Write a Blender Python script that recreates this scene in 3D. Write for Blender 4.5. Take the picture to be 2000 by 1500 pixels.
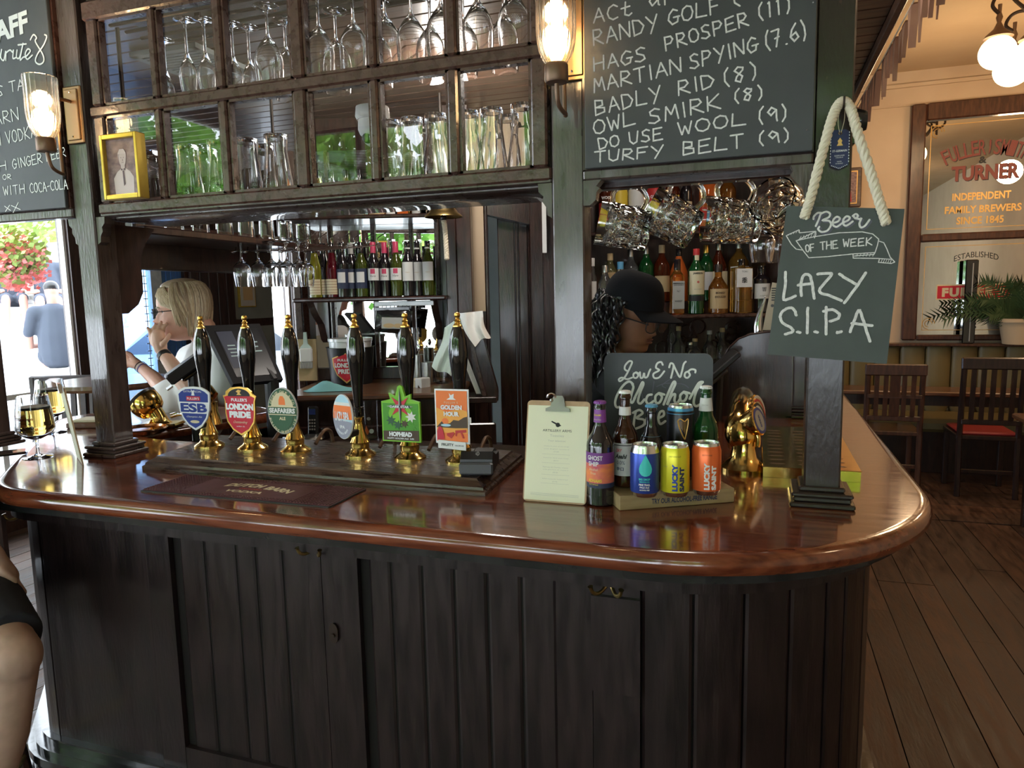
import bpy, math, random
from mathutils import Vector, Matrix, Euler
PI = math.pi
random.seed(7)
S = bpy.context.scene
COL = S.collection
for o in list(bpy.data.objects): bpy.data.objects.remove(o)
# ---------------------------------------------------------------- camera
R3 = Matrix(((0.945, -0.02, 0.326), (0.326, 0.123, -0.937), (-0.021, 0.992, 0.122)))
# orthonormal camera axes: world X, Y, Z seen in camera space
def _axes():
    F = 1386.0
    def d(px, py): return Vector(((px - 1000) / F, -(py - 750) / F, -1.0)).normalized()
    up = -d(1243, 12000); lf = d(-3017, 664)
    X = (-lf) - up * (-lf).dot(up); X.normalize()
    Y = up.cross(X)
    return Matrix((X, Y, up))
RW = _axes()                       # world = RW @ camera vector
CAM = Vector((0, 0, 1.59))
cam_d = bpy.data.cameras.new('camera'); cam = bpy.data.objects.new('camera', cam_d); COL.objects.link(cam)
cam_d.sensor_width = 36.0; cam_d.lens = 1386.0 / 2000.0 * 36.0; cam_d.clip_start = 0.05; cam_d.clip_end = 200
m4 = RW.to_4x4(); m4.translation = CAM
cam.matrix_world = m4
S.camera = cam
# ---------------------------------------------------------------- colour management, world, lights
S.view_settings.view_transform = 'Standard'; S.view_settings.look = 'None'
S.view_settings.gamma = 1.0; S.view_settings.use_curve_mapping = False
S.view_settings.exposure = 1.20
S.cycles.max_bounces = 9; S.cycles.diffuse_bounces = 3; S.cycles.glossy_bounces = 4
S.cycles.transmission_bounces = 9; S.cycles.transparent_max_bounces = 10
S.cycles.caustics_reflective = False; S.cycles.caustics_refractive = False
S.cycles.sample_clamp_indirect = 5.0; S.cycles.use_denoising = True
W = bpy.data.worlds.new('daylight'); S.world = W; W.use_nodes = True
wn = W.node_tree.nodes; wl = W.node_tree.links; wn.clear()
wo = wn.new('ShaderNodeOutputWorld'); wb = wn.new('ShaderNodeBackground')
wb.inputs[0].default_value = (0.82, 0.91, 1.0, 1); wb.inputs[1].default_value = 4.9
wl.new(wb.outputs[0], wo.inputs[0])
def add_light(name, kind, loc, energy, color, rot=None, size=None, size_y=None, radius=None, portal=False):
    l = bpy.data.lights.new(name, kind); l.energy = energy; l.color = color
    if kind == 'AREA':
        l.shape = 'RECTANGLE'; l.size = size; l.size_y = size_y or size
        if portal: l.cycles.is_portal = True
    if radius is not None: l.shadow_soft_size = radius
    o = bpy.data.objects.new(name, l); o.location = loc; COL.objects.link(o)
    if rot: o.rotation_euler = rot
    return o
# daylight through the windows of the room: the street windows behind the camera and the left-hand windows
WINS_FRONT = [(-4.6, -2.35), (-2.15, 0.1), (0.35, 1.5)]
for a, b in WINS_FRONT:
    add_light('window_portal', 'AREA', ((a + b) / 2, -3.02, 2.035), 1, (1, 1, 1), (PI / 2, 0, 0), b - a, 2.57, portal=True)
add_light('window_portal', 'AREA', (-5.02, 3.1, 1.4), 1, (1, 1, 1), (0, -PI / 2, 0), 2.1, 2.2, portal=True)
add_light('window_portal', 'AREA', (-5.02, -0.7, 1.9), 1, (1, 1, 1), (0, -PI / 2, 0), 2.8, 4.0, portal=True)
add_light('window_portal', 'AREA', (-5.02, 5.6, 1.3), 1, (1, 1, 1), (0, -PI / 2, 0), 2.2, 2.8, portal=True)
WARM = (1.0, 0.68, 0.40)
add_light('bar_fill_light', 'POINT', (-1.3, 3.0, 2.5), 13, (1.0, 0.93, 0.84), radius=.10)  # fill light added to brighten the dim bar interior, no fitting behind it
add_light('bar_fill_light', 'POINT', (-.25, 2.55, 2.5), 7, (1.0, 0.93, 0.84), radius=.10)  # second added fill, lifting the barmaid and the spirit bottles

# ---------------------------------------------------------------- pixel -> world helpers (used to measure real positions)
def ray(px, py): return RW @ Vector(((px - 1000) / 1386.0, -(py - 750) / 1386.0, -1.0))
def P(px, py, x=None, y=None, z=None):
    r = ray(px, py)
    t = (x - CAM.x) / r.x if x is not None else (y - CAM.y) / r.y if y is not None else (z - CAM.z) / r.z
    return CAM + r * t
def D(px, py, dep): return CAM + ray(px, py) * dep

# ---------------------------------------------------------------- materials
M = {}
def mat(name, col, rough=0.5, metal=0.0, col2=None, scale=8.0, stretch=(1, 1, 1), bump=0.0, bscale=None, coat=0.0, trans=0.0,
        ior=1.45, alpha=1.0, emit=None, estr=0.0, detail=4.0, lo=0.35, hi=0.65, rough2=None, spec=None, sss=0.0):
    m = bpy.data.materials.new(name); m.use_nodes = True; M[name] = m
    nt = m.node_tree; n = nt.nodes; L = nt.links
    b = n['Principled BSDF']
    b.inputs['Base Color'].default_value = (*col, 1); b.inputs['Roughness'].default_value = rough
    b.inputs['Metallic'].default_value = metal; b.inputs['IOR'].default_value = ior
    b.inputs['Coat Weight'].default_value = coat; b.inputs['Coat Roughness'].default_value = 0.08
    b.inputs['Transmission Weight'].default_value = trans; b.inputs['Alpha'].default_value = alpha
    if spec is not None: b.inputs['Specular IOR Level'].default_value = spec
    if emit: b.inputs['Emission Color'].default_value = (*emit, 1); b.inputs['Emission Strength'].default_value = estr
    if sss: b.inputs['Subsurface Weight'].default_value = sss; b.inputs['Subsurface Scale'].default_value = 0.01
    if col2 or bump or rough2 is not None:
        tc = n.new('ShaderNodeTexCoord'); mp = n.new('ShaderNodeMapping'); mp.inputs['Scale'].default_value = stretch
        L.new(tc.outputs['Object'], mp.inputs[0])
        nz = n.new('ShaderNodeTexNoise'); nz.inputs['Scale'].default_value = scale; nz.inputs['Detail'].default_value = detail
        L.new(mp.outputs[0], nz.inputs[0])
        if col2:
            cr = n.new('ShaderNodeValToRGB'); cr.color_ramp.elements[0].position = lo; cr.color_ramp.elements[1].position = hi
            cr.color_ramp.elements[0].color = (*col, 1); cr.color_ramp.elements[1].color = (*col2, 1)
            L.new(nz.outputs[0], cr.inputs[0]); L.new(cr.outputs[0], b.inputs['Base Color'])
        if rough2 is not None:
            mr = n.new('ShaderNodeMapRange'); mr.inputs[1].default_value = 0.35; mr.inputs[2].default_value = 0.65
            mr.inputs[3].default_value = rough; mr.inputs[4].default_value = rough2
            L.new(nz.outputs[0], mr.inputs[0]); L.new(mr.outputs[0], b.inputs['Roughness'])
        if bump:
            n2 = nz
            if bscale:
                n2 = n.new('ShaderNodeTexNoise'); n2.inputs['Scale'].default_value = bscale; n2.inputs['Detail'].default_value = 5
                L.new(mp.outputs[0], n2.inputs[0])
            bp = n.new('ShaderNodeBump'); bp.inputs['Strength'].default_value = bump; bp.inputs['Distance'].default_value = 0.004
            L.new(n2.outputs[0], bp.inputs['Height']); L.new(bp.outputs[0], b.inputs['Normal'])
    return m
def flat(name, col, rough=0.55): return mat(name, col, rough)
V3 = (6, 6, 1)          # grain running up
H3 = (1, 7, 7)          # grain running along X
mat('paint_post', (0.050, 0.034, 0.030), 0.26, col2=(0.082, 0.058, 0.050), scale=9, stretch=(5, 5, 1), bump=0.35, bscale=30, coat=0.6, rough2=0.40)
mat('worn_post', (0.026, 0.018, 0.014), 0.26, col2=(0.10, 0.05, 0.035), scale=26, stretch=(3, 3, 1), bump=0.22, bscale=40, coat=0.2, lo=0.66, hi=0.76)
mat('front_wood', (0.0105, 0.0070, 0.0072), 0.30, col2=(0.020, 0.0105, 0.0100), scale=7, stretch=V3, bump=0.22, bscale=22, coat=0.25, rough2=0.42)
mat('plinth_paint', (0.012, 0.013, 0.013), 0.16, col2=(0.03, 0.03, 0.03), scale=12, bump=0.25, bscale=30, coat=0.6)
mat('bar_top', (0.085, 0.018, 0.008), 0.13, col2=(0.20, 0.052, 0.020), scale=6, stretch=(1, 9, 9), bump=0.08, bscale=10, coat=0.8, rough2=0.22, detail=6)
mat('pump_wood', (0.028, 0.014, 0.010), 0.24, col2=(0.09, 0.052, 0.032), scale=10, stretch=(1, 8, 8), bump=0.3, bscale=30, coat=0.4, rough2=0.38)
mat('frame_wood', (0.052, 0.024, 0.018), 0.24, col2=(0.088, 0.042, 0.030), scale=9, stretch=(4, 4, 4), bump=0.3, bscale=26, coat=0.35, rough2=0.35)
mat('dark_wood', (0.020, 0.010, 0.008), 0.3, col2=(0.050, 0.022, 0.017), scale=8, stretch=V3, bump=0.2, bscale=22, coat=0.3)
mat('canopy_wood', (0.040, 0.022, 0.015), 0.35, col2=(0.085, 0.044, 0.028), scale=6, stretch=H3, bump=0.2, coat=0.1)
mat('chair_wood', (0.045, 0.018, 0.011), 0.32, col2=(0.09, 0.036, 0.020), scale=9, stretch=V3, coat=0.3)
mat('chair_dark', (0.014, 0.008, 0.007), 0.3, col2=(0.035, 0.016, 0.012), scale=9, stretch=V3, coat=0.3)
mat('table_wood', (0.10, 0.042, 0.020), 0.3, col2=(0.17, 0.08, 0.04), scale=6, stretch=(1, 8, 8), coat=0.3)
mat('floor_wood', (0.030, 0.014, 0.009), 0.42, col2=(0.085, 0.045, 0.028), scale=5, stretch=(6, 1, 1), bump=0.4, bscale=14, rough2=0.62, detail=8)
mat('floor_wood_light', (0.045, 0.020, 0.012), 0.42, col2=(0.12, 0.060, 0.036), scale=5, stretch=(6, 1, 1), bump=0.4, bscale=14, rough2=0.62, detail=8)
mat('gap_dark', (0.006, 0.004, 0.003), 0.9)
mat('cream_wall', (0.58, 0.44, 0.30), 0.85, col2=(0.63, 0.49, 0.34), scale=3, bump=0.05, bscale=60)
mat('ceiling_cream', (0.56, 0.41, 0.25), 0.85, col2=(0.61, 0.46, 0.29), scale=2, bump=0.05, bscale=40)
mat('grey_wall', (0.16, 0.19, 0.19), 0.7, col2=(0.20, 0.23, 0.23), scale=3)
mat('blue_paint', (0.05, 0.14, 0.38), 0.25, col2=(0.07, 0.18, 0.45), scale=4, coat=0.4)
mat('brass', (0.80, 0.52, 0.14), 0.10, 1.0, col2=(0.86, 0.60, 0.20), scale=14, rough2=0.20)
mat('brass_matt', (0.50, 0.36, 0.12), 0.32, 1.0, col2=(0.65, 0.48, 0.2), scale=30)
mat('brass_old', (0.36, 0.26, 0.10), 0.35, 1.0, col2=(0.25, 0.17, 0.07), scale=20)
mat('copper', (0.75, 0.38, 0.20), 0.18, 1.0)
mat('gold', (0.82, 0.52, 0.12), 0.28, 1.0, col2=(0.70, 0.42, 0.10), scale=40)
mat('gilt_frame', (0.72, 0.50, 0.08), 0.35, 0.7, col2=(0.60, 0.40, 0.06), scale=20)
mat('bronze', (0.18, 0.11, 0.07), 0.45, 0.6)
mat('bronze_plate', (0.34, 0.20, 0.10), 0.40, 0.7)
mat('chrome', (0.72, 0.72, 0.72), 0.12, 1.0)
mat('steel', (0.55, 0.55, 0.53), 0.28, 1.0, col2=(0.42, 0.42, 0.40), scale=30)
mat('dark_metal', (0.06, 0.05, 0.045), 0.35, 0.8)
mat('iron', (0.030, 0.016, 0.010), 0.5, 0.3)
mat('gloss_black', (0.008, 0.008, 0.008), 0.07, coat=1.0)
mat('plastic_black', (0.014, 0.014, 0.015), 0.38, bump=0.1, bscale=90)
mat('plastic_grey', (0.07, 0.07, 0.075), 0.4)
mat('screen', (0.012, 0.014, 0.018), 0.25, spec=.3)
mat('glass', (1, 1, 1), 0.0, trans=1.0, ior=1.47)
mat('glass_mug', (0.96, 1.0, 0.98), 0.0, trans=1.0, ior=1.5)
mat('pane', (1, 1, 1), 0.0, trans=1.0, ior=1.5)
mat('mirror', (0.86, 0.88, 0.86), 0.01, 1.0)
mat('bottle_brown', (0.10, 0.028, 0.008), 0.03, trans=0.75, ior=1.5)
mat('bottle_black', (0.012, 0.010, 0.012), 0.04, coat=0.6)
mat('bottle_green', (0.012, 0.10, 0.025), 0.03, trans=0.45, ior=1.5)
mat('bottle_olive', (0.07, 0.09, 0.012), 0.03, trans=0.4, ior=1.5)
mat('bottle_yellow', (0.22, 0.20, 0.02), 0.03, trans=0.4, ior=1.5)
mat('bottle_red', (0.10, 0.006, 0.012), 0.03, trans=0.3, ior=1.5)
mat('whisky', (0.72, 0.27, 0.045), 0.02, trans=0.85, ior=1.36)
mat('dark_rum', (0.20, 0.035, 0.012), 0.03, trans=0.7, ior=1.4)
mat('amber', (0.95, 0.50, 0.10), 0.02, trans=0.9, ior=1.36)
mat('aperol', (0.95, 0.20, 0.04), 0.05, trans=0.5, ior=1.4)
mat('pale_spirit', (0.85, 0.80, 0.35), 0.02, trans=0.9, ior=1.36)
mat('clear_spirit', (0.96, 0.98, 0.98), 0.02, trans=0.95, ior=1.36)
mat('beer', (0.95, 0.66, 0.16), 0.02, trans=0.9, ior=1.34)
mat('foam', (0.92, 0.90, 0.84), 0.7)
mat('chalkboard', (0.046, 0.050, 0.052), 0.55, col2=(0.062, 0.066, 0.068), scale=5, bump=0.06, bscale=80)
mat('chalkboard_green', (0.055, 0.066, 0.060), 0.55, col2=(0.066, 0.080, 0.072), scale=12, bump=0.05, bscale=90)
mat('chalkboard_low', (0.040, 0.044, 0.046), 0.45, col2=(0.052, 0.058, 0.060), scale=7)
mat('chalk', (0.80, 0.80, 0.77), 0.9, col2=(0.62, 0.62, 0.60), scale=160, bump=0.2)
mat('chalk_bright', (0.86, 0.88, 0.84), 0.8)
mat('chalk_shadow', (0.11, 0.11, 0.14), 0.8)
mat('rope', (0.72, 0.65, 0.50), 0.85, bump=0.4, bscale=220)
mat('white', (0.82, 0.82, 0.80), 0.5)
mat('white_gloss', (0.80, 0.82, 0.84), 0.2, coat=0.3)
mat('cream_paper', (0.76, 0.76, 0.56), 0.7)
mat('print_grey', (0.30, 0.30, 0.26), 0.8)
mat('print_light', (0.50, 0.50, 0.42), 0.8)
mat('hardboard', (0.40, 0.26, 0.14), 0.5, col2=(0.48, 0.32, 0.18), scale=60)
mat('stand_wood', (0.27, 0.19, 0.09), 0.5, col2=(0.36, 0.26, 0.13), scale=8, stretch=(1, 8, 8))
mat('mat_rubber', (0.085, 0.024, 0.028), 0.55, col2=(0.10, 0.032, 0.036), scale=30)
mat('cloth_teal', (0.25, 0.58, 0.60), 0.9, bump=0.3, bscale=120)
mat('cloth_pale', (0.62, 0.74, 0.70), 0.9, bump=0.3, bscale=120)
mat('cloth_green', (0.50, 0.66, 0.56), 0.9)
mat('skin_man', (0.62, 0.33, 0.24), 0.45, col2=(0.68, 0.38, 0.28), scale=18, sss=0.1)
mat('skin_lip', (0.50, 0.20, 0.17), 0.4)
mat('skin_hand', (0.58, 0.35, 0.25), 0.5, sss=0.1)
mat('skin_leg', (0.42, 0.29, 0.22), 0.55, col2=(0.50, 0.34, 0.26), scale=25, sss=0.05)
mat('skin_dark', (0.22, 0.10, 0.058), 0.38, col2=(0.27, 0.125, 0.072), scale=16, sss=0.05)
mat('lip_dark', (0.19, 0.065, 0.055), 0.35)
mat('hair_blond', (0.62, 0.50, 0.34), 0.42, col2=(0.42, 0.31, 0.19), scale=30, stretch=(6, 6, 1))
mat('hair_blond_dark', (0.30, 0.22, 0.14), 0.45)
mat('hair_black', (0.012, 0.011, 0.012), 0.35, coat=0.2)
mat('fabric_white', (0.80, 0.80, 0.80), 0.85, bump=0.1, bscale=14)
mat('fabric_black', (0.012, 0.013, 0.015), 0.85, bump=0.15, bscale=80)
mat('fabric_shorts', (0.020, 0.022, 0.028), 0.85, bump=0.2, bscale=90)
mat('cap_black', (0.010, 0.010, 0.012), 0.95, bump=0.15, bscale=150, spec=.15)
mat('till_black', (0.012, 0.012, 0.014), 0.6, spec=.2)
mat('clip_metal', (0.22, 0.20, 0.19), 0.30, 1.0)
mat('leather_green', (0.16, 0.13, 0.055), 0.45, col2=(0.17, 0.13, 0.055), scale=4, bump=0.1, bscale=60)
mat('red_seat', (0.30, 0.03, 0.03), 0.4)
mat('leaf', (0.13, 0.36, 0.05), 0.5)
mat('leaf_bright', (0.28, 0.55, 0.09), 0.5)
mat('leaf_palm', (0.035, 0.075, 0.030), 0.5)
mat('flower', (0.90, 0.26, 0.24), 0.6)
mat('leaf_sun', (0.38, 0.52, 0.14), 0.6)
mat('pot', (0.52, 0.40, 0.26), 0.7)
mat('street_white', (0.85, 0.85, 0.85), 0.9)
mat('pavement', (0.62, 0.62, 0.62), 0.9, col2=(0.72, 0.72, 0.72), scale=2)
mat('brick_wall', (0.35, 0.30, 0.30), 0.9, col2=(0.60, 0.55, 0.58), scale=14)
mat('shirt_street', (0.055, 0.065, 0.09), 0.9)
mat('skin_street', (0.50, 0.26, 0.20), 0.7)
mat('car_paint', (0.50, 0.55, 0.62), 0.25, 0.2, coat=0.6)
mat('car_glass', (0.05, 0.07, 0.10), 0.08, coat=0.4)
mat('red_lamp', (0.6, 0.03, 0.03), 0.3)
mat('etched', (0.42, 0.50, 0.60), 0.5, col2=(0.55, 0.62, 0.70), scale=18)
mat('navy', (0.012, 0.020, 0.075), 0.5)
mat('red', (0.55, 0.015, 0.035), 0.4)
mat('blue', (0.030, 0.055, 0.26), 0.35)
mat('sky_can', (0.10, 0.36, 0.68), 0.3, 0.4)
mat('can_blue', (0.035, 0.07, 0.34), 0.3, 0.5)
mat('can_yellow', (0.68, 0.62, 0.03), 0.3, 0.35)
mat('can_orange', (0.80, 0.16, 0.04), 0.3, 0.35)
mat('can_black', (0.015, 0.015, 0.018), 0.28, 0.3)
mat('alu', (0.70, 0.70, 0.70), 0.22, 1.0)
mat('drop_teal', (0.05, 0.55, 0.50), 0.4)
mat('purple', (0.22, 0.05, 0.30), 0.4)
mat('label_sunset', (0.50, 0.06, 0.14), 0.5, col2=(0.85, 0.28, 0.05), scale=14, stretch=(1, 1, 2))
mat('label_purple', (0.16, 0.04, 0.22), 0.5)
mat('label_cream', (0.66, 0.58, 0.38), 0.6)
mat('label_white', (0.72, 0.72, 0.70), 0.55)
mat('label_grey', (0.42, 0.42, 0.40), 0.5)
mat('label_tan', (0.50, 0.36, 0.19), 0.6)
mat('label_yellow', (0.75, 0.55, 0.05), 0.5)
mat('label_red', (0.50, 0.03, 0.03), 0.5)
mat('label_blue', (0.10, 0.32, 0.52), 0.5)
mat('label_navy', (0.025, 0.035, 0.075), 0.5)
mat('pink_cap', (0.55, 0.05, 0.12), 0.35)
mat('cork', (0.55, 0.40, 0.22), 0.8)
mat('print_black', (0.02, 0.02, 0.02), 0.6)
mat('print_gold', (0.70, 0.42, 0.12), 0.4, 0.3)
mat('print_maroon', (0.20, 0.04, 0.03), 0.5)
mat('clip_green', (0.20, 0.52, 0.03), 0.5)
mat('clip_leaf', (0.07, 0.30, 0.02), 0.5)
mat('clip_darkgreen', (0.03, 0.10, 0.045), 0.5)
mat('clip_orange', (0.85, 0.20, 0.04), 0.5)
mat('clip_amber', (0.85, 0.38, 0.06), 0.5)
mat('clip_sky', (0.42, 0.66, 0.78), 0.5)
mat('clip_grey', (0.30, 0.30, 0.38), 0.5)
mat('clip_brown', (0.07, 0.04, 0.02), 0.5)
mat('photo_sepia', (0.34, 0.22, 0.20), 0.5, col2=(0.14, 0.08, 0.08), scale=40, stretch=(1, 1, 2))
mat('photo_light', (0.62, 0.50, 0.46), 0.5)
mat('photo_dark', (0.10, 0.05, 0.06), 0.5)
mat('photo_mid', (0.56, 0.44, 0.40), 0.5)
mat('photo_shade', (0.33, 0.23, 0.21), 0.5)
mat('bag_black', (0.012, 0.012, 0.013), 0.2, coat=0.5)
mat('lit_globe', (1, 0.85, 0.6), 0.3, emit=(1.0, 0.76, 0.42), estr=2.6)
mat('filament', (1, 0.8, 0.5), 0.3, emit=(1.0, 0.70, 0.34), estr=22)
mat('screen_text', (0.3, 0.4, 0.4), 0.5, emit=(0.35, 0.5, 0.5), estr=0.10)
mat('shade_glass', (1.0, 0.93, 0.82), 0.16, trans=1.0, ior=1.35)
mat('bunting', (0.42, 0.24, 0.15), 0.8, col2=(0.28, 0.14, 0.09), scale=6)
mat('beige_plastic', (0.50, 0.44, 0.32), 0.5)
mat('etch_mark', (0.66, 0.68, 0.66), 0.7)

# ---------------------------------------------------------------- mesh builder
class B:
    def __init__(s): s.v = []; s.f = []
    def add(s, vs, fs):
        k = len(s.v); s.v += [Vector(v) for v in vs]; s.f += [tuple(i + k for i in f) for f in fs]; return s
    def box(s, lo, hi, mtx=None):
        x0, y0, z0 = lo; x1, y1, z1 = hi
        vs = [Vector(p) for p in ((x0, y0, z0), (x1, y0, z0), (x1, y1, z0), (x0, y1, z0), (x0, y0, z1), (x1, y0, z1), (x1, y1, z1), (x0, y1, z1))]
        if mtx: vs = [mtx @ v for v in vs]
        return s.add(vs, [(3, 2, 1, 0), (4, 5, 6, 7), (0, 1, 5, 4), (1, 2, 6, 5), (2, 3, 7, 6), (3, 0, 4, 7)])
    def bev(s, lo, hi, b=0.003, mtx=None):
        # box with chamfered edges (an octagonal prism along Z with chamfered ends)
        x0, y0, z0 = lo; x1, y1, z1 = hi
        b = min(b, (x1 - x0) * .45, (y1 - y0) * .45, (z1 - z0) * .45)
        def ring(i, z): return [(x0 + b + i, y0 + i, z), (x1 - b - i, y0 + i, z), (x1 - i, y0 + b + i, z), (x1 - i, y1 - b - i, z),
                                (x1 - b - i, y1 - i, z), (x0 + b + i, y1 - i, z), (x0 + i, y1 - b - i, z), (x0 + i, y0 + b + i, z)]
        rs = [ring(b, z0), ring(0, z0 + b), ring(0, z1 - b), ring(b, z1)]
        vs = [Vector(p) for r in rs for p in r]
        if mtx: vs = [mtx @ v for v in vs]
        fs = [tuple(reversed(range(8))), tuple(range(24, 32))]
        for k in range(3):
            for i in range(8): j = (i + 1) % 8; fs.append((k * 8 + i, k * 8 + j, k * 8 + 8 + j, k * 8 + 8 + i))
        return s.add(vs, fs)
    def lathe(s, prof, n=20, c=(0, 0, 0), mtx=None, cap=True, ripple=None):
        vs = []; fs = []
        for r, z in prof:
            for i in range(n):
                a = 2 * PI * i / n; rr = r
                if ripple: rr = r + ripple(a, z, r)
                vs.append(Vector((c[0] + rr * math.cos(a), c[1] + rr * math.sin(a), c[2] + z)))
        for k in range(len(prof) - 1):
            for i in range(n):
                j = (i + 1) % n; fs.append((k * n + i, k * n + j, (k + 1) * n + j, (k + 1) * n + i))
        if cap:
            if prof[0][0] > 1e-6: fs.append(tuple(reversed(range(n))))
            if prof[-1][0] > 1e-6: fs.append(tuple(range((len(prof) - 1) * n, len(prof) * n)))
        if mtx: vs = [mtx @ v for v in vs]
        return s.add(vs, fs)
    def tube(s, pts, r, n=8, closed=False, cap=True):
        pts = [Vector(p) for p in pts]; m = len(pts)
        rs = r if isinstance(r, (list, tuple)) else [r] * m
        vs = []; fs = []; prev = None
        for i, p in enumerate(pts):
            a = pts[i - 1] if (i > 0 or closed) else p; b = pts[(i + 1) % m] if (i < m - 1 or closed) else p
            t = (b - a)
            if t.length < 1e-9: t = Vector((0, 0, 1))
            t.normalize()
            if prev is None:
                u = t.cross(Vector((0, 0, 1)))
                if u.length < 0.05: u = t.cross(Vector((0, 1, 0)))
            else: u = prev - t * prev.dot(t)
            if u.length < 1e-6: u = t.orthogonal()
            u.normalize(); prev = u; w = t.cross(u)
            for k in range(n):
                an = 2 * PI * k / n; vs.append(p + (u * math.cos(an) + w * math.sin(an)) * rs[i])
        mm = m if closed else m - 1
        for i in range(mm):
            i2 = (i + 1) % m
            for k in range(n):
                k2 = (k + 1) % n; fs.append((i * n + k, i * n + k2, i2 * n + k2, i2 * n + k))
        if cap and not closed: fs.append(tuple(reversed(range(n)))); fs.append(tuple(range((m - 1) * n, m * n)))
        return s.add(vs, fs)
    def prism(s, poly, d0, d1, mtx=None, plane='xz'):
        # polygon in local (a,b) extruded: plane 'xz' -> y from d0 to d1 ; 'xy' -> z ; 'yz' -> x
        n = len(poly)
        def q(a, b, d): return Vector((a, d, b)) if plane == 'xz' else Vector((a, b, d)) if plane == 'xy' else Vector((d, a, b))
        vs = [q(a, b, d0) for a, b in poly] + [q(a, b, d1) for a, b in poly]
        if mtx: vs = [mtx @ v for v in vs]
        fs = [tuple(range(n)), tuple(reversed(range(n, 2 * n)))] + [((i + 1) % n, i, n + i, n + (i + 1) % n) for i in range(n)]
        return s.add(vs, fs)
    def ball(s, c, r, n=12, m=8, sc=(1, 1, 1), mtx=None):
        prof = [(max(0, r * math.sin(PI * k / m)), -r * math.cos(PI * k / m)) for k in range(m + 1)]
        vs = []; fs = []
        for rr, z in prof:
            for i in range(n): a = 2 * PI * i / n; vs.append(Vector((c[0] + rr * math.cos(a) * sc[0], c[1] + rr * math.sin(a) * sc[1], c[2] + z * sc[2])))
        for k in range(m):
            for i in range(n): j = (i + 1) % n; fs.append((k * n + i, k * n + j, (k + 1) * n + j, (k + 1) * n + i))
        if mtx: vs = [mtx @ v for v in vs]
        return s.add(vs, fs)
    def ribbon(s, pts, w, org, ux, uy, off=0.0, nrm=None):
        # flat stroke of width w through 2-D pts, laid on the plane org + a*ux + b*uy
        nrm = nrm or ux.cross(uy).normalized(); s.k = (getattr(s, 'k', 0) + 1) % 16
        o = org + nrm * (off + s.k * .00004); q = [Vector(p) for p in pts]; q = [p for i, p in enumerate(q) if i == 0 or (p - q[i - 1]).length > 1e-6]
        if len(q) < 2: return s
        L = []; R = []; n = len(q)
        for i, p in enumerate(q):
            t1 = (p - q[i - 1]).normalized() if i else (q[1] - p).normalized(); t2 = (q[i + 1] - p).normalized() if i < n - 1 else t1
            if t1.dot(t2) < -.2 and 0 < i < n - 1:      # sharp corner: close this piece and start another
                for tt in (t1, t2):
                    nn = Vector((-tt.y, tt.x)) * w / 2; L.append(p + nn); R.append(p - nn)
                continue
            m = Vector((-t1.y - t2.y, t1.x + t2.x)).normalized(); k = 1 / max(m.dot(Vector((-t1.y, t1.x))), .6); L.append(p + m * w / 2 * k); R.append(p - m * w / 2 * k)
        f3 = lambda v, e=0: o + ux * v.x + uy * v.y + nrm * (e * 5e-6); m_ = len(L); s.add([f3(v, i) for i, v in enumerate(L)] + [f3(v, i) for i, v in enumerate(R)], [(i, m_ + i, m_ + i + 1, i + 1) for i in range(m_ - 1)])
        for e, d in ((0, q[0] - q[1]), (n - 1, q[-1] - q[-2])):
            d = d.normalized(); a = math.atan2(d.y, d.x); s.add([f3(q[e] + Vector((math.cos(a + g), math.sin(a + g))) * w / 2) for g in (-PI / 2, -PI / 4, 0, PI / 4, PI / 2)], [(0, 1, 2, 3, 4)])
        return s
def link(o): COL.objects.link(o); return o
def mesh_from(name, b, m, smooth=False, inv=None, angle=None):
    me = bpy.data.meshes.new(name)
    vs = [inv @ v for v in b.v] if inv else b.v
    me.from_pydata([tuple(v) for v in vs], [], b.f); me.update()
    if m: me.materials.append(M[m] if isinstance(m, str) else m)
    if smooth:
        me.polygons.foreach_set('use_smooth', [True] * len(me.polygons))
        if angle: me.set_sharp_from_angle(angle=math.radians(angle))
    return me
WM = {}
def thing(name, label, cat, loc=(0, 0, 0), rz=0, group=None, rot=None):
    o = bpy.data.objects.new(name, None); o.empty_display_size = 0.05; link(o); o.location = loc
    o.rotation_euler = rot if rot else (0, 0, rz)
    o['label'] = label; o['category'] = cat
    if group: o['group'] = group
    WM[o.name] = Matrix.Translation(loc) @ Euler(rot if rot else (0, 0, rz)).to_matrix().to_4x4()
    return o
def part(name, b, m, parent, world=False, smooth=False, label=None, kind=None, angle=40):
    """one mesh under its thing; world=1: b holds world coordinates"""
    root = parent
    while root and root.parent: root = root.parent
    inv = WM[root.name].inverted() if (world and root) else None
    o = link(bpy.data.objects.new(name, mesh_from(name, b, m, smooth, inv, angle if smooth else None))); o.parent = parent
    if label: o['label'] = label
    if kind: o['kind'] = kind
    return o
def single(name, b, m, label, cat, group=None, smooth=False, loc=(0, 0, 0), kind=None):
    o = link(bpy.data.objects.new(name, mesh_from(name, b, m, smooth, None, 40 if smooth else None))); o.location = loc
    if label: o['label'] = label
    if cat: o['category'] = cat
    if group: o['group'] = group
    if kind: o['kind'] = kind
    WM[o.name] = Matrix.Translation(loc)
    return o
def struct(name, b, m, parent=None, smooth=False):
    o = link(bpy.data.objects.new(name, mesh_from(name, b, m, smooth, None, 40 if smooth else None))); o.parent = parent
    if not parent: o['kind'] = 'structure'
    return o
def dup(root, loc, rz=None, label=None, rot=None):
    r = root.copy(); link(r); r.location = loc
    if rz is not None: r.rotation_euler = (0, 0, rz)
    if rot is not None: r.rotation_euler = rot
    if label: r['label'] = label
    for ch in list(root.children):
        c = ch.copy(); link(c); c.parent = r
        for g in list(ch.children):
            d = g.copy(); link(d); d.parent = c
    return r
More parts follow.
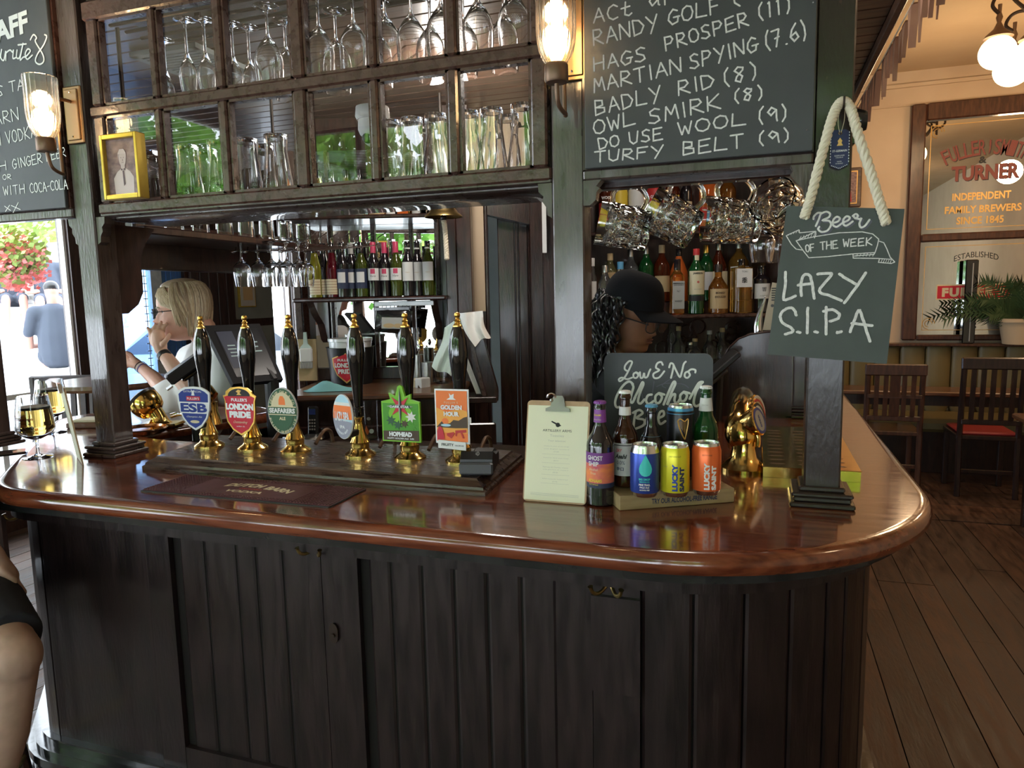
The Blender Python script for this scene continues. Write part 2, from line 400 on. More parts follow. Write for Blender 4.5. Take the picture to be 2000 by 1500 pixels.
# ---------------------------------------------------------------- lettering
_tc = {}
def text_mesh(s, bold=0.0, shear=0.0, spacing=1.0):
    k = (s, bold, shear, spacing)
    if k in _tc: return _tc[k]
    cu = bpy.data.curves.new('t', 'FONT'); cu.body = s; cu.size = 1.0; cu.resolution_u = 3; cu.offset = bold; cu.shear = shear
    cu.space_character = spacing; cu.align_x = 'LEFT'
    ob = bpy.data.objects.new('t', cu)
    me = bpy.data.meshes.new_from_object(ob)
    vs = [v.co.copy() for v in me.vertices]; fs = [tuple(p.vertices) for p in me.polygons]
    bpy.data.objects.remove(ob); bpy.data.curves.remove(cu); bpy.data.meshes.remove(me)
    if vs:
        x0 = min(v.x for v in vs); x1 = max(v.x for v in vs); y0 = min(v.y for v in vs); y1 = max(v.y for v in vs)
    else: x0 = x1 = y0 = y1 = 0
    _tc[k] = (vs, fs, x0, x1, y0, y1); return _tc[k]
def text(b, s, cx, cy, w, h, f, bold=0.0, shear=0.0, spacing=1.0, warp=None):
    """write s centred at (cx,cy) in a w x h box of the local plane; f(a,b) -> Vector maps plane to 3-D"""
    vs, fs, x0, x1, y0, y1 = text_mesh(s, bold, shear, spacing)
    if not vs: return b
    sx = w / max(x1 - x0, 1e-6); sy = h / max(y1 - y0, 1e-6)
    out = []
    for v in vs:
        a = (v.x - (x0 + x1) / 2) * sx; c = (v.y - (y0 + y1) / 2) * sy
        if warp: a, c = warp(a, c)
        out.append(f(cx + a, cy + c))
    return b.add(out, fs)
# hand-drawn capitals: strokes on a 0..1 x 0..1 cell
G = {'A': [[(0, 0), (.5, 1), (1, 0)], [(.15, .35), (.85, .38)]], 'B': [[(0, 0), (.05, 1)], [(.05, 1), (.7, .9), (.7, .6), (.1, .52), (.85, .4), (.85, .1), (0, 0)]],
     'C': [[(.95, .85), (.6, 1), (.2, .85), (0, .5), (.15, .15), (.5, 0), (.95, .1)]], 'D': [[(.05, 0), (0, 1), (.6, .9), (1, .5), (.7, .1), (.05, 0)]],
     'E': [[(.9, 1), (.05, .95), (0, 0), (.95, .03)], [(.03, .5), (.75, .53)]], 'F': [[(.95, 1), (.05, .97), (0, 0)], [(.03, .5), (.7, .53)]],
     'G': [[(.9, .85), (.5, 1), (.1, .7), (0, .35), (.3, 0), (.8, .1), (.9, .45), (.5, .45)], [(.9, .45), (1.05, .45)]], 'H': [[(.05, 1), (0, 0)], [(.95, 1), (.9, 0)], [(.02, .5), (.93, .52)]],
     'I': [[(.5, 1), (.5, 0)]], 'J': [[(.9, 1), (.85, .2), (.5, 0), (.1, .2)]], 'K': [[(.05, 1), (0, 0)], [(.9, 1), (.05, .45), (.95, 0)]],
     'L': [[(.1, 1), (0, .05), (.95, .03)]], 'M': [[(0, 0), (.15, 1), (.5, .35), (.85, 1), (1, 0)]], 'N': [[(0, 0), (.05, 1), (.9, 0), (1, 1)]],
     'O': [[(.5, 1), (.15, .85), (0, .5), (.15, .12), (.5, 0), (.85, .15), (1, .5), (.85, .87), (.5, 1)]], 'P': [[(0, 0), (.08, 1), (.7, .95), (.9, .72), (.6, .48), (.05, .45)]],
     'R': [[(0, 0), (.08, 1), (.7, .95), (.85, .72), (.55, .5), (.05, .48), (.95, 0)]], 'S': [[(.9, .88), (.55, 1), (.15, .85), (.2, .6), (.75, .42), (.85, .15), (.45, 0), (0, .12)]],
     'T': [[(0, .97), (1, 1)], [(.5, .98), (.48, 0)]], 'U': [[(.02, 1), (.05, .25), (.4, 0), (.8, .15), (.95, 1)]], 'V': [[(0, 1), (.5, 0), (1, 1)]],
     'W': [[(0, 1), (.25, 0), (.5, .7), (.75, 0), (1, 1)]], 'X': [[(0, 1), (1, 0)], [(1, 1), (0, 0)]], 'Y': [[(0, 1), (.5, .5)], [(1, 1), (.3, -.1)]], 'Z': [[(0, 1), (1, .97), (0, .02), (1, 0)]],
     't': [[(.4, 1), (.35, .15), (.7, .05), (.95, .2)], [(0, .6), (.8, .68)]], 'a': [[(.85, .75), (.45, .9), (.05, .5), (.3, .1), (.8, .5), (.85, .75), (.9, .15), (1, .1)]],
     'c': [[(.9, .6), (.5, .75), (.1, .4), (.4, 0), (.95, .1)]], 'l': [[(.5, 1), (.45, 0)]], '8': [[(.8, .9), (.4, 1), (.15, .8), (.7, .35), (.5, 0), (.15, .15), (.25, .4), (.75, .75), (.8, .9)]],
     '9': [[(.85, .75), (.4, .95), (.1, .65), (.4, .4), (.85, .75), (.9, .2), (.95, 0)]], '1': [[(.3, .9), (.55, 1), (.5, 0)]], '7': [[(.05, .95), (.9, 1), (.35, 0)], [(.3, .5), (.8, .55)]],
     '6': [[(.8, 1), (.3, .7), (.05, .3), (.4, 0), (.9, .2), (.7, .5), (.15, .35)]], '(': [[(.9, 1.1), (.35, .8), (.25, .3), (.8, -.1)]], ')': [[(.2, 1.1), (.75, .7), (.7, .2), (.3, -.1)]],
     '.': [[(.4, 0), (.6, .03)]], '-': [[(.1, .45), (.9, .5)]], "'": [[(.5, 1), (.45, .8)]], '&': [[(.95, .1), (.25, .8), (.5, 1), (.7, .8), (.1, .3), (.4, 0), (.95, .45)]]}
NARROW = {'I': .4, '(': .55, ')': .55, '.': .4, '1': .45, '-': .7, "'": .3, 'l': .4}
def chalk_word(b, s, p0, p1, h, w, org, ux, uy, off, jit=0.04):
    """strokes for word s between plane points p0 and p1 (baseline ends), letter height h"""
    p0 = Vector(p0); p1 = Vector(p1); d = p1 - p0; L = d.length; d /= L; n = Vector((-d.y, d.x))
    ws = [NARROW.get(c, 1.0) for c in s]; gap = 0.28; tot = sum(ws) + gap * (len(s) - 1); k = L / tot; a = 0
    for c, cw in zip(s, ws):
        jj = (random.random() - .5) * jit
        for st in G.get(c, []):
            pts = []
            for x, y in st:
                q = p0 + d * ((a + x * cw) * k) + n * ((y + jj) * h); pts.append((q.x + (random.random() - .5) * w * .3, q.y + (random.random() - .5) * w * .3))
            b.ribbon(pts, w, org, ux, uy, off)
        a += cw + gap
def spline(pts, n=6):
    out = []; m = len(pts)
    for i in range(m - 1):
        p0 = pts[max(i - 1, 0)]; p1 = pts[i]; p2 = pts[i + 1]; p3 = pts[min(i + 2, m - 1)]
        for k in range(n):
            t = k / n; t2 = t * t; t3 = t2 * t
            out.append(tuple(.5 * ((2 * p1[j]) + (-p0[j] + p2[j]) * t + (2 * p0[j] - 5 * p1[j] + 4 * p2[j] - p3[j]) * t2 + (-p0[j] + 3 * p1[j] - 3 * p2[j] + p3[j]) * t3) for j in range(len(p1))))
    out.append(tuple(pts[-1])); return out
# ---------------------------------------------------------------- architectural glass: clear, with a Fresnel reflection
def thin_glass(name, tint=(1, 1, 1), refl=1.0, rough=0.0):
    m = bpy.data.materials.new(name); m.use_nodes = True; M[name] = m; n = m.node_tree.nodes; L = m.node_tree.links; n.clear()
    o = n.new('ShaderNodeOutputMaterial'); t = n.new('ShaderNodeBsdfTransparent'); g = n.new('ShaderNodeBsdfGlossy'); x = n.new('ShaderNodeMixShader')
    t.inputs[0].default_value = (*tint, 1); g.inputs['Roughness'].default_value = rough; g.inputs[0].default_value = (refl, refl, refl, 1)
    fr = n.new('ShaderNodeFresnel'); ge = n.new('ShaderNodeNewGeometry'); ma = n.new('ShaderNodeMath'); ma.operation = 'MULTIPLY_ADD'; ma.inputs[1].default_value = 1 / 1.5 - 1.5; ma.inputs[2].default_value = 1.5; L.new(ge.outputs['Backfacing'], ma.inputs[0]); L.new(ma.outputs[0], fr.inputs[0])
    m2 = n.new('ShaderNodeMath'); m2.operation = 'MULTIPLY'; m2.use_clamp = True; m2.inputs[1].default_value = 1.9; L.new(fr.outputs[0], m2.inputs[0]); L.new(m2.outputs[0], x.inputs[0]); L.new(t.outputs[0], x.inputs[1]); L.new(g.outputs[0], x.inputs[2]); L.new(x.outputs[0], o.inputs[0])
thin_glass('pane')
thin_glass('thin_glass', (0.97, 0.98, 0.98))
# ---------------------------------------------------------------- floor
random.seed(3)
fb = B().box((-5.1, -3.1, -0.12), (3.3, 9.0, -0.022)); floor = struct('floor', fb, 'gap_dark')
def plank(x0, y0, x1, y1, m, dz):
    o = struct('plank', B().box((x0, y0, -0.03), (x1, y1, dz)), m, floor)
for i in range(60):
    x0 = -5.05 + i * 0.139; ys = [-3.05, random.uniform(-1.2, 1.6), random.uniform(2.6, 4.6), 5.42]
    for a, b_ in zip(ys, ys[1:]):
        plank(x0, a + .002, x0 + 0.135, b_ - .002, random.choice(('floor_wood', 'floor_wood_light', 'floor_wood')), random.uniform(-0.003, 0))
for i in range(25):
    y0 = 5.44 + i * 0.139
    plank(-5.0, y0, -1.0 + random.uniform(-1, 1), y0 + 0.135, 'floor_wood', 0); xs = random.uniform(1.2, 2.0)
    plank(0.3, y0, xs, y0 + 0.135, 'floor_wood_light', random.uniform(-0.003, 0)); plank(xs + .004, y0, 3.25, y0 + 0.135, 'floor_wood', 0)
# ---------------------------------------------------------------- walls with window openings
def wall_open(name, m, axis, pos, thick, a0, a1, z0, z1, holes):
    """axis 'x': wall at x=pos running along y; axis 'y': wall at y=pos running along x; holes (a,b,zl,zh)"""
    b = B(); holes = sorted(holes); cur = a0
    def bx(p, q, l, h):
        if q - p < 1e-4 or h - l < 1e-4: return
        if axis == 'x': b.box((min(pos, pos + thick), p, l), (max(pos, pos + thick), q, h))
        else: b.box((p, min(pos, pos + thick), l), (q, max(pos, pos + thick), h))
    for p, q, l, h in holes: bx(cur, p, z0, z1); bx(p, q, z0, l); bx(p, q, h, z1); cur = q
    bx(cur, a1, z0, z1)
    return struct(name, b, m)
WL = [(-2.7, 1.3, 0.5, 3.3), (P(0, 600, x=-5).y - 1.3, P(146, 600, x=-5).y, 0.35, 2.42), (P(205, 600, x=-5).y, P(365, 600, x=-5).y, 0.02, 2.16),
      (P(533, 600, x=-5).y, P(572, 600, x=-5).y, 0.5, 2.3)]
wall_open('wall_left', 'dark_wood', 'x', -5.0, -0.12, -3.0, 9.0, 0, 3.5, WL)
wall_open('wall_front', 'cream_wall', 'y', -3.0, -0.15, -5.12, 3.3, 0, 3.5, [(a, b_, 0.75, 3.32) for a, b_ in WINS_FRONT])
struct('wall_right', B().box((3.2, -3.15, 0), (3.32, 7.42, 3.5)), 'cream_wall')
struct('wall_back', B().box((0.5, 7.4, 0), (3.32, 7.55, 3.5)), 'cream_wall')
struct('wall_back_left', B().box((-5.12, 8.9, 0), (0.5, 9.0, 3.5)), 'grey_wall')
struct('wall_partition', B().box((0.46, 7.4, 0), (0.54, 9.0, 3.5)), 'cream_wall')
struct('ceiling', B().box((-5.12, -3.15, 3.5), (3.32, 9.0, 3.6)), 'ceiling_cream')
# picture rail / cornice in the right-hand room
struct('trim_1', B().box((0.5, 7.372, 3.36), (3.2, 7.4, 3.39)).box((0.5, 7.385, 3.2), (3.2, 7.4, 3.208)), 'cream_wall')
for n_, (a, b_) in enumerate(WINS_FRONT):
    w = struct('window_%d' % (n_ + 1), B().box((a - .06, -3.02, 0.69), (b_ + .06, -2.96, 0.75)), 'frame_wood')
    f = B()
    for x in (a, a + (b_ - a) / 3, a + 2 * (b_ - a) / 3, b_): f.box((x - .03, -3.1, .75), (x + .03, -3.02, 3.32))
    for z in (.75, 2.3, 3.32): f.box((a, -3.1, z - .03), (b_, -3.02, z + .03))
    o = link(bpy.data.objects.new('window_frame', mesh_from('window_frame', f, 'frame_wood'))); o.parent = w
    o = link(bpy.data.objects.new('pane', mesh_from('pane', B().add([(a, -3.06, .75), (b_, -3.06, .75), (b_, -3.06, 3.32), (a, -3.06, 3.32)], [(0, 1, 2, 3)]), 'pane'))); o.parent = w
# left-hand street windows
for n_, (a, b_, l, h) in enumerate((WL[0], WL[1], WL[3])):
    w = struct('window_%d' % (n_ + 4), B().box((-5.02, a - .03, l - .05), (-4.95, b_ + .03, l)), 'white')
    f = B(); k = 3 if n_ < 2 else 1
    for i in range(k + 1): y = a + (b_ - a) * i / k; f.box((-5.08, y - .02, l), (-5.03, y + .02, h))
    for z in ((l, 0.95, h) if n_ < 2 else (l, h)): f.box((-5.08, a, z - .02), (-5.03, b_, z + .02))
    o = link(bpy.data.objects.new('window_frame', mesh_from('window_frame', f, 'white'))); o.parent = w
    o = link(bpy.data.objects.new('pane', mesh_from('pane', B().add([(-5.055, a, l), (-5.055, b_, l), (-5.055, b_, h), (-5.055, a, h)], [(0, 1, 2, 3)]), 'pane'))); o.parent = w
# blue glazed street door
y0, y1 = WL[2][0], WL[2][1]; ys = P(305, 600, x=-5).y; ys2 = P(326, 600, x=-5).y
dr = struct('door_1', B().box((-5.09, y0, 0.02), (-5.04, y0 + .07, 2.16)).box((-5.09, y1 - .03, .02), (-5.04, y1, 2.16)).box((-5.09, y0, .02), (-5.04, ys, .3)).box((-5.09, y0, 2.08), (-5.04, y1, 2.16)), 'blue_paint')
def dchild(name, b, m):
    o = link(bpy.data.objects.new(name, mesh_from(name, b, m))); o.parent = dr; return o
dchild('stile', B().box((-5.09, ys, .02), (-5.035, ys2, 2.16)), 'etched')
n_b = 4
for i in range(n_b): dchild('board', B().box((-5.085, ys2 + (y1 - ys2) * i / n_b + .004, .02), (-5.045, ys2 + (y1 - ys2) * (i + 1) / n_b - .004, 2.1)), 'blue_paint')
thin_glass('door_glass', (0.33, 0.50, 0.80))
dchild('pane', B().add([(-5.065, y0, .3), (-5.065, ys, .3), (-5.065, ys, 2.1), (-5.065, y0, 2.1)], [(0, 1, 2, 3)]), 'door_glass')
eb = B()
for y in (y0 + .14, ys - .05):
    for k in range(26):
        z = .4 + k * .065; eb.box((-5.060, y - .025, z), (-5.058, y + .025, z + .008)); eb.box((-5.060, y - .004, z), (-5.058, y + .004, z + .065))
dchild('etched_border', eb, 'etched')
tb = B(); text(tb, 'TO', 0, 0, .22, .12, lambda a, b_: Vector((-5.056, ys - .20 + a, 1.98 + b_)), bold=.02)
text(tb, 'SERVICE', 0, 0, .22, .04, lambda a, b_: Vector((-5.056, ys - .20 + a, 1.86 + b_)))
dchild('lettering', tb, 'white')
# wall panelling beside the door
yp = P(455, 600, x=-5).y; yq = P(530, 600, x=-5).y
for i in range(5):
    a = y1 + .03 + (yp - y1 - .03) * i / 5; struct('trim_%d' % (i + 2), B().bev((-5.0, a + .006, 0.1), (-4.965, a + (yp - y1) / 5 - .006, 2.6), .008), 'dark_wood')
struct('trim_7', B().box((-5.0, yp, 1.42), (-4.985, yq, 2.4)).box((-5.0, yp, .2), (-4.985, yq, 1.34)), 'grey_wall')
struct('trim_8', B().bev((-5.0, P(572, 600, x=-5).y, 0.1), (-4.93, P(604, 600, x=-5).y, 2.8), .01), 'frame_wood')
# ---------------------------------------------------------------- street seen through the left-hand windows
struct('pavement', B().box((-22, -8, -.15), (-5.14, 16, -.06)), 'pavement')
struct('garden_ground', B().box((-12, -16, -.2), (12, -3.2, -.1)), 'pavement')
opp = struct('street_wall', B().box((-13.2, 2, -.1), (-13.0, 16, 5)), 'street_white')
for k in range(6):
    a = 5.2 + k * 1.15; o = link(bpy.data.objects.new('brick_panel', mesh_from('brick_panel', B().box((-13.0, a, 1.1), (-12.93, a + .95, 2.6)), 'brick_wall'))); o.parent = opp
struct('trim_9', B().box((-6.9, 4.1, -.1), (-6.75, 9.5, .62)), 'street_white')
# ---------------------------------------------------------------- trees outside the street windows behind the camera
def leaves(b, c, r, n, s, seed, sc=(1, 1, 1)):
    rd = random.Random(seed)
    for _ in range(n):
        u = Vector((rd.gauss(0, 1), rd.gauss(0, 1), rd.gauss(0, 1))).normalized() * r * (rd.random() ** 0.4)
        p = Vector(c) + Vector((u.x * sc[0], u.y * sc[1], u.z * sc[2]))
        a = Vector((rd.gauss(0, 1), rd.gauss(0, 1), rd.gauss(0, 1))).normalized(); q = a.orthogonal().normalized() * s * .5; a = a * s
        b.add([p, p + a * .5 + q, p + a, p + a * .5 - q], [(0, 1, 2, 3)])
for i, (x, y, h, lab) in enumerate(((-3.6, -6.2, 3.0, 'leafy green tree outside the leftmost street window'), (-1.1, -5.6, 3.3, 'leafy green tree outside the middle street window'), (1.6, -6.0, 3.0, 'leafy green tree outside the rightmost street window'), (-7.4, -2.2, 3.0, 'leafy green tree outside the front left-hand window'), (-5.9, -5.6, 3.1, 'leafy green tree at the street corner beyond the leftmost window'), (-8.9, -5.6, 3.3, 'leafy green tree furthest along the street to the left'))):
    t = thing('street_tree', lab, 'tree', (x, y, -.1), group='trees outside the street windows')
    part('trunk', B().tube([(0, 0, 0), (.05, 0, 1), (0, .05, 2.2)], [.12, .09, .06]), 'chair_wood', t)
    b = B(); leaves(b, (0, 0, h), 1.25, 2800, .18, i + 5, (1.1, .7, 1.35)); part('foliage', b, 'leaf_bright' if i != 1 else 'leaf', t, kind='stuff')
# ---------------------------------------------------------------- the bar: outline of the worktop
def arc(cx, cy, r, a0, a1, n):
    return [(cx + r * math.cos(math.radians(a0 + (a1 - a0) * i / n)), cy + r * math.sin(math.radians(a0 + (a1 - a0) * i / n))) for i in range(n + 1)]
OUTER = [(.40, 3.80), (.40, 3.2), (.40, 2.5)] + arc(-.22, 1.93, .62, 0, -90, 22) + [(-.8, 1.31), (-1.4, 1.31), (-1.86, 1.31)] + arc(-1.86, 1.61, .30, -93, -131, 5) + \
        [(-2.45, 1.77)] + arc(-2.74, 2.33, .18, -135, -215, 8) + [(-2.52, 2.90)]
INNER = [(-2.02, 2.66), (-2.26, 2.05), (-2.0, 2.0), (-1.2, 2.0), (-.30, 2.0), (-.16, 2.12), (-.16, 2.96), (.12, 3.02), (.12, 3.80)]
def offset(path, d, closed=False):
    out = []; n = len(path)
    for i, p in enumerate(path):
        a = path[(i - 1) % n] if (closed or i > 0) else p; c = path[(i + 1) % n] if (closed or i < n - 1) else p
        t1 = Vector((p[0] - a[0], p[1] - a[1])); t2 = Vector((c[0] - p[0], c[1] - p[1]))
        if t1.length < 1e-9: t1 = t2.copy()
        if t2.length < 1e-9: t2 = t1.copy()
        t1.normalize(); t2.normalize(); n1 = Vector((-t1.y, t1.x)); n2 = Vector((-t2.y, t2.x)); m = n1 + n2
        m = m / max(m.length, 1e-6); k = 1 / max(m.dot(n1), .5)
        out.append((p[0] - m.x * d * k * -1, p[1] - m.y * d * k * -1))
    return out
# walking OUTER right-side-first the left normal points outwards (away from the bar)? test once
_t = offset(OUTER, .1); SGN = 1 if _t[len(OUTER) // 2][1] < OUTER[len(OUTER) // 2][1] else -1
LOOP = OUTER + INNER
top = thing('bar_worktop', 'polished red-brown wooden bar top with rounded nosing and curved corner', 'bar top', (0, 0, 1.04))
prof = [(-.014, 1.056), (-.006, 1.058), (-.001, 1.066), (0, 1.076), (-.002, 1.087), (-.008, 1.095), (-.018, 1.0995), (-.03, 1.1)]
b = B(); N = len(LOOP)
for d, z in prof: b.v += [Vector((x, y, z)) for x, y in offset(LOOP, SGN * d, True)]
for k in range(len(prof) - 1):
    for i in range(N):
        j = (i + 1) % N; b.f.append((k * N + i, k * N + j, (k + 1) * N + j, (k + 1) * N + i))
b.f.append(tuple(range((len(prof) - 1) * N, len(prof) * N))); b.f.append(tuple(reversed(range(N))))
part('worktop', b, 'bar_top', top, 1, 1)
# ---------------------------------------------------------------- body of the bar, every board a part
BODY = [(x - .10 * min(1, max(0, (-1.6 - x) / .25)), y) for x, y in offset(OUTER, -SGN * .125)[1:-1]]
# dense, arc-length parametrised body line
def dense(path, step=.02):
    out = [Vector(path[0])]
    for a, c in zip(path, path[1:]):
        a = Vector(a); c = Vector(c); L = (c - a).length; n = max(1, int(L / step))
        for i in range(1, n + 1): out.append(a.lerp(c, i / n))
    return out
BD = dense(BODY); SL = [0.0]
for p, q in zip(BD, BD[1:]): SL.append(SL[-1] + (q - p).length)
def at_s(s):
    s = max(0, min(SL[-1] - 1e-6, s)); i = next(k for k in range(len(SL) - 1) if SL[k + 1] >= s); u = (s - SL[i]) / (SL[i + 1] - SL[i])
    p = BD[i].lerp(BD[i + 1], u); t = (BD[min(i + 3, len(BD) - 1)] - BD[max(i - 2, 0)]).normalized(); n = Vector((-t.y, t.x)) * SGN
    return p, n
def s_px(px, py=1230):
    """arc length of the body line where the sight line through px meets it"""
    r = ray(px, py); best = (1e9, 0)
    for k, p in enumerate(BD):
        if p.y > 2.1: continue
        cr = abs(p.x * r.y - p.y * r.x) / math.hypot(r.x, r.y)
        if cr < best[0]: best = (cr, SL[k])
    return best[1]
def strip(s0, s1, z0, z1, d0, d1, ch=0.0):
    if s1 < s0: s0, s1 = s1, s0
    n = max(1, int((s1 - s0) / .035)); b = B(); rows = []
    curved = abs(at_s(s0)[1].angle(at_s(s1)[1])) > .01
    if not curved: n = 1
    for i in range(n + 1):
        p, nn = at_s(s0 + (s1 - s0) * i / n); c = ch if i in (0, n) else 0
        rows.append([Vector((p.x + nn.x * d0, p.y + nn.y * d0, z0)), Vector((p.x + nn.x * (d1 - c), p.y + nn.y * (d1 - c), z0)), Vector((p.x + nn.x * (d1 - c), p.y + nn.y * (d1 - c), z1)), Vector((p.x + nn.x * d0, p.y + nn.y * d0, z1))])
    for r in rows: b.v += r
    for i in range(n):
        for k in range(4): b.f.append((i * 4 + k, (i + 1) * 4 + k, (i + 1) * 4 + (k + 1) % 4, i * 4 + (k + 1) % 4))
    b.f.append((3, 2, 1, 0)); b.f.append((n * 4, n * 4 + 1, n * 4 + 2, n * 4 + 3)); return b
def board(s0, s1, z0, z1, d, gap=.0028, ch=.003):
    """board with chamfered long edges"""
    a, c = min(s0, s1) + gap, max(s0, s1) - gap; w = .006
    b = strip(a + w, c - w, z0, z1, -.012, d); b2 = B()
    for e, i_, o_ in ((a, a, a + w), (c, c, c - w)):
        p, n_ = at_s(i_); q, m_ = at_s(o_)
        vs = [Vector((p.x - n_.x * .012, p.y - n_.y * .012, z0)), Vector((p.x + n_.x * (d - ch), p.y + n_.y * (d - ch), z0)), Vector((q.x + m_.x * d, q.y + m_.y * d, z0)), Vector((q.x - m_.x * .012, q.y - m_.y * .012, z0))]
        vs += [v + Vector((0, 0, z1 - z0)) for v in vs]
        b2.add(vs, [(0, 1, 2, 3), (7, 6, 5, 4), (0, 4, 5, 1), (1, 5, 6, 2), (2, 6, 7, 3), (3, 7, 4, 0)])
    b.add(b2.v, b2.f); return b
body = thing('bar_counter', 'dark stained bar counter front of tongued boards and recessed panels', 'bar counter', (0, 0, 0))
SE = SL[-1]
part('carcass', strip(0.0, SE, 0.02, 1.05, -.06, -.014), 'gap_dark', body, world=1)
part('frieze', strip(0.0, SE, .985, 1.056, -.03, .035), 'front_wood', body, world=1)
part('bed_mould', strip(0.0, SE, 1.028, 1.056, -.03, .085), 'plinth_paint', body, world=1)
FW = 'front_wood'
def S_(px): return s_px(px)
ZT, ZB = .985, .30
def bd(a, c, z0=ZB, z1=ZT, d=0.0, nm='board', m=FW): part(nm, board(a, c, z0, z1, d), m, body, world=1)
def flat_at(a, c, z0=ZB, z1=ZT, d=0.0, nm='stile', m=FW): part(nm, strip(a + .001, c - .001, z0, z1, -.012, d), m, body, world=1)
# plain boards left of panel one
sL = S_(52)
for a, c in ((SE, sL + .45), (sL + .45, sL + .33), (sL + .33, sL + .21), (sL + .21, sL + .1), (sL + .1, S_(96)), (S_(96), S_(128))): bd(min(a, c), max(a, c), d=-.002)
flat_at(S_(128) * 1.0, S_(126) + .001, d=-.011, nm='groove')
bd(S_(296), S_(150), d=-.004, nm='panel'); flat_at(S_(346), S_(298), d=.004)
# panel one
z1t, z1b = P(420, 1060, y=1.43).z, P(440, 1478, y=1.43).z
xs1 = [362, 410, 460, 506, 552, 604]
for a, c in zip(xs1, xs1[1:]): bd(S_(c), S_(a), z1b, z1t, d=-.009)
flat_at(S_(606), S_(348), z1t, ZT, d=.004, nm='rail'); flat_at(S_(606), S_(348), ZB, z1b, d=.004, nm='rail')
flat_at(S_(640), S_(606), d=.004); flat_at(S_(706), S_(641), d=.004)
# panel two
z2t, z2b = P(860, 1103, y=1.43).z, ZB
xs2 = [716, 770, 829, 890, 956, 1022, 1078]
for a, c in zip(xs2, xs2[1:]): bd(S_(c), S_(a), z2b, z2t, d=-.009)
flat_at(S_(1079), S_(707), z2t, ZT, d=.004, nm='rail')
flat_at(S_(1161), S_(1079), d=.005); flat_at(S_(1248), S_(1163), d=.007)
part('hook_block', strip(S_(1246), S_(1164), .74, .955, -.01, .019), FW, body, world=1)
xs3 = [1256, 1340, 1456, 1550, 1612, 1648]
ss = [S_(x) for x in xs3]
for a, c in zip(ss, ss[1:]): bd(c, a, d=0.0)
s = ss[-1]
while s > .12: bd(s - .11, s, d=0.0); s -= .11
# skirting with stacked mouldings
for z0, z1, d in ((0.0, .17, .045), (.17, .20, .060), (.20, .232, .046), (.232, .258, .056), (.258, .276, .038), (.276, .30, .018)):
    part('skirting_moulding', strip(0.0, SE, z0, z1, -.03, d), 'plinth_paint' if z0 > 0 else FW, body, 1, 1)
# keyhole plate and small wear marks
kx = P(652, 1237, y=1.425); kb = B()
kb.prism([(.012 * math.cos(a) * (1 + .25 * abs(math.sin(a))), .026 * math.sin(a)) for a in [2 * PI * i / 16 for i in range(16)]], -.004, .0, Matrix.Translation((kx.x, 1.431 - .004, kx.z)))
kb.tube([(kx.x, 1.418, kx.z - .004), (kx.x, 1.427, kx.z - .004)], .0055, 8)
part('keyhole_plate', kb, 'iron', body, world=1)
lp = P(83, 1045, y=1.40); p_, n_ = at_s(S_(83)); tt = Vector((-n_.y, n_.x))
part('brass_edge', B().bev((-.036, -.012, -.005), (.036, .012, .005), .002, Matrix.Translation((p_.x + n_.x * .012, p_.y + n_.y * .012, lp.z)) @ Matrix.Rotation(math.atan2(n_.y, n_.x) + PI / 2, 4, 'Z')), 'brass_old', body, world=1)
# ---------------------------------------------------------------- coat hooks under the bar top
def coat_hook(px, py, lab, arms=(1, -1), m='brass_old'):
    s = S_(px); p, n = at_s(s); off = .019 if px > 1100 else .007; z = P(px, py, y=p.y - off).z
    t = thing('coat_hook', lab, 'hook', (p.x + n.x * off, p.y + n.y * off, z), math.atan2(n.y, n.x) + PI / 2, 'brass coat hooks under the bar top')
    b = B().prism([(-.009, .024), (-.006, .030), (.006, .030), (.009, .024), (.009, .008), (.005, -.002), (.007, -.014), (-.007, -.014), (-.005, -.002), (-.009, .008)], -.004, 0)
    part('plate', b, m, t)
    for a in arms:
        part('prong', B().tube(spline([(0, -.004, -.010), (a * .008, -.014, -.024), (a * .018, -.03, -.031), (a * .028, -.040, -.026), (a * .032, -.044, -.012)], 4), [.0042] * 16 + [.006], 8), m, t, smooth=1)
    part('screw', B().ball((0, -.004, .021), .003, 8, 4).ball((0, -.004, .009), .003, 8, 4), m, t)
coat_hook(80, 995, 'brass coat hook above the small brass strip, nearest the seated customer', (-1,))
coat_hook(634, 1052, 'brass coat hook under the bar top above the oval keyhole plate')
coat_hook(1190, 1122, 'double brass coat hook on its wooden block beneath the beer bottles')
# ---------------------------------------------------------------- posts
YP = 1.72
def post(x0, x1, lab, m, z0=1.1, z1=2.62, base=True, y0=YP, d=.078, nm='bar_post', lean=0):
    t = thing(nm, lab, 'post', ((x0 + x1) / 2, y0 + d / 2, z0)); w = (x1 - x0) / 2; h = d / 2
    part('shaft', B().bev((-w, -h, 0.0), (w, h, z1 - z0), .004), m, t)
    if base:
        for a, c, e in ((0, .012, .030), (.012, .024, .022), (.024, .034, .026), (.034, .046, .010)):
            part('base_moulding', B().bev((-w - e, -h - e, a), (w + e, h + e, c), .003), m, t)
    return t
# the glazed front leans on these; x values measured on the front plane
post(-2.052, -1.973, 'tall brown bar post left of the glazed cabinet with a wall lamp', 'paint_post')
post(-.483, -.404, 'tall bar post between the glazed cabinet and the crossword chalkboard', 'paint_post')
post(.106, .183, 'worn dark post at the curved end of the bar behind the hanging sign', 'worn_post')
_x = P(24, 850, y=1.80).x
post(_x - .078, _x, 'dark post at the left edge beneath the favourites chalkboard', 'paint_post')
post(P(1549, 760, y=2.95).x, P(1549, 760, y=2.95).x + .08, 'short dark rear post with stepped base behind the brass drip tray', 'dark_wood', y0=2.93, z1=2.6)
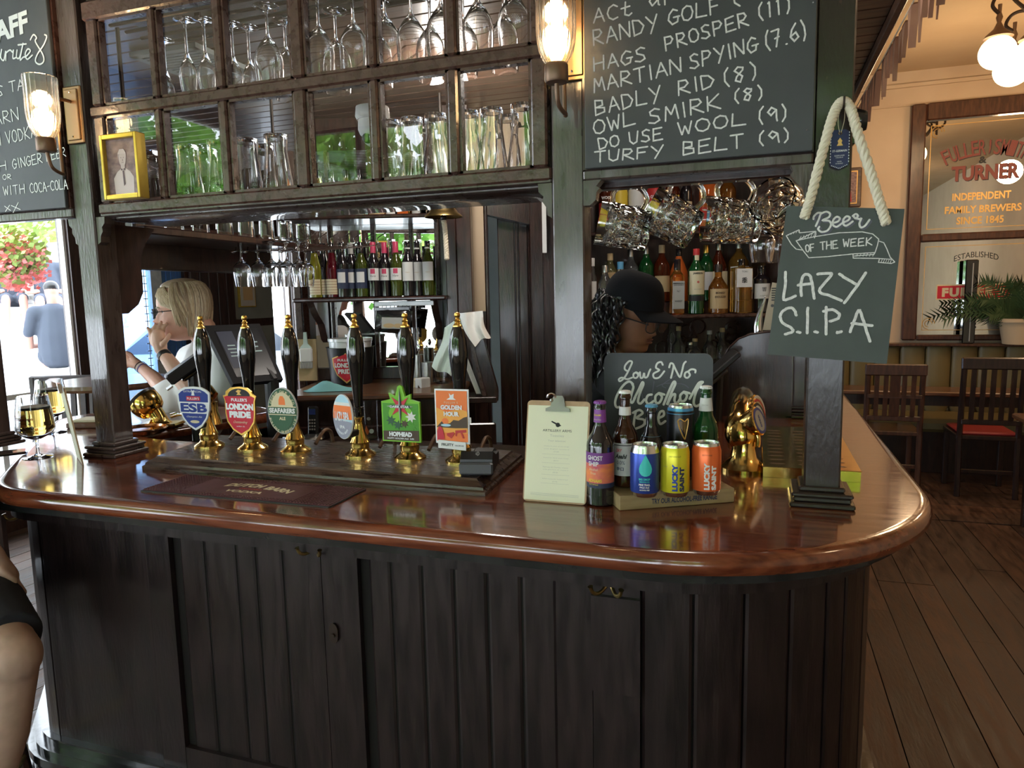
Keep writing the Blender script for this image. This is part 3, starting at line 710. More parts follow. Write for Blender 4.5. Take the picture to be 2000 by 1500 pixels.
# ---------------------------------------------------------------- glazed cabinet over the bar
YC = 1.722
cab = thing('glazed_cabinet', 'brown glazed cabinet of twelve square panes hanging above the hand pumps', 'cabinet', (-1.22, YC, 1.86))
xl, xr, zb, zt = -1.955, -.486, 1.872, 2.56
rails = [(zb, 1.905), (2.163, 2.195), (2.445, 2.50)]
for z0, z1 in rails: part('rail', B().bev((xl, YC, z0), (xr, YC + .035, z1), .005), 'frame_wood', cab, world=1)
VX = [-1.92, -1.69, -1.455, -1.198, -.968, -.742, -.515]
hw = [.020, .011, .013, .019, .012, .014, .02]
for x, w in zip(VX, hw):
    part('stile' if w > .018 else 'glazing_bar', B().bev((x - w, YC - .002, 1.905), (x + w, YC + .033, 2.163), .005).bev((x - w, YC - .002, 2.195), (x + w, YC + .033, 2.445), .005), 'frame_wood', cab, world=1)
for i in range(6):
    for z0, z1 in ((1.905, 2.163), (2.195, 2.445)):
        a, c = VX[i] + hw[i], VX[i + 1] - hw[i + 1]; f = B(); e = .007
        f.box((a, YC + .006, z0), (a + e, YC + .028, z1)).box((c - e, YC + .006, z0), (c, YC + .028, z1)).box((a, YC + .006, z0), (c, YC + .028, z0 + e)).box((a, YC + .006, z1 - e), (c, YC + .028, z1))
        part('glazing_bead', f, 'frame_wood', cab, world=1)
        part('pane', B().add([(a, YC + .02, z0), (c, YC + .02, z0), (c, YC + .02, z1), (a, YC + .02, z1)], [(0, 1, 2, 3)]), 'pane', cab, world=1)
part('shelf', B().bev((xl, YC + .036, 1.872), (xr, YC + .30, 1.886), .003), 'paint_post', cab, world=1)
part('end_panel', B().box((xl, YC + .036, 1.886), (xl + .015, YC + .06, 2.56)), 'dark_wood', cab, world=1)
part('end_panel', B().box((xr - .02, YC + .036, 1.886), (xr, YC + .30, 2.56)), 'dark_wood', cab, world=1)
part('cornice', B().bev((xl, YC + .02, 2.50), (xr, YC + .36, 2.60), .004), 'dark_wood', cab, world=1)
cb = B()
for k, (y, z) in enumerate(((YC + .005, 1.870), (YC + .03, 1.862))):
    cb.bev((xl + .0, y, z - .006), (xr, YC + .285 - k * .01, z + .008 - k * .002), .004)
part('cornice_moulding', cb, 'paint_post', cab, 1, 1)
for k in range(4):
    y = 1.80 + k * .06
    part('stemware_rail', B().bev((xl + .02, y, 2.450), (xr - .03, y + .012, 2.462), .003), 'dark_metal', cab, world=1)
    part('stemware_rail_bracket', B().box((xl + .3, y + .002, 2.462), (xl + .32, y + .010, 2.50)).box((xr - .3, y + .002, 2.462), (xr - .28, y + .010, 2.50)), 'dark_metal', cab, world=1)
# corbels
def corbel(xc, lab, s=1):
    t = thing('corbel', lab, 'bracket', (xc, YC + .02, 1.80)); pr = [(0, .065), (0, -.02), (.012 * s, -.012), (.014 * s, .006), (.024 * s, .020), (.022 * s, .034), (.034 * s, .045), (.036 * s, .065)]
    part('corbel_block', B().prism(pr, -.016, .016), 'paint_post', t)
corbel(-1.972, 'small carved corbel under the left end of the glazed cabinet'); corbel(-.486, 'small carved corbel under the right end of the glazed cabinet', -1); corbel(-2.053, 'small carved corbel under the favourites chalkboard', -1)
# deep scroll bracket behind the left post
zb0 = P(262, 612, x=-1.99).z
t = thing('scroll_bracket', 'large black scroll bracket behind the left bar post under the shelf', 'bracket', (-2.01, 1.80, zb0))
h = 1.85 - zb0; pr = [(0, 0), (.03, -.0), (.075, .03), (.098, .07), (.10, .12), (.098, .17), (.112, .215), (.135, h - .04), (.16, h - .01), (.17, h), (0, h)]
part('bracket_board', B().prism(pr, -.025, .025, plane='yz'), 'dark_wood', t)
# ---------------------------------------------------------------- canopy of dark boards above the bar
cano = struct('ceiling_canopy', B().box((-4.98, 1.62, 2.66), (.47, 4.62, 2.72)), 'gap_dark')
for i in range(30):
    y = 1.62 + i * .1; o = link(bpy.data.objects.new('plank', mesh_from('plank', B().bev((-4.98, y + .003, 2.635), (.45, y + .097, 2.662), .004), 'canopy_wood'))); o.parent = cano
o = link(bpy.data.objects.new('edge_board', mesh_from('edge_board', B().bev((.45, 1.62, 2.60), (.48, 4.62, 2.76), .004), 'canopy_wood'))); o.parent = cano
struct('trim_10', B().box((-4.98, 1.755, 2.55), (.45, 1.80, 2.64)), 'dark_wood')
# header beam at the back of the bar opening
v0 = P(252, 104, z=2.63)
vt = thing('ceiling_vent', 'grey slatted ventilation grille in the dark ceiling behind the stemmed glasses', 'vent', (v0.x, v0.y, 2.62))
c4 = [P(252, 104, z=2.625), P(381, 84, z=2.625), P(425, 98, z=2.625), P(300, 128, z=2.625)]
ux_ = (c4[1] - c4[0]).normalized(); L1 = (c4[1] - c4[0]).length; uy_ = Vector((-ux_.y, ux_.x, 0)); 
if (c4[3] - c4[0]).dot(uy_) < 0: uy_ = -uy_
L2 = max(abs((c4[3] - c4[0]).dot(uy_)), .35); Mv = Matrix((( ux_.x, uy_.x, 0, c4[0].x), (ux_.y, uy_.y, 0, c4[0].y), (0, 0, 1, 2.61), (0, 0, 0, 1)))
part('vent_frame', B().box((0, 0, 0), (L1, .03, .02), Mv).box((0, L2 - .03, 0), (L1, L2, .02), Mv).box((0, 0, 0), (.03, L2, .02), Mv).box((L1 - .03, 0, 0), (L1, L2, .02), Mv), 'grey_wall', vt, world=1)
for k in range(10):
    y = .045 + (L2 - .08) * k / 10; part('slat', B().box((.03, y, 0), (L1 - .03, y + .016, .006), Mv @ Matrix.Translation((0, 0, 0))), 'grey_wall', vt, world=1)
# ---------------------------------------------------------------- crossword chalkboard
PX = Vector((1, 0, 0)); PZ = Vector((0, 0, 1)); FR = Vector((0, -1, 0))
yb = 1.700
bd1 = thing('crossword_chalkboard', 'large chalkboard of handwritten clues such as BADLY RID and OWL SMIRK', 'chalkboard', (-.14, yb, 1.89))
part('board', B().bev((-.396, yb, 1.887), (.104, yb + .012, 2.60), .002), 'chalkboard', bd1, world=1)
part('frame_rail', B().bev((-.404, yb + .012, 1.862), (.106, yb + .05, 1.887), .004), 'paint_post', bd1, world=1)
part('frame_rail', B().bev((-.404, yb + .013, 2.60), (.106, yb + .05, 2.66), .004), 'paint_post', bd1, world=1)
part('backing', B().box((-.404, yb + .0125, 1.887), (.106, yb + .045, 2.60)), 'dark_wood', bd1, world=1)
def cb_pt(px, py): q = P(px, py, y=yb); return (q.x, q.z)
CL = [("ACt", 1160, 45, 1235, 31, 27), ("alo", 1268, 16, 1330, 3, 24), ("RANDY", 1160, 90, 1286, 58, 29), ("GOLF", 1307, 50, 1409, 24, 27), ("(", 1433, 14, 1447, 8, 22), ("HAGS", 1161, 139, 1263, 118, 26),
      ("PROSPER", 1301, 100, 1463, 50, 25), ("(11)", 1480, 39, 1546, 22, 26), ("MARTIAN", 1161, 181, 1332, 141, 27), ("SPYING", 1349, 136, 1481, 99, 26), ("(7.6)", 1496, 98, 1577, 74, 30),
      ("BADLY", 1164, 225, 1292, 197, 28), ("RID", 1326, 186, 1395, 170, 26), ("(8)", 1413, 168, 1480, 152, 28), ("OWL", 1161, 264, 1242, 243, 27), ("SMIRK", 1268, 243, 1409, 212, 27),
      ("(8)", 1433, 201, 1491, 192, 22), ("DO", 1170, 292, 1210, 285, 22), ("USE", 1230, 282, 1295, 272, 23), ("WOOL", 1325, 264, 1458, 243, 23), ("(9)", 1480, 240, 1537, 234, 26),
      ("TURFY", 1162, 318, 1295, 305, 21), ("BELT", 1335, 303, 1452, 288, 25), ("(9)", 1480, 283, 1542, 276, 22)]
ck = B(); rows = B()
pxm = (P(1300, 150, y=yb) - P(1301, 150, y=yb)).length
O0 = Vector((0, yb, 0))
for s_, x0, y0_, x1, y1_, h_ in CL:
    ck = B(); chalk_word(ck, s_, cb_pt(x0, y0_), cb_pt(x1, y1_), h_ * pxm * 1.02, .0036, O0, PX, PZ, .0008); part('chalk_word', ck, 'chalk', bd1, world=1)
dots = B()
for px, py in ((1588, 5), (1576, 254)): q = P(px, py, y=yb); dots.ball((q.x, yb - .001, q.z), .0016, 6, 4)
part('screw_head', dots, 'steel', bd1, world=1)
# arched valance with its brackets and mug rail
va = thing('arched_valance', 'dark wooden valance with carved ends below the crossword chalkboard', 'valance', (-.14, 1.80, 1.80))
zl = P(1150, 402, y=1.72).z
vb = B().prism([(-.404, 1.862), (-.404, zl), (-.388, zl), (-.374, zl + .012), (-.372, zl + .03), (-.364, 1.842), (-.372, 1.848), (-.360, 1.862)], 1.713, 1.75)
part('carved_end', vb, 'paint_post', va, world=1); vb = B().prism([(.106, 1.862), (.060, 1.862), (.066, 1.85), (.060, 1.842), (.072, 1.825), (.085, 1.812), (.092, 1.79), (.106, 1.79)], 1.713, 1.75)
part('carved_end', vb, 'paint_post', va, world=1)
part('valance_board', B().bev((-.404, 1.79, 1.850), (.106, 1.83, 1.90), .004), 'dark_wood', va, world=1)
part('soffit', B().box((-.404, 1.752, 1.865), (.106, 1.789, 1.872)), 'dark_wood', va, world=1)
# ---------------------------------------------------------------- favourites chalkboard, left
bd2 = thing('favourites_chalkboard', 'grey chalkboard headed staff favourites at the left edge', 'chalkboard', (-2.3, yb, 1.89))
part('board', B().bev((-2.75, yb, 1.897), (-2.062, yb + .012, 2.60), .002), 'chalkboard', bd2, world=1)
part('frame_rail', B().bev((-2.75, yb + .012, 1.868), (-2.052, yb + .05, 1.897), .004), 'paint_post', bd2, world=1)
part('backing', B().box((-2.75, yb + .013, 1.897), (-2.056, yb + .045, 2.60)), 'frame_wood', bd2, world=1)
def fpt(px, py): q = P(px, py, y=yb); return (q.x, q.z)
fk = B(); pm2 = abs(fpt(60, 300)[1] - fpt(60, 301)[1])
for s_, x0, y0_, x1, y1_, h_, w_ in (("'S", -22, 190, 8, 188, 22, .003), ("TA", 20, 180, 48, 174, 20, .003), ("BARN", -24, 250, 38, 233, 24, .003), ("WITH", -50, 292, 3, 284, 24, .003), ("VODKA", 14, 281, 72, 268, 24, .003),
      ("WITH", -45, 342, 14, 331, 18, .0028), ("GINGER", 26, 330, 84, 318, 19, .0028), ("BEER", 92, 315, 130, 305, 18, .0028), ("OR", 6, 351, 23, 350, 10, .0022), ("WITH", 8, 382, 50, 377, 18, .0028), ("COCA-COLA", 60, 377, 133, 369, 19, .0028), ("X", 11, 413, 21, 411, 11, .0024), ("X", 26, 415, 40, 409, 15, .0024)):
    fk = B(); chalk_word(fk, s_, fpt(x0, y0_), fpt(x1, y1_), h_ * pm2, w_, O0, PX, PZ, .0008); part('chalk_word', fk, 'chalk_bright', bd2, world=1)
a_, b_ = fpt(-45, 87), fpt(58, 76)
fk = B(); text(fk, 'STAFF', 0, 0, b_[0] - a_[0], 42 * pm2, lambda u, v: Vector((u + (a_[0] + b_[0]) / 2, yb - .0012, v + (a_[1] + b_[1]) / 2 + 21 * pm2 + u * .12)), bold=.04)
scr = [[(-50, 90), (-30, 100), (-40, 128), (-48, 140)], [(-8, 98), (-14, 118), (-2, 118), (4, 96), (2, 112), (8, 118), (12, 100), (12, 118)], [(12, 104), (20, 98), (25, 102), (27, 98), (26, 114), (33, 112)],
       [(34, 98), (33, 112), (39, 112), (46, 84), (40, 116), (46, 112), (52, 110), (60, 100), (55, 96), (50, 106), (54, 116), (64, 108)], [(36, 88), (52, 86)], [(60, 78), (66, 68), (72, 74), (70, 82), (84, 106), (86, 120), (78, 126), (70, 120), (74, 106), (86, 88), (92, 72), (88, 68)]]
part('chalk_heading', fk, 'chalk_bright', bd2, world=1); fk = B()
for st in scr: fk.ribbon(spline([fpt(*p) for p in st], 5), .0048, O0, PX, PZ, .001)
part('chalk_script', fk, 'chalk_bright', bd2, world=1)
# ---------------------------------------------------------------- wall lamps with ribbed glass shades
def sconce(px, pyb, pyt, plate, lab):
    """plate: (x0,y0,x1,y1) pixels of the back plate on the post front"""
    q0 = P(plate[0], plate[3], y=YP); q1 = P(plate[2], plate[1], y=YP); xc = (q0.x + q1.x) / 2; zc = (q0.z + q1.z) / 2
    c = P(px, pyb, y=1.60); top_z = P(px, pyt, y=1.60).z
    t = thing('wall_lamp', lab, 'lamp', (c.x, 1.60, c.z))
    hz = abs(q1.z - q0.z) / 2
    part('back_plate', B().bev((xc - .036, YP - .008, zc - hz), (xc + .036, YP - .001, zc + hz), .003).bev((xc - .026, YP - .013, zc - hz + .01), (xc + .026, YP - .007, zc + hz - .01), .002), 'bronze_plate', t, world=1)
    part('screw', B().ball((xc, YP - .014, zc + hz - .02), .003, 8, 4).ball((xc, YP - .014, zc - hz + .02), .003, 8, 4), 'chrome', t, world=1)
    zj = zc + hz * .45
    part('arm', B().tube(spline([(xc, YP - .012, zj), (xc, YP - .045, zj - .002), (xc - .008, YP - .055, zj - .02), (xc - .008, YP - .055, c.z - .035), (xc * .6 + c.x * .4, YP - .066, c.z - .058), (c.x, 1.612, c.z - .045), (c.x, 1.60, c.z)], 7), .0052, 10), 'bronze', t, 1, 1)
    part('cup', B().lathe([(.004, -.006), (.024, -.004), (.0265, 0), (.0265, .032), (.024, .036), (.02, .036)], 28), 'bronze', t, smooth=1)
    H = top_z - c.z
    rp = lambda a, z, r: .0011 * math.cos(a * 20) * (1 if z > .045 else .3)
    pr = [(.023, .034), (.030, .044), (.038, .062), (.0425, .085), (.0440, .11), (.0435, H * .8), (.0445, H - .004), (.0450, H)]
    inn = [(r - .003, z) for r, z in reversed(pr)]; inn[0] = (inn[0][0], H - .0005)
    part('glass_shade', B().lathe(pr + inn, 80, ripple=rp, cap=False), 'shade_glass', t, smooth=1)
    part('bulb', B().lathe([(.004, .036), (.012, .046), (.026, .066), (.029, .088), (.024, .108), (.012, .122), (.0, .126)], 20), 'filament', t, smooth=1)
    l = add_light('lamp_glow', 'POINT', (c.x, 1.60, c.z + .14), 3.2, WARM, radius=.03); l.parent = t; l.location = (0, -.0, .145)
sconce(91, 294, 148, (125, 165, 170, 285), 'lit ribbed-glass wall lamp left of the glazed cabinet')
sconce(1087, 158, -35, (1100, -60, 1138, 162), 'lit ribbed-glass wall lamp on the post beside the crossword chalkboard')
# ---------------------------------------------------------------- glasses in the cabinet
def stem_prof(H, fr, sh, rb, rr, zr, t=.0016):
    """H height, foot radius, stem height, bowl radius at zr, rim radius"""
    o = [(0, 0), (fr, 0), (fr, .0015), (fr * .5, .004), (.0065, .010), (.0042, .025), (.0042, sh - .012), (.008, sh), (rb * .55, sh + (zr - sh) * .28), (rb * .88, sh + (zr - sh) * .62), (rb, zr), ((rb + rr) / 2 + .0015, (zr + H) / 2), (rr, H)]
    i = [(rr - t, H), ((rb + rr) / 2 - t, (zr + H) / 2), (rb - t, zr), (rb * .88 - t, sh + (zr - sh) * .64), (rb * .55 - t, sh + (zr - sh) * .34), (0, sh + .006)]
    return o + i
def glass_thing(nm, lab, cat, prof, loc, group=None, rot=None, n=24, m='glass'):
    t = thing(nm, lab, cat, loc, 0, group, rot); part('glass_body', B().lathe(prof, n), m, t, smooth=1); return t
FL = stem_prof(.215, .033, .105, .027, .022, .165)
TU = stem_prof(.235, .038, .085, .042, .037, .155)
def burst(r, z):
    b = B()
    for k in range(13):
        a = -PI / 2 + (k - 6) * .0; th = PI * k / 12
        for e0, e1 in ((.008, .017),):
            pts = []
            for e in (e0, e1):
                u = math.cos(th) * e; v = math.sin(th) * e; an = -PI / 2 + u / r; pts.append((an, z - v))
            (a0, z0), (a1, z1) = pts; rr = r + .0006; w = .0004
            b.add([(rr * math.cos(a0 - w / r), rr * math.sin(a0 - w / r), z0), (rr * math.cos(a0 + w / r), rr * math.sin(a0 + w / r), z0 + w), (rr * math.cos(a1 + w / r), rr * math.sin(a1 + w / r), z1), (rr * math.cos(a1 - w / r), rr * math.sin(a1 - w / r), z1 - w)], [(0, 1, 2, 3)])
    return b
fl0 = glass_thing('flute_glass', 'stemmed flute hanging upside down in the upper row of the glazed cabinet', 'glass', FL, (0, 0, 5), 'flutes hanging behind the upper left panes', (PI, 0, 0))
tu0 = glass_thing('tulip_glass', 'stemmed tulip beer glass hanging upside down behind the upper cabinet panes', 'glass', TU, (0, 0, 5), 'tulip glasses hanging behind the upper right panes', (PI, 0, 0))
mb = burst(.0415, .165); mb.v = [Vector((v.x, -v.y, v.z)) for v in mb.v]; part('printed_sunburst', mb, 'etch_mark', tu0)
NTH = ['first', 'second', 'third', 'fourth', 'fifth', 'sixth', 'seventh', 'eighth', 'ninth', 'tenth', 'eleventh', 'twelfth', 'thirteenth', 'fourteenth', 'fifteenth', 'sixteenth', 'seventeenth']
for k, (px, y) in enumerate(((318, 1.95), (362, 1.84), (398, 1.86), (452, 1.92), (484, 1.96))):
    q = P(px, 60, y=y); loc = (q.x, y, 2.449); lab = 'flute glass hanging upside down, %s from the left in the cabinet\'s upper row' % NTH[k]
    if k == 0: fl0.location = loc; fl0['label'] = lab; WM[fl0.name] = Matrix.Translation(loc) @ Matrix.Rotation(PI, 4, 'X')
    else: dup(fl0, loc, rot=(PI, 0, random.random() * 6), label=lab)
for k, (px, y) in enumerate(((522, 1.85), (556, 1.96), (622, 1.84), (655, 1.955), (690, 1.85), (738, 1.955), (752, 1.84), (803, 1.86), (840, 1.96), (862, 1.84), (905, 1.96), (934, 1.85), (985, 1.96), (1004, 1.84))):
    q = P(px, 60, y=y); loc = (q.x, y, 2.449); lab = 'tulip glass hanging upside down, %s from the left behind the upper cabinet panes' % NTH[k]
    if k == 0: tu0.location = loc; tu0['label'] = lab
    else: dup(tu0, loc, rot=(PI, 0, random.uniform(-.5, .5)), label=lab)
def pint_prof(H, rb, rt, bulge=.0):
    o = [(0, 0), (rb, 0), (rb + .001, .004), (rb * .96, H * .25), ((rb + rt) / 2, H * .5), (rt * .98 + bulge, H * .78), (rt, H)]; t = .0025
    return o + [(rt - t, H), (rt * .98 + bulge - t, H * .78), ((rb + rt) / 2 - t, H * .5), (rb * .96 - t, H * .25), (rb - t - .002, .014), (0, .014)]
PT = pint_prof(.205, .030, .041, .004); PS = pint_prof(.198, .034, .043, .003)
pt0 = glass_thing('pint_glass', 'tall pint glass standing upside down', 'glass', PT, (0, 0, 5), 'pint glasses on the lower cabinet shelf', (PI, 0, 0))
rb_ = B(); R_ = .040
def on_cyl(R, z0, flip=True):
    def f(a, c): an = PI / 2 + a / R; return Vector((R * math.cos(an), R * math.sin(an), z0 - c if flip else z0 + c))
    return f
text(rb_, 'LONDON', 0, .0, .045, .009, on_cyl(.0385, .125), bold=.02); text(rb_, 'PRIDE', 0, -.016, .045, .014, on_cyl(.0405, .125), bold=.03)
ps0 = glass_thing('pint_glass', 'short pint glass standing upside down', 'glass', PS, (0, 0, 5), 'pint glasses on the lower cabinet shelf', (PI, 0, 0))
rb_.v = [Vector((v.x, v.y, v.z)) for v in rb_.v]; part('printed_lettering', rb_, 'etch_mark', ps0)
first = {'t': True, 's': True}
for k, (px, y, kd) in enumerate(((292, 1.88, 's'), (366, 1.86, 's'), (402, 1.955, 's'), (428, 1.85, 's'), (482, 1.86, 's'), (512, 1.955, 's'), (540, 1.85, 's'), (762, 1.86, 't'), (806, 1.86, 't'), (832, 1.955, 't'), (853, 1.85, 't'), (915, 1.86, 't'), (962, 1.86, 't'), (990, 1.955, 't'), (1022, 1.85, 't'))):
    H = .205 if kd == 't' else .198; src = pt0 if kd == 't' else ps0; q = P(px, 300, y=y); loc = (q.x, y, 1.8865 + H)
    lab = '%s pint glass upside down, %s from the left on the cabinet\'s lower shelf' % ('tall' if kd == 't' else 'short printed', NTH[k])
    if first[kd]: src.location = loc; src['label'] = lab; first[kd] = False
    else: dup(src, loc, rot=(PI, 0, random.uniform(-.6, .6)), label=lab)
# ---------------------------------------------------------------- white dome camera
q = P(700, 245, y=2.0)
t = thing('security_camera', 'white dome security camera behind the empty lower cabinet pane', 'camera', (q.x, 2.09, 2.10))
part('camera_base', B().lathe([(.0, .10), (.052, .10), (.055, .07), (.05, .06), (0, .06)], 24), 'white', t, smooth=1)
part('camera_body', B().lathe([(.046, .062), (.048, .03), (.042, .015), (.036, .01)], 24), 'white', t, smooth=1)
part('camera_ball', B().ball((0, 0, .012), .036, 18, 12), 'white_gloss', t, smooth=1)
part('lens', B().ball((-.006, -.028, .0), .017, 12, 8), 'plastic_black', t, smooth=1)
part('bracket', B().tube([(0, 0, .10), (0, 0, .53)], .012, 10), 'white', t)
# ---------------------------------------------------------------- framed sepia portrait
q0 = P(212, 388, y=1.69); q1 = P(272, 256, y=1.69)
w_ = q1.x - q0.x; h_ = .135
t = thing('portrait_frame', 'gold framed sepia portrait of a smiling man in a bow tie, glowing beside the lamp', 'picture', (q0.x + w_ / 2, 1.692, 1.905), 0.0)
w2 = w_ / 2
fr = B()
for a in ((-w2, 0, -w2 + .010, h_), (w2 - .010, 0, w2, h_), (-w2 + .010, 0, w2 - .010, .010), (-w2 + .010, h_ - .010, w2 - .010, h_)): fr.bev((a[0], -.018, a[1]), (a[2], .018, a[3]), .0015)
part('frame', fr, 'gilt_frame', t)
part('print', B().box((-w2 + .010, -.004, .010), (w2 - .010, .004, h_ - .010)), 'photo_sepia', t)
pp = B(); 
def ell(cx, cz, rx, rz, n=18, a0=0, a1=2 * PI): return [(cx + rx * math.cos(a0 + (a1 - a0) * i / n), cz + rz * math.sin(a0 + (a1 - a0) * i / n)) for i in range(n)]
pp.prism([(-.028, .0105), (-.03, .045), (-.018, .058), (-.006, .064), (.008, .064), (.02, .057), (.030, .045), (.028, .0105)], -.0046, -.004)
part('shirt', pp, 'photo_light', t)
part('face', B().prism(ell(0, .084, .0105, .016), -.0054, -.0046).prism([(-.006, .06), (.006, .06), (.006, .072), (-.006, .072)], -.0052, -.0046), 'photo_mid', t)
part('hair', B().prism([(-.0115, .084), (-.012, .096), (-.006, .104), (.006, .104), (.012, .096), (.0115, .084), (.009, .094), (-.009, .094)], -.006, -.0054), 'photo_light', t)
part('features', B().prism(ell(-.0038, .0865, .0014, .0006, 8), -.0058, -.0054).prism(ell(.0038, .0865, .0014, .0006, 8), -.0058, -.0054).prism([(-.006, .0645), (0, .0625), (.006, .0645), (.006, .060), (0, .062), (-.006, .060)], -.0058, -.0054).prism([(-.002, .06), (.002, .06), (.004, .032), (-.001, .028)], -.0056, -.0052), 'photo_dark', t)
part('smile', B().prism(ell(0, .0765, .0036, .0008, 10), -.0058, -.0054).prism(ell(.0008, .0815, .0010, .0022, 8), -.0058, -.0054), 'photo_shade', t)
for c_x in t.children:
    if c_x.name.split('.')[0] in ('shirt', 'face', 'hair', 'features', 'smile'): c_x.scale = (1.3, 1, 1)
t.scale = (1, 1, 1.40)
# ---------------------------------------------------------------- wooden plinth of the hand pumps
ZP = 1.136
pl = thing('pump_plinth', 'long moulded dark wooden plinth carrying the six hand pumps', 'plinth', (-1.17, 1.79, 1.1))
PLO = [(-1.735, 1.600), (-.630, 1.590), (-.655, 1.985), (-1.80, 1.985)]
pb = B(); prf = [(0, 1.1002), (0, 1.110), (-.006, 1.113), (-.008, 1.120), (-.028, 1.131), (-.032, ZP)]
sgn = 1
t_ = offset(PLO, .01, True); sgn = 1 if t_[0][0] > PLO[0][0] or t_[0][1] < PLO[0][1] else -1
_o = offset(PLO, .02, True); area = lambda q: abs(sum(q[i][0] * q[(i + 1) % 4][1] - q[(i + 1) % 4][0] * q[i][1] for i in range(4)))
SO = 1 if area(_o) > area(PLO) else -1
for d, z in prf: pb.v += [Vector((x, y, z)) for x, y in offset(PLO, SO * d, True)]
for k in range(len(prf) - 1):
    for i in range(4): j = (i + 1) % 4; pb.f.append((k * 4 + i, k * 4 + j, k * 4 + 4 + j, k * 4 + 4 + i))
pb.f.append((20, 21, 22, 23)); pb.f.append((3, 2, 1, 0))
part('plinth_board', pb, 'pump_wood', pl, world=1)
# ---------------------------------------------------------------- hand pumps
def hand_pump(x, lab, px_base):
    t = thing('hand_pump', lab, 'hand pump', (x, 1.79, ZP), 0, 'hand pumps on the wooden plinth')
    pr = [(.046, 0), (.046, .005), (.040, .010), (.030, .016), (.026, .022), (.0275, .030), (.027, .036), (.029, .041), (.0255, .047), (.0225, .056), (.0165, .072), (.0130, .090), (.0115, .103), (.0145, .108), (.0145, .114), (.011, .116)]
    part('pump_base', B().lathe([(0, 0)] + pr, 32), 'brass', t, smooth=1)
    part('collar', B().lathe([(.0115, .114), (.0135, .117), (.0135, .139), (.0155, .141), (.0155, .144), (.0125, .146)], 24), 'gloss_black', t, smooth=1)
    hp = [(.0130, .145), (.0140, .165), (.0165, .205), (.0190, .235), (.0235, .268), (.0262, .292), (.0262, .312), (.0240, .338), (.0190, .360), (.0145, .372), (.0120, .378)]
    part('handle', B().lathe(hp, 32), 'gloss_black', t, smooth=1)
    part('finial', B().lathe([(.0130, .374), (.0130, .379), (.0085, .384), (.0070, .389), (.0095, .392), (.0055, .397), (.0050, .400), (.0075, .403), (.0085, .408), (.0070, .413), (.0, .416)], 24), 'gold', t, smooth=1)
    part('clip_bracket', B().bev((-.008, -.060, .062), (.008, -.012, .080), .002), 'plastic_black', t)
    part('swan_neck', B().tube(spline([(.03, .06, .012), (.03, .085, .03), (.03, .115, .045), (.03, .145, .035), (.03, .155, 0.0)], 4), .006, 8), 'bronze', t, smooth=1)
    return t
PXS = [-1.652, -1.484, -1.326, -1.10, -.937, -.777]
PN = ['hand pump at the left end wearing the blue shield clip', 'hand pump wearing the red shield clip', 'hand pump wearing the oval green-banded clip', 'hand pump wearing the tilted oval pink and grey clip', 'hand pump wearing the green square clip with a star', 'hand pump wearing the orange poster clip, beside the card reader']
pumps = [hand_pump(x, l, 0) for x, l in zip(PXS, PN)]
for p_ in pumps: p_['group'] = 'hand pumps on the wooden plinth'
YCL = 1.722                      # plane of the clips
def clip_frame(k, pxl, pyt, pxr, pyb, rz=0):
    c = P((pxl + pxr) / 2, (pyt + pyb) / 2, y=YCL); a = P(pxl, (pyt + pyb) / 2, y=YCL); d = P(pxr, (pyt + pyb) / 2, y=YCL); u = P((pxl + pxr) / 2, pyt, y=YCL); v = P((pxl + pxr) / 2, pyb, y=YCL)
    w = (d.x - a.x) / 2; h = (u.z - v.z) / 2; root = pumps[k]
    lc = Vector((c.x - PXS[k], YCL - 1.79, c.z - ZP)); R = Matrix.Translation(lc) @ Matrix.Rotation(rz, 4, 'Z')
    return root, w, h, R
def lay(par, nm, poly, k, m, R, th=.0006, d0=None):
    """flat printed layer number k in front of the clip plate"""
    y1 = -.0055 - k * .0005; return part(nm, B().prism(poly, y1, y1 + (d0 or th), R), m, par)
def txt(par, s, cx, cz, w, h, k, m, R, **kw):
    y1 = -.0057 - k * .0005; b = B(); text(b, s, cx, cz, w, h, lambda a, c: R @ Vector((a, y1, c)), **kw); return part('lettering', b, m, par)
def arc_txt(par, s, r, cz, a0, a1, h, k, m, R, inside=False, rx=1.0):
    """letters along an arc, angles in degrees clockwise from the left"""
    y1 = -.0057 - k * .0005; b = B(); n = len(s)
    for i, ch in enumerate(s):
        if ch == ' ': continue
        a = math.radians(a0 + (a1 - a0) * (i + .5) / n); dirx = Vector((math.cos(a), math.sin(a))); c = Vector((dirx.x * r * rx, cz + dirx.y * r)); rot = a - PI / 2 if not inside else a + PI / 2
        ux = Vector((math.cos(rot), math.sin(rot))); uz = Vector((-ux.y, ux.x)); wch = abs(math.radians(a1 - a0)) * r / n * .75
        text(b, ch, 0, 0, wch * (.5 if ch in "I'.," else 1), h, lambda p, q: R @ Vector((c.x + ux.x * p + uz.x * q, y1, c.y + ux.y * p + uz.y * q)), bold=.02)
    return part('lettering', b, m, par)
def shield(w, h, s=1.0):
    pts = [(-.80, .86), (-.5, .97), (0, 1.0), (.5, .97), (.80, .86), (1.0, .72), (.98, .35), (.93, -.05), (.75, -.45), (.42, -.80), (0, -1.0), (-.42, -.80), (-.75, -.45), (-.93, -.05), (-.98, .35), (-1.0, .72)]
    return [(x * w * s, z * h * s) for x, z in pts]
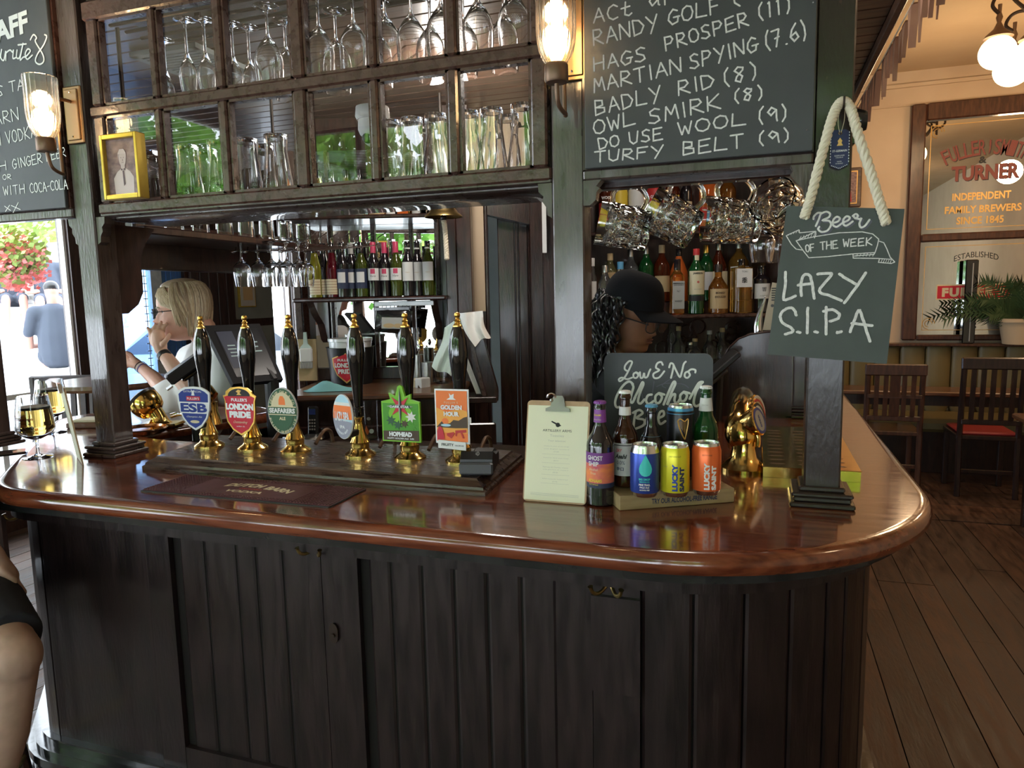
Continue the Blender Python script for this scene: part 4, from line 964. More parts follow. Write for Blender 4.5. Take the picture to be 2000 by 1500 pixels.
# blue shield
root, w, h, R = clip_frame(0, 350, 755, 413, 840)
cl = part('pump_clip', B().prism(shield(w, h), -.005, 0, R), 'white_gloss', root)
lay(cl, 'printed_field', shield(w, h, .90), 0, 'blue', R)
lay(cl, 'printed_band', [(-w * .98, h * .30), (w * .98, h * .30), (w * .86, -h * .22), (-w * .86, -h * .22)], 1, 'white_gloss', R)
lay(cl, 'printed_box', [(-w * .42, h * .36), (w * .42, h * .36), (w * .42, h * .56), (-w * .42, h * .56)], 1, 'red', R)
txt(cl, "FULLER'S", 0, h * .46, w * .74, h * .11, 2, 'white_gloss', R, bold=.02)
txt(cl, 'ESB', 0, h * .04, w * 1.62, h * .42, 2, 'blue', R, bold=.045)
txt(cl, 'Champion Ale', 0, -h * .38, w * .95, h * .10, 2, 'white_gloss', R, shear=.4)
txt(cl, 'EXTRA SPECIAL', 0, h * .78, w * 1.1, h * .08, 2, 'white_gloss', R)
lay(cl, 'printed_emblem', [(-w * .10, h * .60), (w * .10, h * .60), (w * .07, h * .72), (w * .10, h * .86), (0, h * .80), (-w * .10, h * .88), (-w * .06, h * .72)], 1, 'white_gloss', R)
lay(cl, 'printed_scroll', ell(0, -h * .60, w * .28, h * .07), 1, 'label_cream', R)
# red shield with black crest
root, w, h, R = clip_frame(1, 439, 755, 503, 850)
def lp(s): return [(x * w * s, z * h * s) for x, z in ((-1, .62), (-.82, .66), (-.80, .80), (-.5, .95), (0, 1.0), (.5, .95), (.74, .80), (.80, .70), (1.0, .60), (.92, .42), (.90, -.1), (.82, -.45), (.5, -.78), (0, -1.0), (-.5, -.78), (-.82, -.45), (-.9, -.1), (-.9, .42))]
cl = part('pump_clip', B().prism(lp(1), -.005, 0, R), 'gold', root)
lay(cl, 'printed_field', [(x, min(z, h * .62)) for x, z in lp(.92)], 0, 'red', R)
lay(cl, 'printed_crest', ell(0, h * .62, w * .66, h * .30, 16, 0, PI) + [(-w * .66, h * .60)], 1, 'print_black', R)
lay(cl, 'printed_emblem', [(-w * .14, h * .66), (w * .16, h * .66), (w * .06, h * .74), (w * .16, h * .84), (-w * .02, h * .88), (-w * .16, h * .80), (-w * .04, h * .74)], 2, 'print_gold', R)
txt(cl, "FULLER'S", 0, h * .46, w * .96, h * .13, 1, 'white_gloss', R, bold=.03)
txt(cl, 'LONDON', 0, h * .18, w * 1.66, h * .27, 1, 'white_gloss', R, bold=.07); txt(cl, 'PRIDE', 0, -h * .14, w * 1.3, h * .27, 1, 'white_gloss', R, bold=.07)
txt(cl, 'Outstanding', 0, -h * .46, w * .85, h * .13, 1, 'label_cream', R, shear=.5); txt(cl, 'amber ale', 0, -h * .62, w * .5, h * .06, 1, 'white_gloss', R)
# oval green-banded clip
root, w, h, R = clip_frame(2, 525, 757, 583, 847)
cl = part('pump_clip', B().prism(ell(0, 0, w, h, 36), -.005, 0, R), 'label_grey', root)
lay(cl, 'printed_ring', ell(0, 0, w * .95, h * .96, 36), 0, 'clip_darkgreen', R)
lay(cl, 'printed_field', ell(0, 0, w * .76, h * .80, 36), 1, 'clip_amber', R)
lay(cl, 'printed_sky', ell(0, h * .0, w * .76, h * .80, 20, 0, PI), 2, 'label_cream', R)
lay(cl, 'printed_sea', ell(0, -h * .0, w * .76, h * .80, 20, PI, 2 * PI), 2, 'clip_darkgreen', R)
lay(cl, 'printed_figure', [(-w * .22, h * .26), (w * .22, h * .26), (w * .20, h * .50), (w * .08, h * .64), (-w * .10, h * .64), (-w * .20, h * .48)], 3, 'clip_orange', R)
lay(cl, 'printed_band', [(-w * .93, h * .20), (w * .93, h * .20), (w * .93, -h * .18), (-w * .93, -h * .18)], 3, 'label_cream', R)
lay(cl, 'printed_band', [(-w * .93, h * .16), (w * .93, h * .16), (w * .93, -h * .14), (-w * .93, -h * .14)], 4, 'clip_darkgreen', R)
txt(cl, 'SEAFARERS', 0, .001, w * 1.72, h * .22, 5, 'label_white', R, bold=.05); txt(cl, 'ALE', 0, -h * .32, w * .42, h * .14, 5, 'label_cream', R, bold=.04)
arc_txt(cl, 'GEORGE GALE & CO', h * .83, 0, 160, 20, h * .11, 1, 'label_cream', R, rx=w / h); arc_txt(cl, 'FULLERS GRIFFIN ALE', h * .92, 0, 200, 340, h * .11, 1, 'label_cream', R, inside=True, rx=w / h)
# tilted oval pink and grey clip
root, w, h, R = clip_frame(3, 650, 770, 694, 857, -.30); w *= 1.12
cl = part('pump_clip', B().prism(ell(0, 0, w, h, 36), -.005, 0, R), 'white_gloss', root)
lay(cl, 'printed_sky', ell(0, 0, w * .96, h * .97, 36), 0, 'clip_sky', R)
lay(cl, 'printed_stripe', [(-w * .84, h * .50), (w * .84, h * .50), (w * .95, h * .1), (w * .95, -h * .1), (-w * .95, -h * .1), (-w * .95, h * .1)], 1, 'clip_orange', R)
lay(cl, 'printed_stripe', [(-w * .84, h * .50), (w * .84, h * .50), (w * .70, h * .64), (-w * .70, h * .64)], 1, 'label_white', R)
lay(cl, 'printed_shore', ell(0, 0, w * .96, h * .97, 24, PI + .1, 2 * PI - .1), 2, 'clip_grey', R)
txt(cl, 'LAZY SIPA', 0, h * .02, w * 1.44, h * .42, 4, 'white_gloss', R, bold=.03); txt(cl, 'IPA', 0, -h * .45, w * .5, h * .14, 4, 'white_gloss', R, bold=.03)
arc_txt(cl, 'SESSION BEER', h * .75, 0, 225, 315, h * .09, 4, 'white_gloss', R, inside=True, rx=w / h)
# green square clip with a star
root, w, h, R = clip_frame(4, 748, 752, 822, 862)
sq = [(-w, -h), (w, -h), (w, h * .42), (w * .55, h * .50), (w * .55, h * .70), (w * .25, h * .60), (w * .12, h * .95), (0, h), (-w * .12, h * .95), (-w * .25, h * .60), (-w * .60, h * .72), (-w * .52, h * .50), (-w, h * .42)]
cl = part('pump_clip', B().prism(sq, -.008, 0, R), 'clip_green', root)
R = R @ Matrix.Translation((0, -.003, 0))
lay(cl, 'printed_field', [(-w * .93, -h * .95), (w * .93, -h * .95), (w * .93, h * .36), (-w * .93, h * .36)], 0, 'clip_leaf', R)
lay(cl, 'printed_light', ell(0, 0, w * .62, h * .34, 16), 1, 'clip_green', R)
for k_, (a, c, s_) in enumerate(((-.5, -.25, .28), (.55, -.1, .3), (.2, -.35, .22), (-.15, -.4, .25), (.6, -.45, .25))):
    lay(cl, 'printed_leaves', [(w * (a + s_ * math.cos(q) * (1 if q_ % 2 else .5)), h * (c + s_ * .7 * math.sin(q) * (1 if q_ % 2 else .5))) for q_, q in enumerate([2 * PI * i / 14 for i in range(14)])], 2 + k_ % 2, ('clip_darkgreen', 'label_white', 'clip_brown', 'clip_darkgreen', 'clip_leaf')[k_], R)
lay(cl, 'printed_foot', [(-w * .93, -h * .95), (w * .93, -h * .95), (w * .93, -h * .58), (-w * .93, -h * .62)], 3, 'clip_brown', R)
def star(r1, r2, n, ro=0, sx=1, sz=1, cz=0): return [((r1 if i % 2 == 0 else r2) * math.sin(PI * i / n + ro) * sx, cz + (r1 if i % 2 == 0 else r2) * math.cos(PI * i / n + ro) * sz) for i in range(2 * n)]
lay(cl, 'printed_star', star(h * .46, h * .13, 4, PI / 4, 1, 1, h * .26), 4, 'red', R)
lay(cl, 'printed_star', star(h * .62, h * .09, 4, 0, .85, 1.05, h * .26), 5, 'label_grey', R)
lay(cl, 'printed_star', [(0, h * .90), (w * .10, h * .30), (0, -h * .40)], 6, 'print_black', R)
lay(cl, 'printed_bar', [(-w * .52, h * .20), (w * .52, h * .20), (w * .52, h * .30), (-w * .52, h * .30)], 6, 'label_navy', R)
txt(cl, 'DARK STAR', 0, h * .25, w * 1.0, h * .085, 8, 'white_gloss', R, bold=.04); txt(cl, 'HOPHEAD', 0, -h * .72, w * 1.2, h * .17, 8, 'white_gloss', R, bold=.07); txt(cl, 'HOPPY GOLDEN ALE  3.8%', 0, -h * .87, w * 1.4, h * .055, 8, 'white_gloss', R, bold=.03)
# orange poster clip
root, w, h, R = clip_frame(5, 851, 760, 917, 866)
cl = part('pump_clip', B().prism([(-w, -h), (w, -h), (w, h), (-w, h)], -.004, 0, R), 'white_gloss', root)
lay(cl, 'printed_sky', [(-w * .91, -h * .92), (w * .91, -h * .92), (w * .91, h * .94), (-w * .91, h * .94)], 0, 'clip_orange', R)
lay(cl, 'printed_glow', [(-w * .91, -h * .60), (w * .91, -h * .60), (w * .91, h * .20), (w * .4, h * .30), (-w * .3, h * .15), (-w * .91, h * .32)], 1, 'clip_amber', R)
lay(cl, 'printed_sun', ell(-w * .4, -h * .18, w * .2, h * .12, 16), 2, 'clip_orange', R)
lay(cl, 'printed_trees', [(-w * .91, -h * .40), (-w * .6, -h * .18), (-w * .45, -h * .30), (-w * .1, -h * .24), (w * .1, -h * .12), (w * .4, -h * .14), (w * .7, -h * .02), (w * .91, h * .02), (w * .91, -h * .40), (w * .2, -h * .42)], 3, 'clip_brown', R)
lay(cl, 'printed_river', ell(-w * .35, -h * .32, w * .3, h * .05, 12), 4, 'clip_sky', R)
lay(cl, 'printed_tables', [(w * .2, -h * .50), (w * .84, -h * .46), (w * .84, -h * .56), (w * .6, -h * .58), (w * .7, -h * .78), (w * .62, -h * .78), (w * .5, -h * .58), (w * .3, -h * .60), (w * .26, -h * .72), (w * .2, -h * .70)], 4, 'label_red', R)
lay(cl, 'printed_tables', [(-w * .3, -h * .62), (w * .1, -h * .56), (w * .14, -h * .62), (-w * .05, -h * .80), (-w * .3, -h * .70)], 4, 'label_red', R)
lay(cl, 'printed_person', [(-w * .88, -h * .86), (-w * .45, -h * .84), (-w * .5, -h * .55), (-w * .62, -h * .38), (-w * .78, -h * .38), (-w * .88, -h * .55)], 5, 'red', R)
lay(cl, 'printed_emblem', [(-w * .28, h * .62), (w * .28, h * .62), (w * .14, h * .68), (w * .16, h * .84), (-w * .02, h * .78), (-w * .12, h * .86), (-w * .08, h * .70)], 2, 'white_gloss', R)
txt(cl, "FULLER'S", 0, h * .52, w * .8, h * .07, 6, 'label_cream', R, spacing=1.3); txt(cl, 'GOLDEN', 0, h * .34, w * 1.24, h * .17, 6, 'white_gloss', R, bold=.05); txt(cl, 'HOUR', 0, h * .10, w * .9, h * .17, 6, 'white_gloss', R, bold=.05)
ft = part('taste_tag', B().prism([(-w * .82, -h * 1.16), (w * .82, -h * 1.22), (w * .82, -h * .92), (-w * .82, -h * .86)], -.0105, -.0085, R), 'label_white', cl)
b = B(); text(b, 'FRUITY', 0, 0, w * .72, h * .10, lambda a, c: R @ Vector((a - w * .25, -.0108, c - h * 1.03)), bold=.03); text(b, 'GOLDEN ALE', 0, 0, w * .5, h * .05, lambda a, c: R @ Vector((a + w * .45, -.0108, c - h * 1.05)), bold=.02); part('lettering', b, 'print_black', cl)
part('tag_tab', B().prism([(w, -h * .22), (w * 1.10, -h * .22), (w * 1.10, -h * .02), (w, -h * .02)], -.003, -.001, R), 'label_white', cl)

# ---------------------------------------------------------------- rubber bar mat
mt = thing('bar_mat', 'dark red ribbed rubber bar mat with white lettering at the bar edge', 'mat', (-1.24, 1.49, 1.1005))
c_ = [P(275, 957, z=1.104), P(640, 992, z=1.104), P(728, 950, z=1.104), P(412, 922, z=1.104)]
fx = (c_[1] - c_[0]); Lx = .60; mo = Vector((c_[0].x, c_[0].y, 1.1002)); mu = Vector((1, 0, 0)); mv = Vector((0, 1, 0)); Lx = c_[1].x - c_[0].x; Ly = .165
Mm = Matrix.Translation((mo.x, mo.y, 1.1002))
part('mat_base', B().prism([(0, 0), (Lx - .005, 0), (Lx, .005), (Lx, Ly), (0, Ly)], 0, .003, Mm, 'xy'), 'plastic_black', mt, world=1)
part('mat_field', B().bev((.003, .003, .003), (Lx - .003, Ly - .003, .0045), .001, Mm), 'mat_rubber', mt, world=1)
rbm = B()
nx_ = int(Lx / .0088)
for i in range(nx_):
    for j in range(18):
        x = .008 + i * .0088; y = .008 + j * .0088
        if .115 < x < Lx - .115 and .022 < y < Ly - .022: continue
        if x > Lx - .008 or y > Ly - .006: continue
        rbm.bev((x - .0032, y - .0032, .0043), (x + .0032, y + .0032, .0068), .0009, Mm)
part('mat_studs', rbm, 'mat_rubber', mt, world=1, kind='stuff')
part('mat_plate', B().bev((.113, .020, .0045), (Lx - .113, Ly - .022, .0062), .0008, Mm), 'mat_rubber', mt, world=1)
lb = B(); cy_ = .085
text(lb, 'DUTCH', 0, 0, .115, .030, lambda a, c: Mm @ Vector((Lx * .44 + a, cy_ + .02 + c - (a - .02) ** 2 * 1.5, .0065)), bold=.05, shear=.2); text(lb, 'BARN', 0, 0, .095, .030, lambda a, c: Mm @ Vector((Lx * .44 + .115 + a, cy_ + .016 + c - (a + .10) ** 2 * 1.2, .0065)), bold=.05, shear=.2)
text(lb, 'VODKA', 0, 0, .11, .018, lambda a, c: Mm @ Vector((Lx * .50 + a, cy_ - .035 + c, .0065)), bold=.03, shear=.2)
part('lettering', lb, 'label_cream', mt, world=1)
lb = B(); text(lb, 'ORCHARD', 0, 0, .07, .008, lambda a, c: Mm @ Vector((Lx * .50 + a, cy_ - .010 + c, .0065)), bold=.02); part('lettering', lb, 'label_red', mt, world=1)
# ---------------------------------------------------------------- card reader
q = P(926, 927, z=ZP)
t = thing('card_reader', 'black contactless card reader at the right end of the pump plinth', 'card reader', (q.x, q.y + .03, ZP + .0005), .25)
part('reader_body', B().prism([(-.032, 0), (-.036, .012), (-.034, .036), (-.014, .050), (.05, .030), (.115, .024), (.120, .010), (.115, 0)], -.034, .034, Matrix.Rotation(PI / 2, 4, 'Z') @ Matrix.Scale(1, 4)), 'plastic_black', t)
part('reader_front', B().bev((-.036, -.044, .002), (.036, -.030, .030), .004), 'plastic_grey', t)
part('keypad', B().bev((-.028, .0, .041), (.028, .05, .044), .002, Matrix.Rotation(-.30, 4, 'X')), 'plastic_grey', t)
wv = B()
for r_ in (.004, .007, .010): wv.tube([(r_ * math.cos(a) * 1.0, -.030 - .0, .047) if False else (r_ * math.cos(a) - .004, -.026 + .5 * r_ * math.sin(a), .0475 + .5 * r_ * math.sin(a)) for a in [(-50 + 100 * i / 6) * PI / 180 for i in range(7)]], .0006, 4)
part('contactless_symbol', wv, 'label_grey', t)
part('tail', B().bev((-.026, .08, .004), (.026, .15, .026), .005), 'plastic_black', t); t.scale = (1.22, 1.1, 1.15)
# ---------------------------------------------------------------- clipboard with the toasties menu
a0 = P(1019, 979, z=1.101); a1 = P(1146, 985, z=1.101)
yk = (a0.y + a1.y) / 2; wk = a1.x - a0.x
top_z = P(1084, 782, y=yk + .06).z; hk = top_z - 1.101; tilt = -math.atan2(.055, hk)
t = thing('menu_clipboard', 'brown clipboard leaning upright with a cream toasties menu', 'menu', ((a0.x + a1.x) / 2, yk, 1.1008), 0)
Rk = Matrix.Rotation(tilt, 4, 'X'); hk2 = hk / math.cos(tilt)
def rr(w0, z0, w1, z1, r, n=5):
    out = []
    for cx, cz, s0 in ((w1 - r, z0 + r, -90), (w1 - r, z1 - r, 0), (w0 + r, z1 - r, 90), (w0 + r, z0 + r, 180)):
        for i in range(n + 1): a = math.radians(s0 + 90 * i / n); out.append((cx + r * math.cos(a), cz + r * math.sin(a)))
    return out
part('board', B().prism(rr(-wk / 2, 0, wk / 2, hk2, .010), 0, .003, Rk), 'hardboard', t)
part('paper', B().prism([(-wk / 2 + .003, .004), (wk / 2 - .004, .004), (wk / 2 - .004, hk2 - .012), (-wk / 2 + .003, hk2 - .012)], -.0008, 0, Rk), 'cream_paper', t)
mk = lambda a, c: Rk @ Vector((a, -.0011, c)); tb = B()
text(tb, 'ARTILLERY ARMS', 0, hk2 * .705, wk * .46, .0058, mk, bold=.0); 
tb.prism([(-.014, hk2 * .80), (.006, hk2 * .765), (.010, hk2 * .755), (.004, hk2 * .745), (-.002, hk2 * .76), (-.016, hk2 * .79)], -.0012, -.0009, Rk)
tb.prism(ell(.001, hk2 * .762, .0055, .0055, 12), -.0012, -.0009, Rk)
part('printed_heading', tb, 'print_black', t)
tb = B(); text(tb, 'Toasties', 0, hk2 * .655, wk * .22, .0055, mk); text(tb, 'Your selection', 0, hk2 * .605, wk * .28, .0040, mk)
for i, s_ in enumerate(('Cheese & onion on sourdough', 'with English mustard', '£7.50', 'Smoked ham, Brie & tomato chutney', '£8.75', 'Pastrami & Cheddar cheese', 'with gherkins & mustard', '£8.50', 'Buffalo mozzarella, tomato & basil', '£7.95')):
    z = hk2 * (.55 - (0, .028, .052, .115, .140, .205, .230, .255, .320, .345)[i]); text(tb, s_, 0, z, wk * (.40 if len(s_) > 8 else .08), .0027, mk)
for z in (.47, .385, .27, .185): tb.box((-wk * .22, -.0012, hk2 * z), (wk * .22, -.0009, hk2 * z + .0005), Rk)
for z in (.085, .075, .065): tb.box((-wk * .38, -.0012, hk2 * z), (wk * .38, -.0009, hk2 * z + .0006), Rk)
part('printed_menu', tb, 'print_light', t)
cz_ = hk2 - .006; ck_ = part('clip', B().prism([(-.030, cz_ - .020), (-.030, cz_ - .013), (-.018, cz_ - .008), (-.015, cz_ + .010), (-.010, cz_ + .018), (.010, cz_ + .018), (.015, cz_ + .010), (.018, cz_ - .008), (.030, cz_ - .013), (.030, cz_ - .020)], -.006, -.0015, Rk), 'clip_metal', t)
part('clip_ring', B().tube([(.010 * math.cos(a), -.007, cz_ + .016 + .010 * math.sin(a)) for a in [PI * i / 8 for i in range(9)]], .0024, 6), 'chrome', ck_)
part('rivet', B().ball((0, -.007, cz_ + .010), .0045, 10, 6), 'steel', ck_)
# ---------------------------------------------------------------- bottles and cans of the alcohol-free range
def band(b, r, z0, z1, a0, a1, n=16, r2=None):
    r2 = r2 or r
    for i in range(n):
        p = math.radians(a0 + (a1 - a0) * i / n); q = math.radians(a0 + (a1 - a0) * (i + 1) / n)
        b.add([(r * math.cos(p), r * math.sin(p), z0), (r * math.cos(q), r * math.sin(q), z0), (r2 * math.cos(q), r2 * math.sin(q), z1), (r2 * math.cos(p), r2 * math.sin(p), z1)], [(0, 1, 2, 3)])
    return b
def cyl(R, th=-90, off=.0006):
    def f(a, c): an = math.radians(th) + a / R; return Vector(((R + off) * math.cos(an), (R + off) * math.sin(an), c))
    return f
def blab(t, s, th, cz, w, h, R, m, **kw):
    b = B(); text(b, s, 0, cz, w, h, cyl(R, th), **kw); return part('lettering', b, m, t)
def crown(t, r, z, m): return part('bottle_cap', B().lathe([(r + .0015, z - .006), (r + .0018, z - .003), (r + .0003, z), (r * .6, z + .0012), (0, z + .0014)], 42, ripple=lambda a, zz, rr: (.0007 * math.cos(a * 21) if zz < z - .002 else 0)), m, t, smooth=1)
def bottle_prof(H, R, rn, sh0, sh1, lip=.0015):
    return [(0, .002), (R * .8, 0), (R, .004), (R, sh0), (R * .96, sh0 + (sh1 - sh0) * .18), (R * .80, sh0 + (sh1 - sh0) * .42), (R * .58, sh0 + (sh1 - sh0) * .66), (rn * 1.25, sh0 + (sh1 - sh0) * .88), (rn, sh1), (rn * .94, H - .016), (rn + lip, H - .014), (rn + lip, H - .008), (rn, H - .006), (rn, H)]
q = P(1172, 985, z=1.1)
t = thing('ale_bottle', 'dark ale bottle with a purple cap and sunset label, left of the wooden stand', 'bottle', (q.x, q.y + .006, 1.1005)); Rg = .0325
part('glass_body', B().lathe(bottle_prof(.240, Rg, .0125, .140, .190), 40), 'bottle_black', t, smooth=1); crown(t, .0125, .245, 'purple')
lb = part('body_label', band(B(), Rg + .0004, .045, .128, -180, 0, 24), 'label_sunset', t); part('label_band', band(B(), Rg + .0006, .102, .128, -180, 0, 24), 'label_purple', lb); part('label_band', band(B(), Rg + .0006, .045, .056, -180, 0, 24), 'label_navy', lb)
th = -108
for s_, z, w_, h_, m_, kw in (('GHOST', .116, .038, .0105, 'label_white', dict(bold=.02)), ('SHIP', .102, .026, .0105, 'label_white', dict(bold=.02)), ('Alcohol', .089, .022, .006, 'label_cream', {}), ('Free', .080, .013, .006, 'label_cream', {}), ('ADNAMS', .0625, .034, .008, 'label_yellow', dict(bold=.03)), ('SOUTHWOLD', .0535, .024, .0035, 'label_yellow', {})):
    blab(t, s_, th + (6 if s_ in ('GHOST', 'ADNAMS') else 0), z, w_, h_, Rg + .0006, m_, **kw)
part('neck_label', band(B(), .0150, .196, .226, -180, 0, 16, .0136), 'purple', t); blab(t, 'ADNAMS', th, .2135, .020, .0045, .0142, 'label_yellow', bold=.02); blab(t, 'Alcohol Free', th, .203, .020, .0035, .0146, 'label_cream')
part('embossing', band(B(), Rg + .0012, .020, .026, -180, 0, 48), 'gloss_black', t)
# wooden stand
SA = P(1210, 998, z=1.1); SB = P(1434, 981, z=1.1); su = (SB - SA).normalized(); sv = Vector((-su.y, su.x, 0)); sang = math.atan2(su.y, su.x); sL_ = (SB - SA).length
st = thing('display_stand', 'small wooden display block reading TRY OUR ALCOHOL-FREE RANGE', 'stand', (SA.x, SA.y, 1.1004), sang); SH = .034
part('block', B().bev((0, 0, 0), (sL_, .150, SH), .0015), 'stand_wood', st)
b = B(); text(b, 'TRY OUR ALCOHOL-FREE RANGE', 0, 0, sL_ * .57, .0125, lambda a, c: Vector((sL_ * .56 + a, -.0006, SH * .48 + c)), bold=.03); part('lettering', b, 'label_navy', st)
ZS = 1.1004 + SH + .0004
def on_stand(px, py): q = P(px, py, z=ZS); return (q.x, q.y, ZS)
def can(nm, lab, px, py, m, R=.0325, H=.118, rim='alu', loc=None):
    t = thing(nm, lab, 'can', loc or on_stand(px, py), 0, 'drinks of the alcohol-free display')
    part('can_body', B().lathe([(0, .003), (R * .78, .002), (R * .84, 0), (R * .90, .004), (R, .012), (R, H - .018), (R * .90, H - .006)], 40), m, t, smooth=1)
    part('rim', B().lathe([(R * .90, H - .0065), (R * .88, H - .002), (R * .86, H), (R * .82, H), (R * .80, H - .004), (0, H - .004)], 40), rim, t, smooth=1)
    part('pull_tab', B().prism(ell(0, 0, .008, .012, 12), H - .0035, H - .0020, None, 'xy'), 'alu', t)
    part('base_rim', B().lathe([(R * .84, 0), (R * .92, .0045), (R * .985, .0105)], 40, cap=False), 'alu', t, smooth=1)
    return t
yf = 966
t = can('drink_can', 'blue can with a large teal drop, left in the front row of the stand', 1259, yf, 'can_blue'); TH = -103
R_ = .0325
part('silver_shoulder', B().lathe([(R_ + .0003, .101), (R_ * .96, .106), (R_ * .905, .1125)], 40, cap=False), 'alu', t, smooth=1)
dp = []
for i in range(28):
    a = 2 * PI * i / 28; rr_ = .0145; x = rr_ * math.sin(a) * (1 if math.cos(a) < .3 else (1 - (math.cos(a) - .3) * 1.25)); z = .066 + (-rr_ * math.cos(PI - a) if math.cos(a) < .3 else rr_ * (.3 + (math.cos(a) - .3) * 2.6)); dp.append((x, z))
dp = [(.0, .100), (.003, .094), (.008, .084), (.0125, .075), (.0145, .067), (.0135, .059), (.009, .053), (.003, .0505), (-.003, .0505), (-.009, .053), (-.0135, .059), (-.0145, .067), (-.0125, .075), (-.008, .084), (-.003, .094)]
fc = cyl(R_, -78); b = B(); cen = fc(0, .068); ring = [fc(x, z) for x, z in dp]; mid = [fc(x * .5, .068 + (z - .068) * .5) for x, z in dp]
b.v = [cen] + mid + ring; n_ = len(dp); b.f = [(0, 1 + i, 1 + (i + 1) % n_) for i in range(n_)] + [(1 + i, 1 + n_ + i, 1 + n_ + (i + 1) % n_, 1 + (i + 1) % n_) for i in range(n_)]; part('printed_drop', b, 'drop_teal', t)
for s_, z, w_, h_, m_ in (('BIG DROP', .0435, .025, .0048, 'drop_teal'), ('BREWING CO', .0375, .022, .003, 'drop_teal'), ('PINE TRAIL', .0310, .025, .0045, 'label_white'), ('PALE ALE', .0250, .021, .004, 'label_white'), ('ALCOHOL FREE', .0190, .022, .0032, 'label_white')): blab(t, s_, -82, z, w_, h_, R_, m_, bold=.03)
def side_txt(t, s, th, R, zc, L, hgt, m, bold=.06):
    b = B(); f = cyl(R, th); text(b, s, 0, 0, L, hgt, lambda a, c: f(-c, zc + a), bold=bold); part('lettering', b, m, t)
t = can('drink_can', 'yellow can with blue sideways lettering, middle of the front row of the stand', 1318, yf - 1, 'can_yellow')
side_txt(t, 'LUCKY', -84, R_, .046, .062, .0125, 'can_blue'); side_txt(t, 'SAINT', -56, R_, .042, .056, .0115, 'label_navy'); blab(t, 'LAST ONE OUT', -84, .094, .026, .003, R_, 'print_black'); blab(t, 'Superior unfiltered', -125, .07, .012, .003, R_, 'print_grey')
t = can('drink_can', 'orange can with white sideways lettering, right in the front row of the stand', 1379, yf - 4, 'can_orange')
side_txt(t, 'LUCKY', -84, R_, .046, .062, .0125, 'label_white'); side_txt(t, 'SAINT', -56, R_, .042, .056, .0115, 'label_white'); blab(t, 'ZESTY ONE', -84, .094, .022, .003, R_, 'print_black')
BK = sv * .073
def back_loc(px): q = P(px, 962, z=ZS); k = Vector((q.x, q.y, ZS)); r = ray(px, 900); # slide along the row line behind
def row2(px, d=.110):
    """point on the stand top at depth d behind its front edge, on the sight line px"""
    r = ray(px, 940); r2 = Vector((r.x, r.y)).normalized(); o = Vector((SA.x + sv.x * d, SA.y + sv.y * d)); den = r2.x * su.y - r2.y * su.x; k = (o.x * su.y - o.y * su.x) / den; return (r2.x * k, r2.y * k, ZS)
t = thing('beer_bottle', 'brown lager bottle with silver labels and white crown cap behind the blue can', 'bottle', row2(1221, .085), 0, 'drinks of the alcohol-free display'); Rb = .0300
Hh = P(1217, 763, y=t.location.y).z - ZS
part('glass_body', B().lathe(bottle_prof(Hh - .004, Rb, .0125, .118, .165), 40), 'bottle_brown', t, smooth=1); part('beer', B().lathe([(0, .006), (Rb * .86, .006), (Rb * .86, .115), (Rb * .5, .140), (0, .141)], 24), 'dark_rum', t, smooth=1)
crown(t, .0125, Hh, 'white'); lb = part('body_label', band(B(), Rb + .0004, .030, .108, -175, -5, 24), 'label_grey', t); part('label_border', band(B(), Rb + .0006, .102, .104, -170, -10, 20), 'print_black', lb)
part('neck_label', band(B(), .0146, .172, .192, -180, 0, 16, .0134), 'label_white', t)
blab(t, 'DRY', -108, .091, .016, .008, Rb + .0005, 'label_red', shear=.3, bold=.02); blab(t, 'Asahi', -100, .077, .030, .011, Rb + .0005, 'print_black', shear=.3, bold=.05); blab(t, '0.0%', -100, .062, .020, .009, Rb + .0005, 'label_navy'); blab(t, '辛口', -103, .047, .018, .009, Rb + .0005, 'label_navy', bold=.03)
t = thing('beer_bottle', 'short dark bottle with blue neck band and blue cap behind the cans', 'bottle', row2(1272, .108), 0, 'drinks of the alcohol-free display'); Rb = .0300
Hh = P(1272, 790, y=t.location.y).z - ZS
part('glass_body', B().lathe(bottle_prof(Hh - .004, Rb, .0130, .090, .140), 40), 'bottle_black', t, smooth=1); crown(t, .013, Hh, 'label_blue'); part('neck_label', band(B(), .0275, .098, .114, -180, 0, 20, .0225), 'label_blue', t); blab(t, 'PALE', -100, .088, .020, .006, Rb * .98, 'label_blue')
lq = row2(1328, .112); Hh = P(1328, 790, y=lq[1]).z - ZS
t = can('drink_can', 'tall black stout can with a gold harp and pale blue top rim', 0, 0, 'can_black', .0330, Hh, 'alu', lq)
part('blue_shoulder', B().lathe([(.0333, Hh - .020), (.0300, Hh - .0062)], 40, cap=False), 'sky_can', t, smooth=1)
f = cyl(.033, -74); hb = B()
for pts, w_ in ((spline([(-.012, Hh - .035), (-.006, Hh - .030), (.004, Hh - .036), (.012, Hh - .030), (.013, Hh - .040), (.010, Hh - .058), (.005, Hh - .080)], 4), .0030), (spline([(-.012, Hh - .035), (-.008, Hh - .052), (.000, Hh - .072), (.005, Hh - .080)], 4), .0034)):
    hb.tube([f(a, c) for a, c in pts], w_ * .5, 5)
for k_ in range(6): x = -.008 + k_ * .003; hb.tube([f(x, Hh - .036), f(x + .001, Hh - .050 - k_ * .004)], .0004, 4)
part('harp_emblem', hb, 'print_gold', t)
t = thing('beer_bottle', 'green lager bottle with a white neck label behind the orange can', 'bottle', row2(1377, .108), 0, 'drinks of the alcohol-free display'); Rb = .0300
Hh = P(1375, 754, y=t.location.y).z - ZS
part('glass_body', B().lathe(bottle_prof(Hh - .004, Rb, .0125, .118, .175), 40), 'bottle_green', t, smooth=1); crown(t, .0125, Hh, 'white')
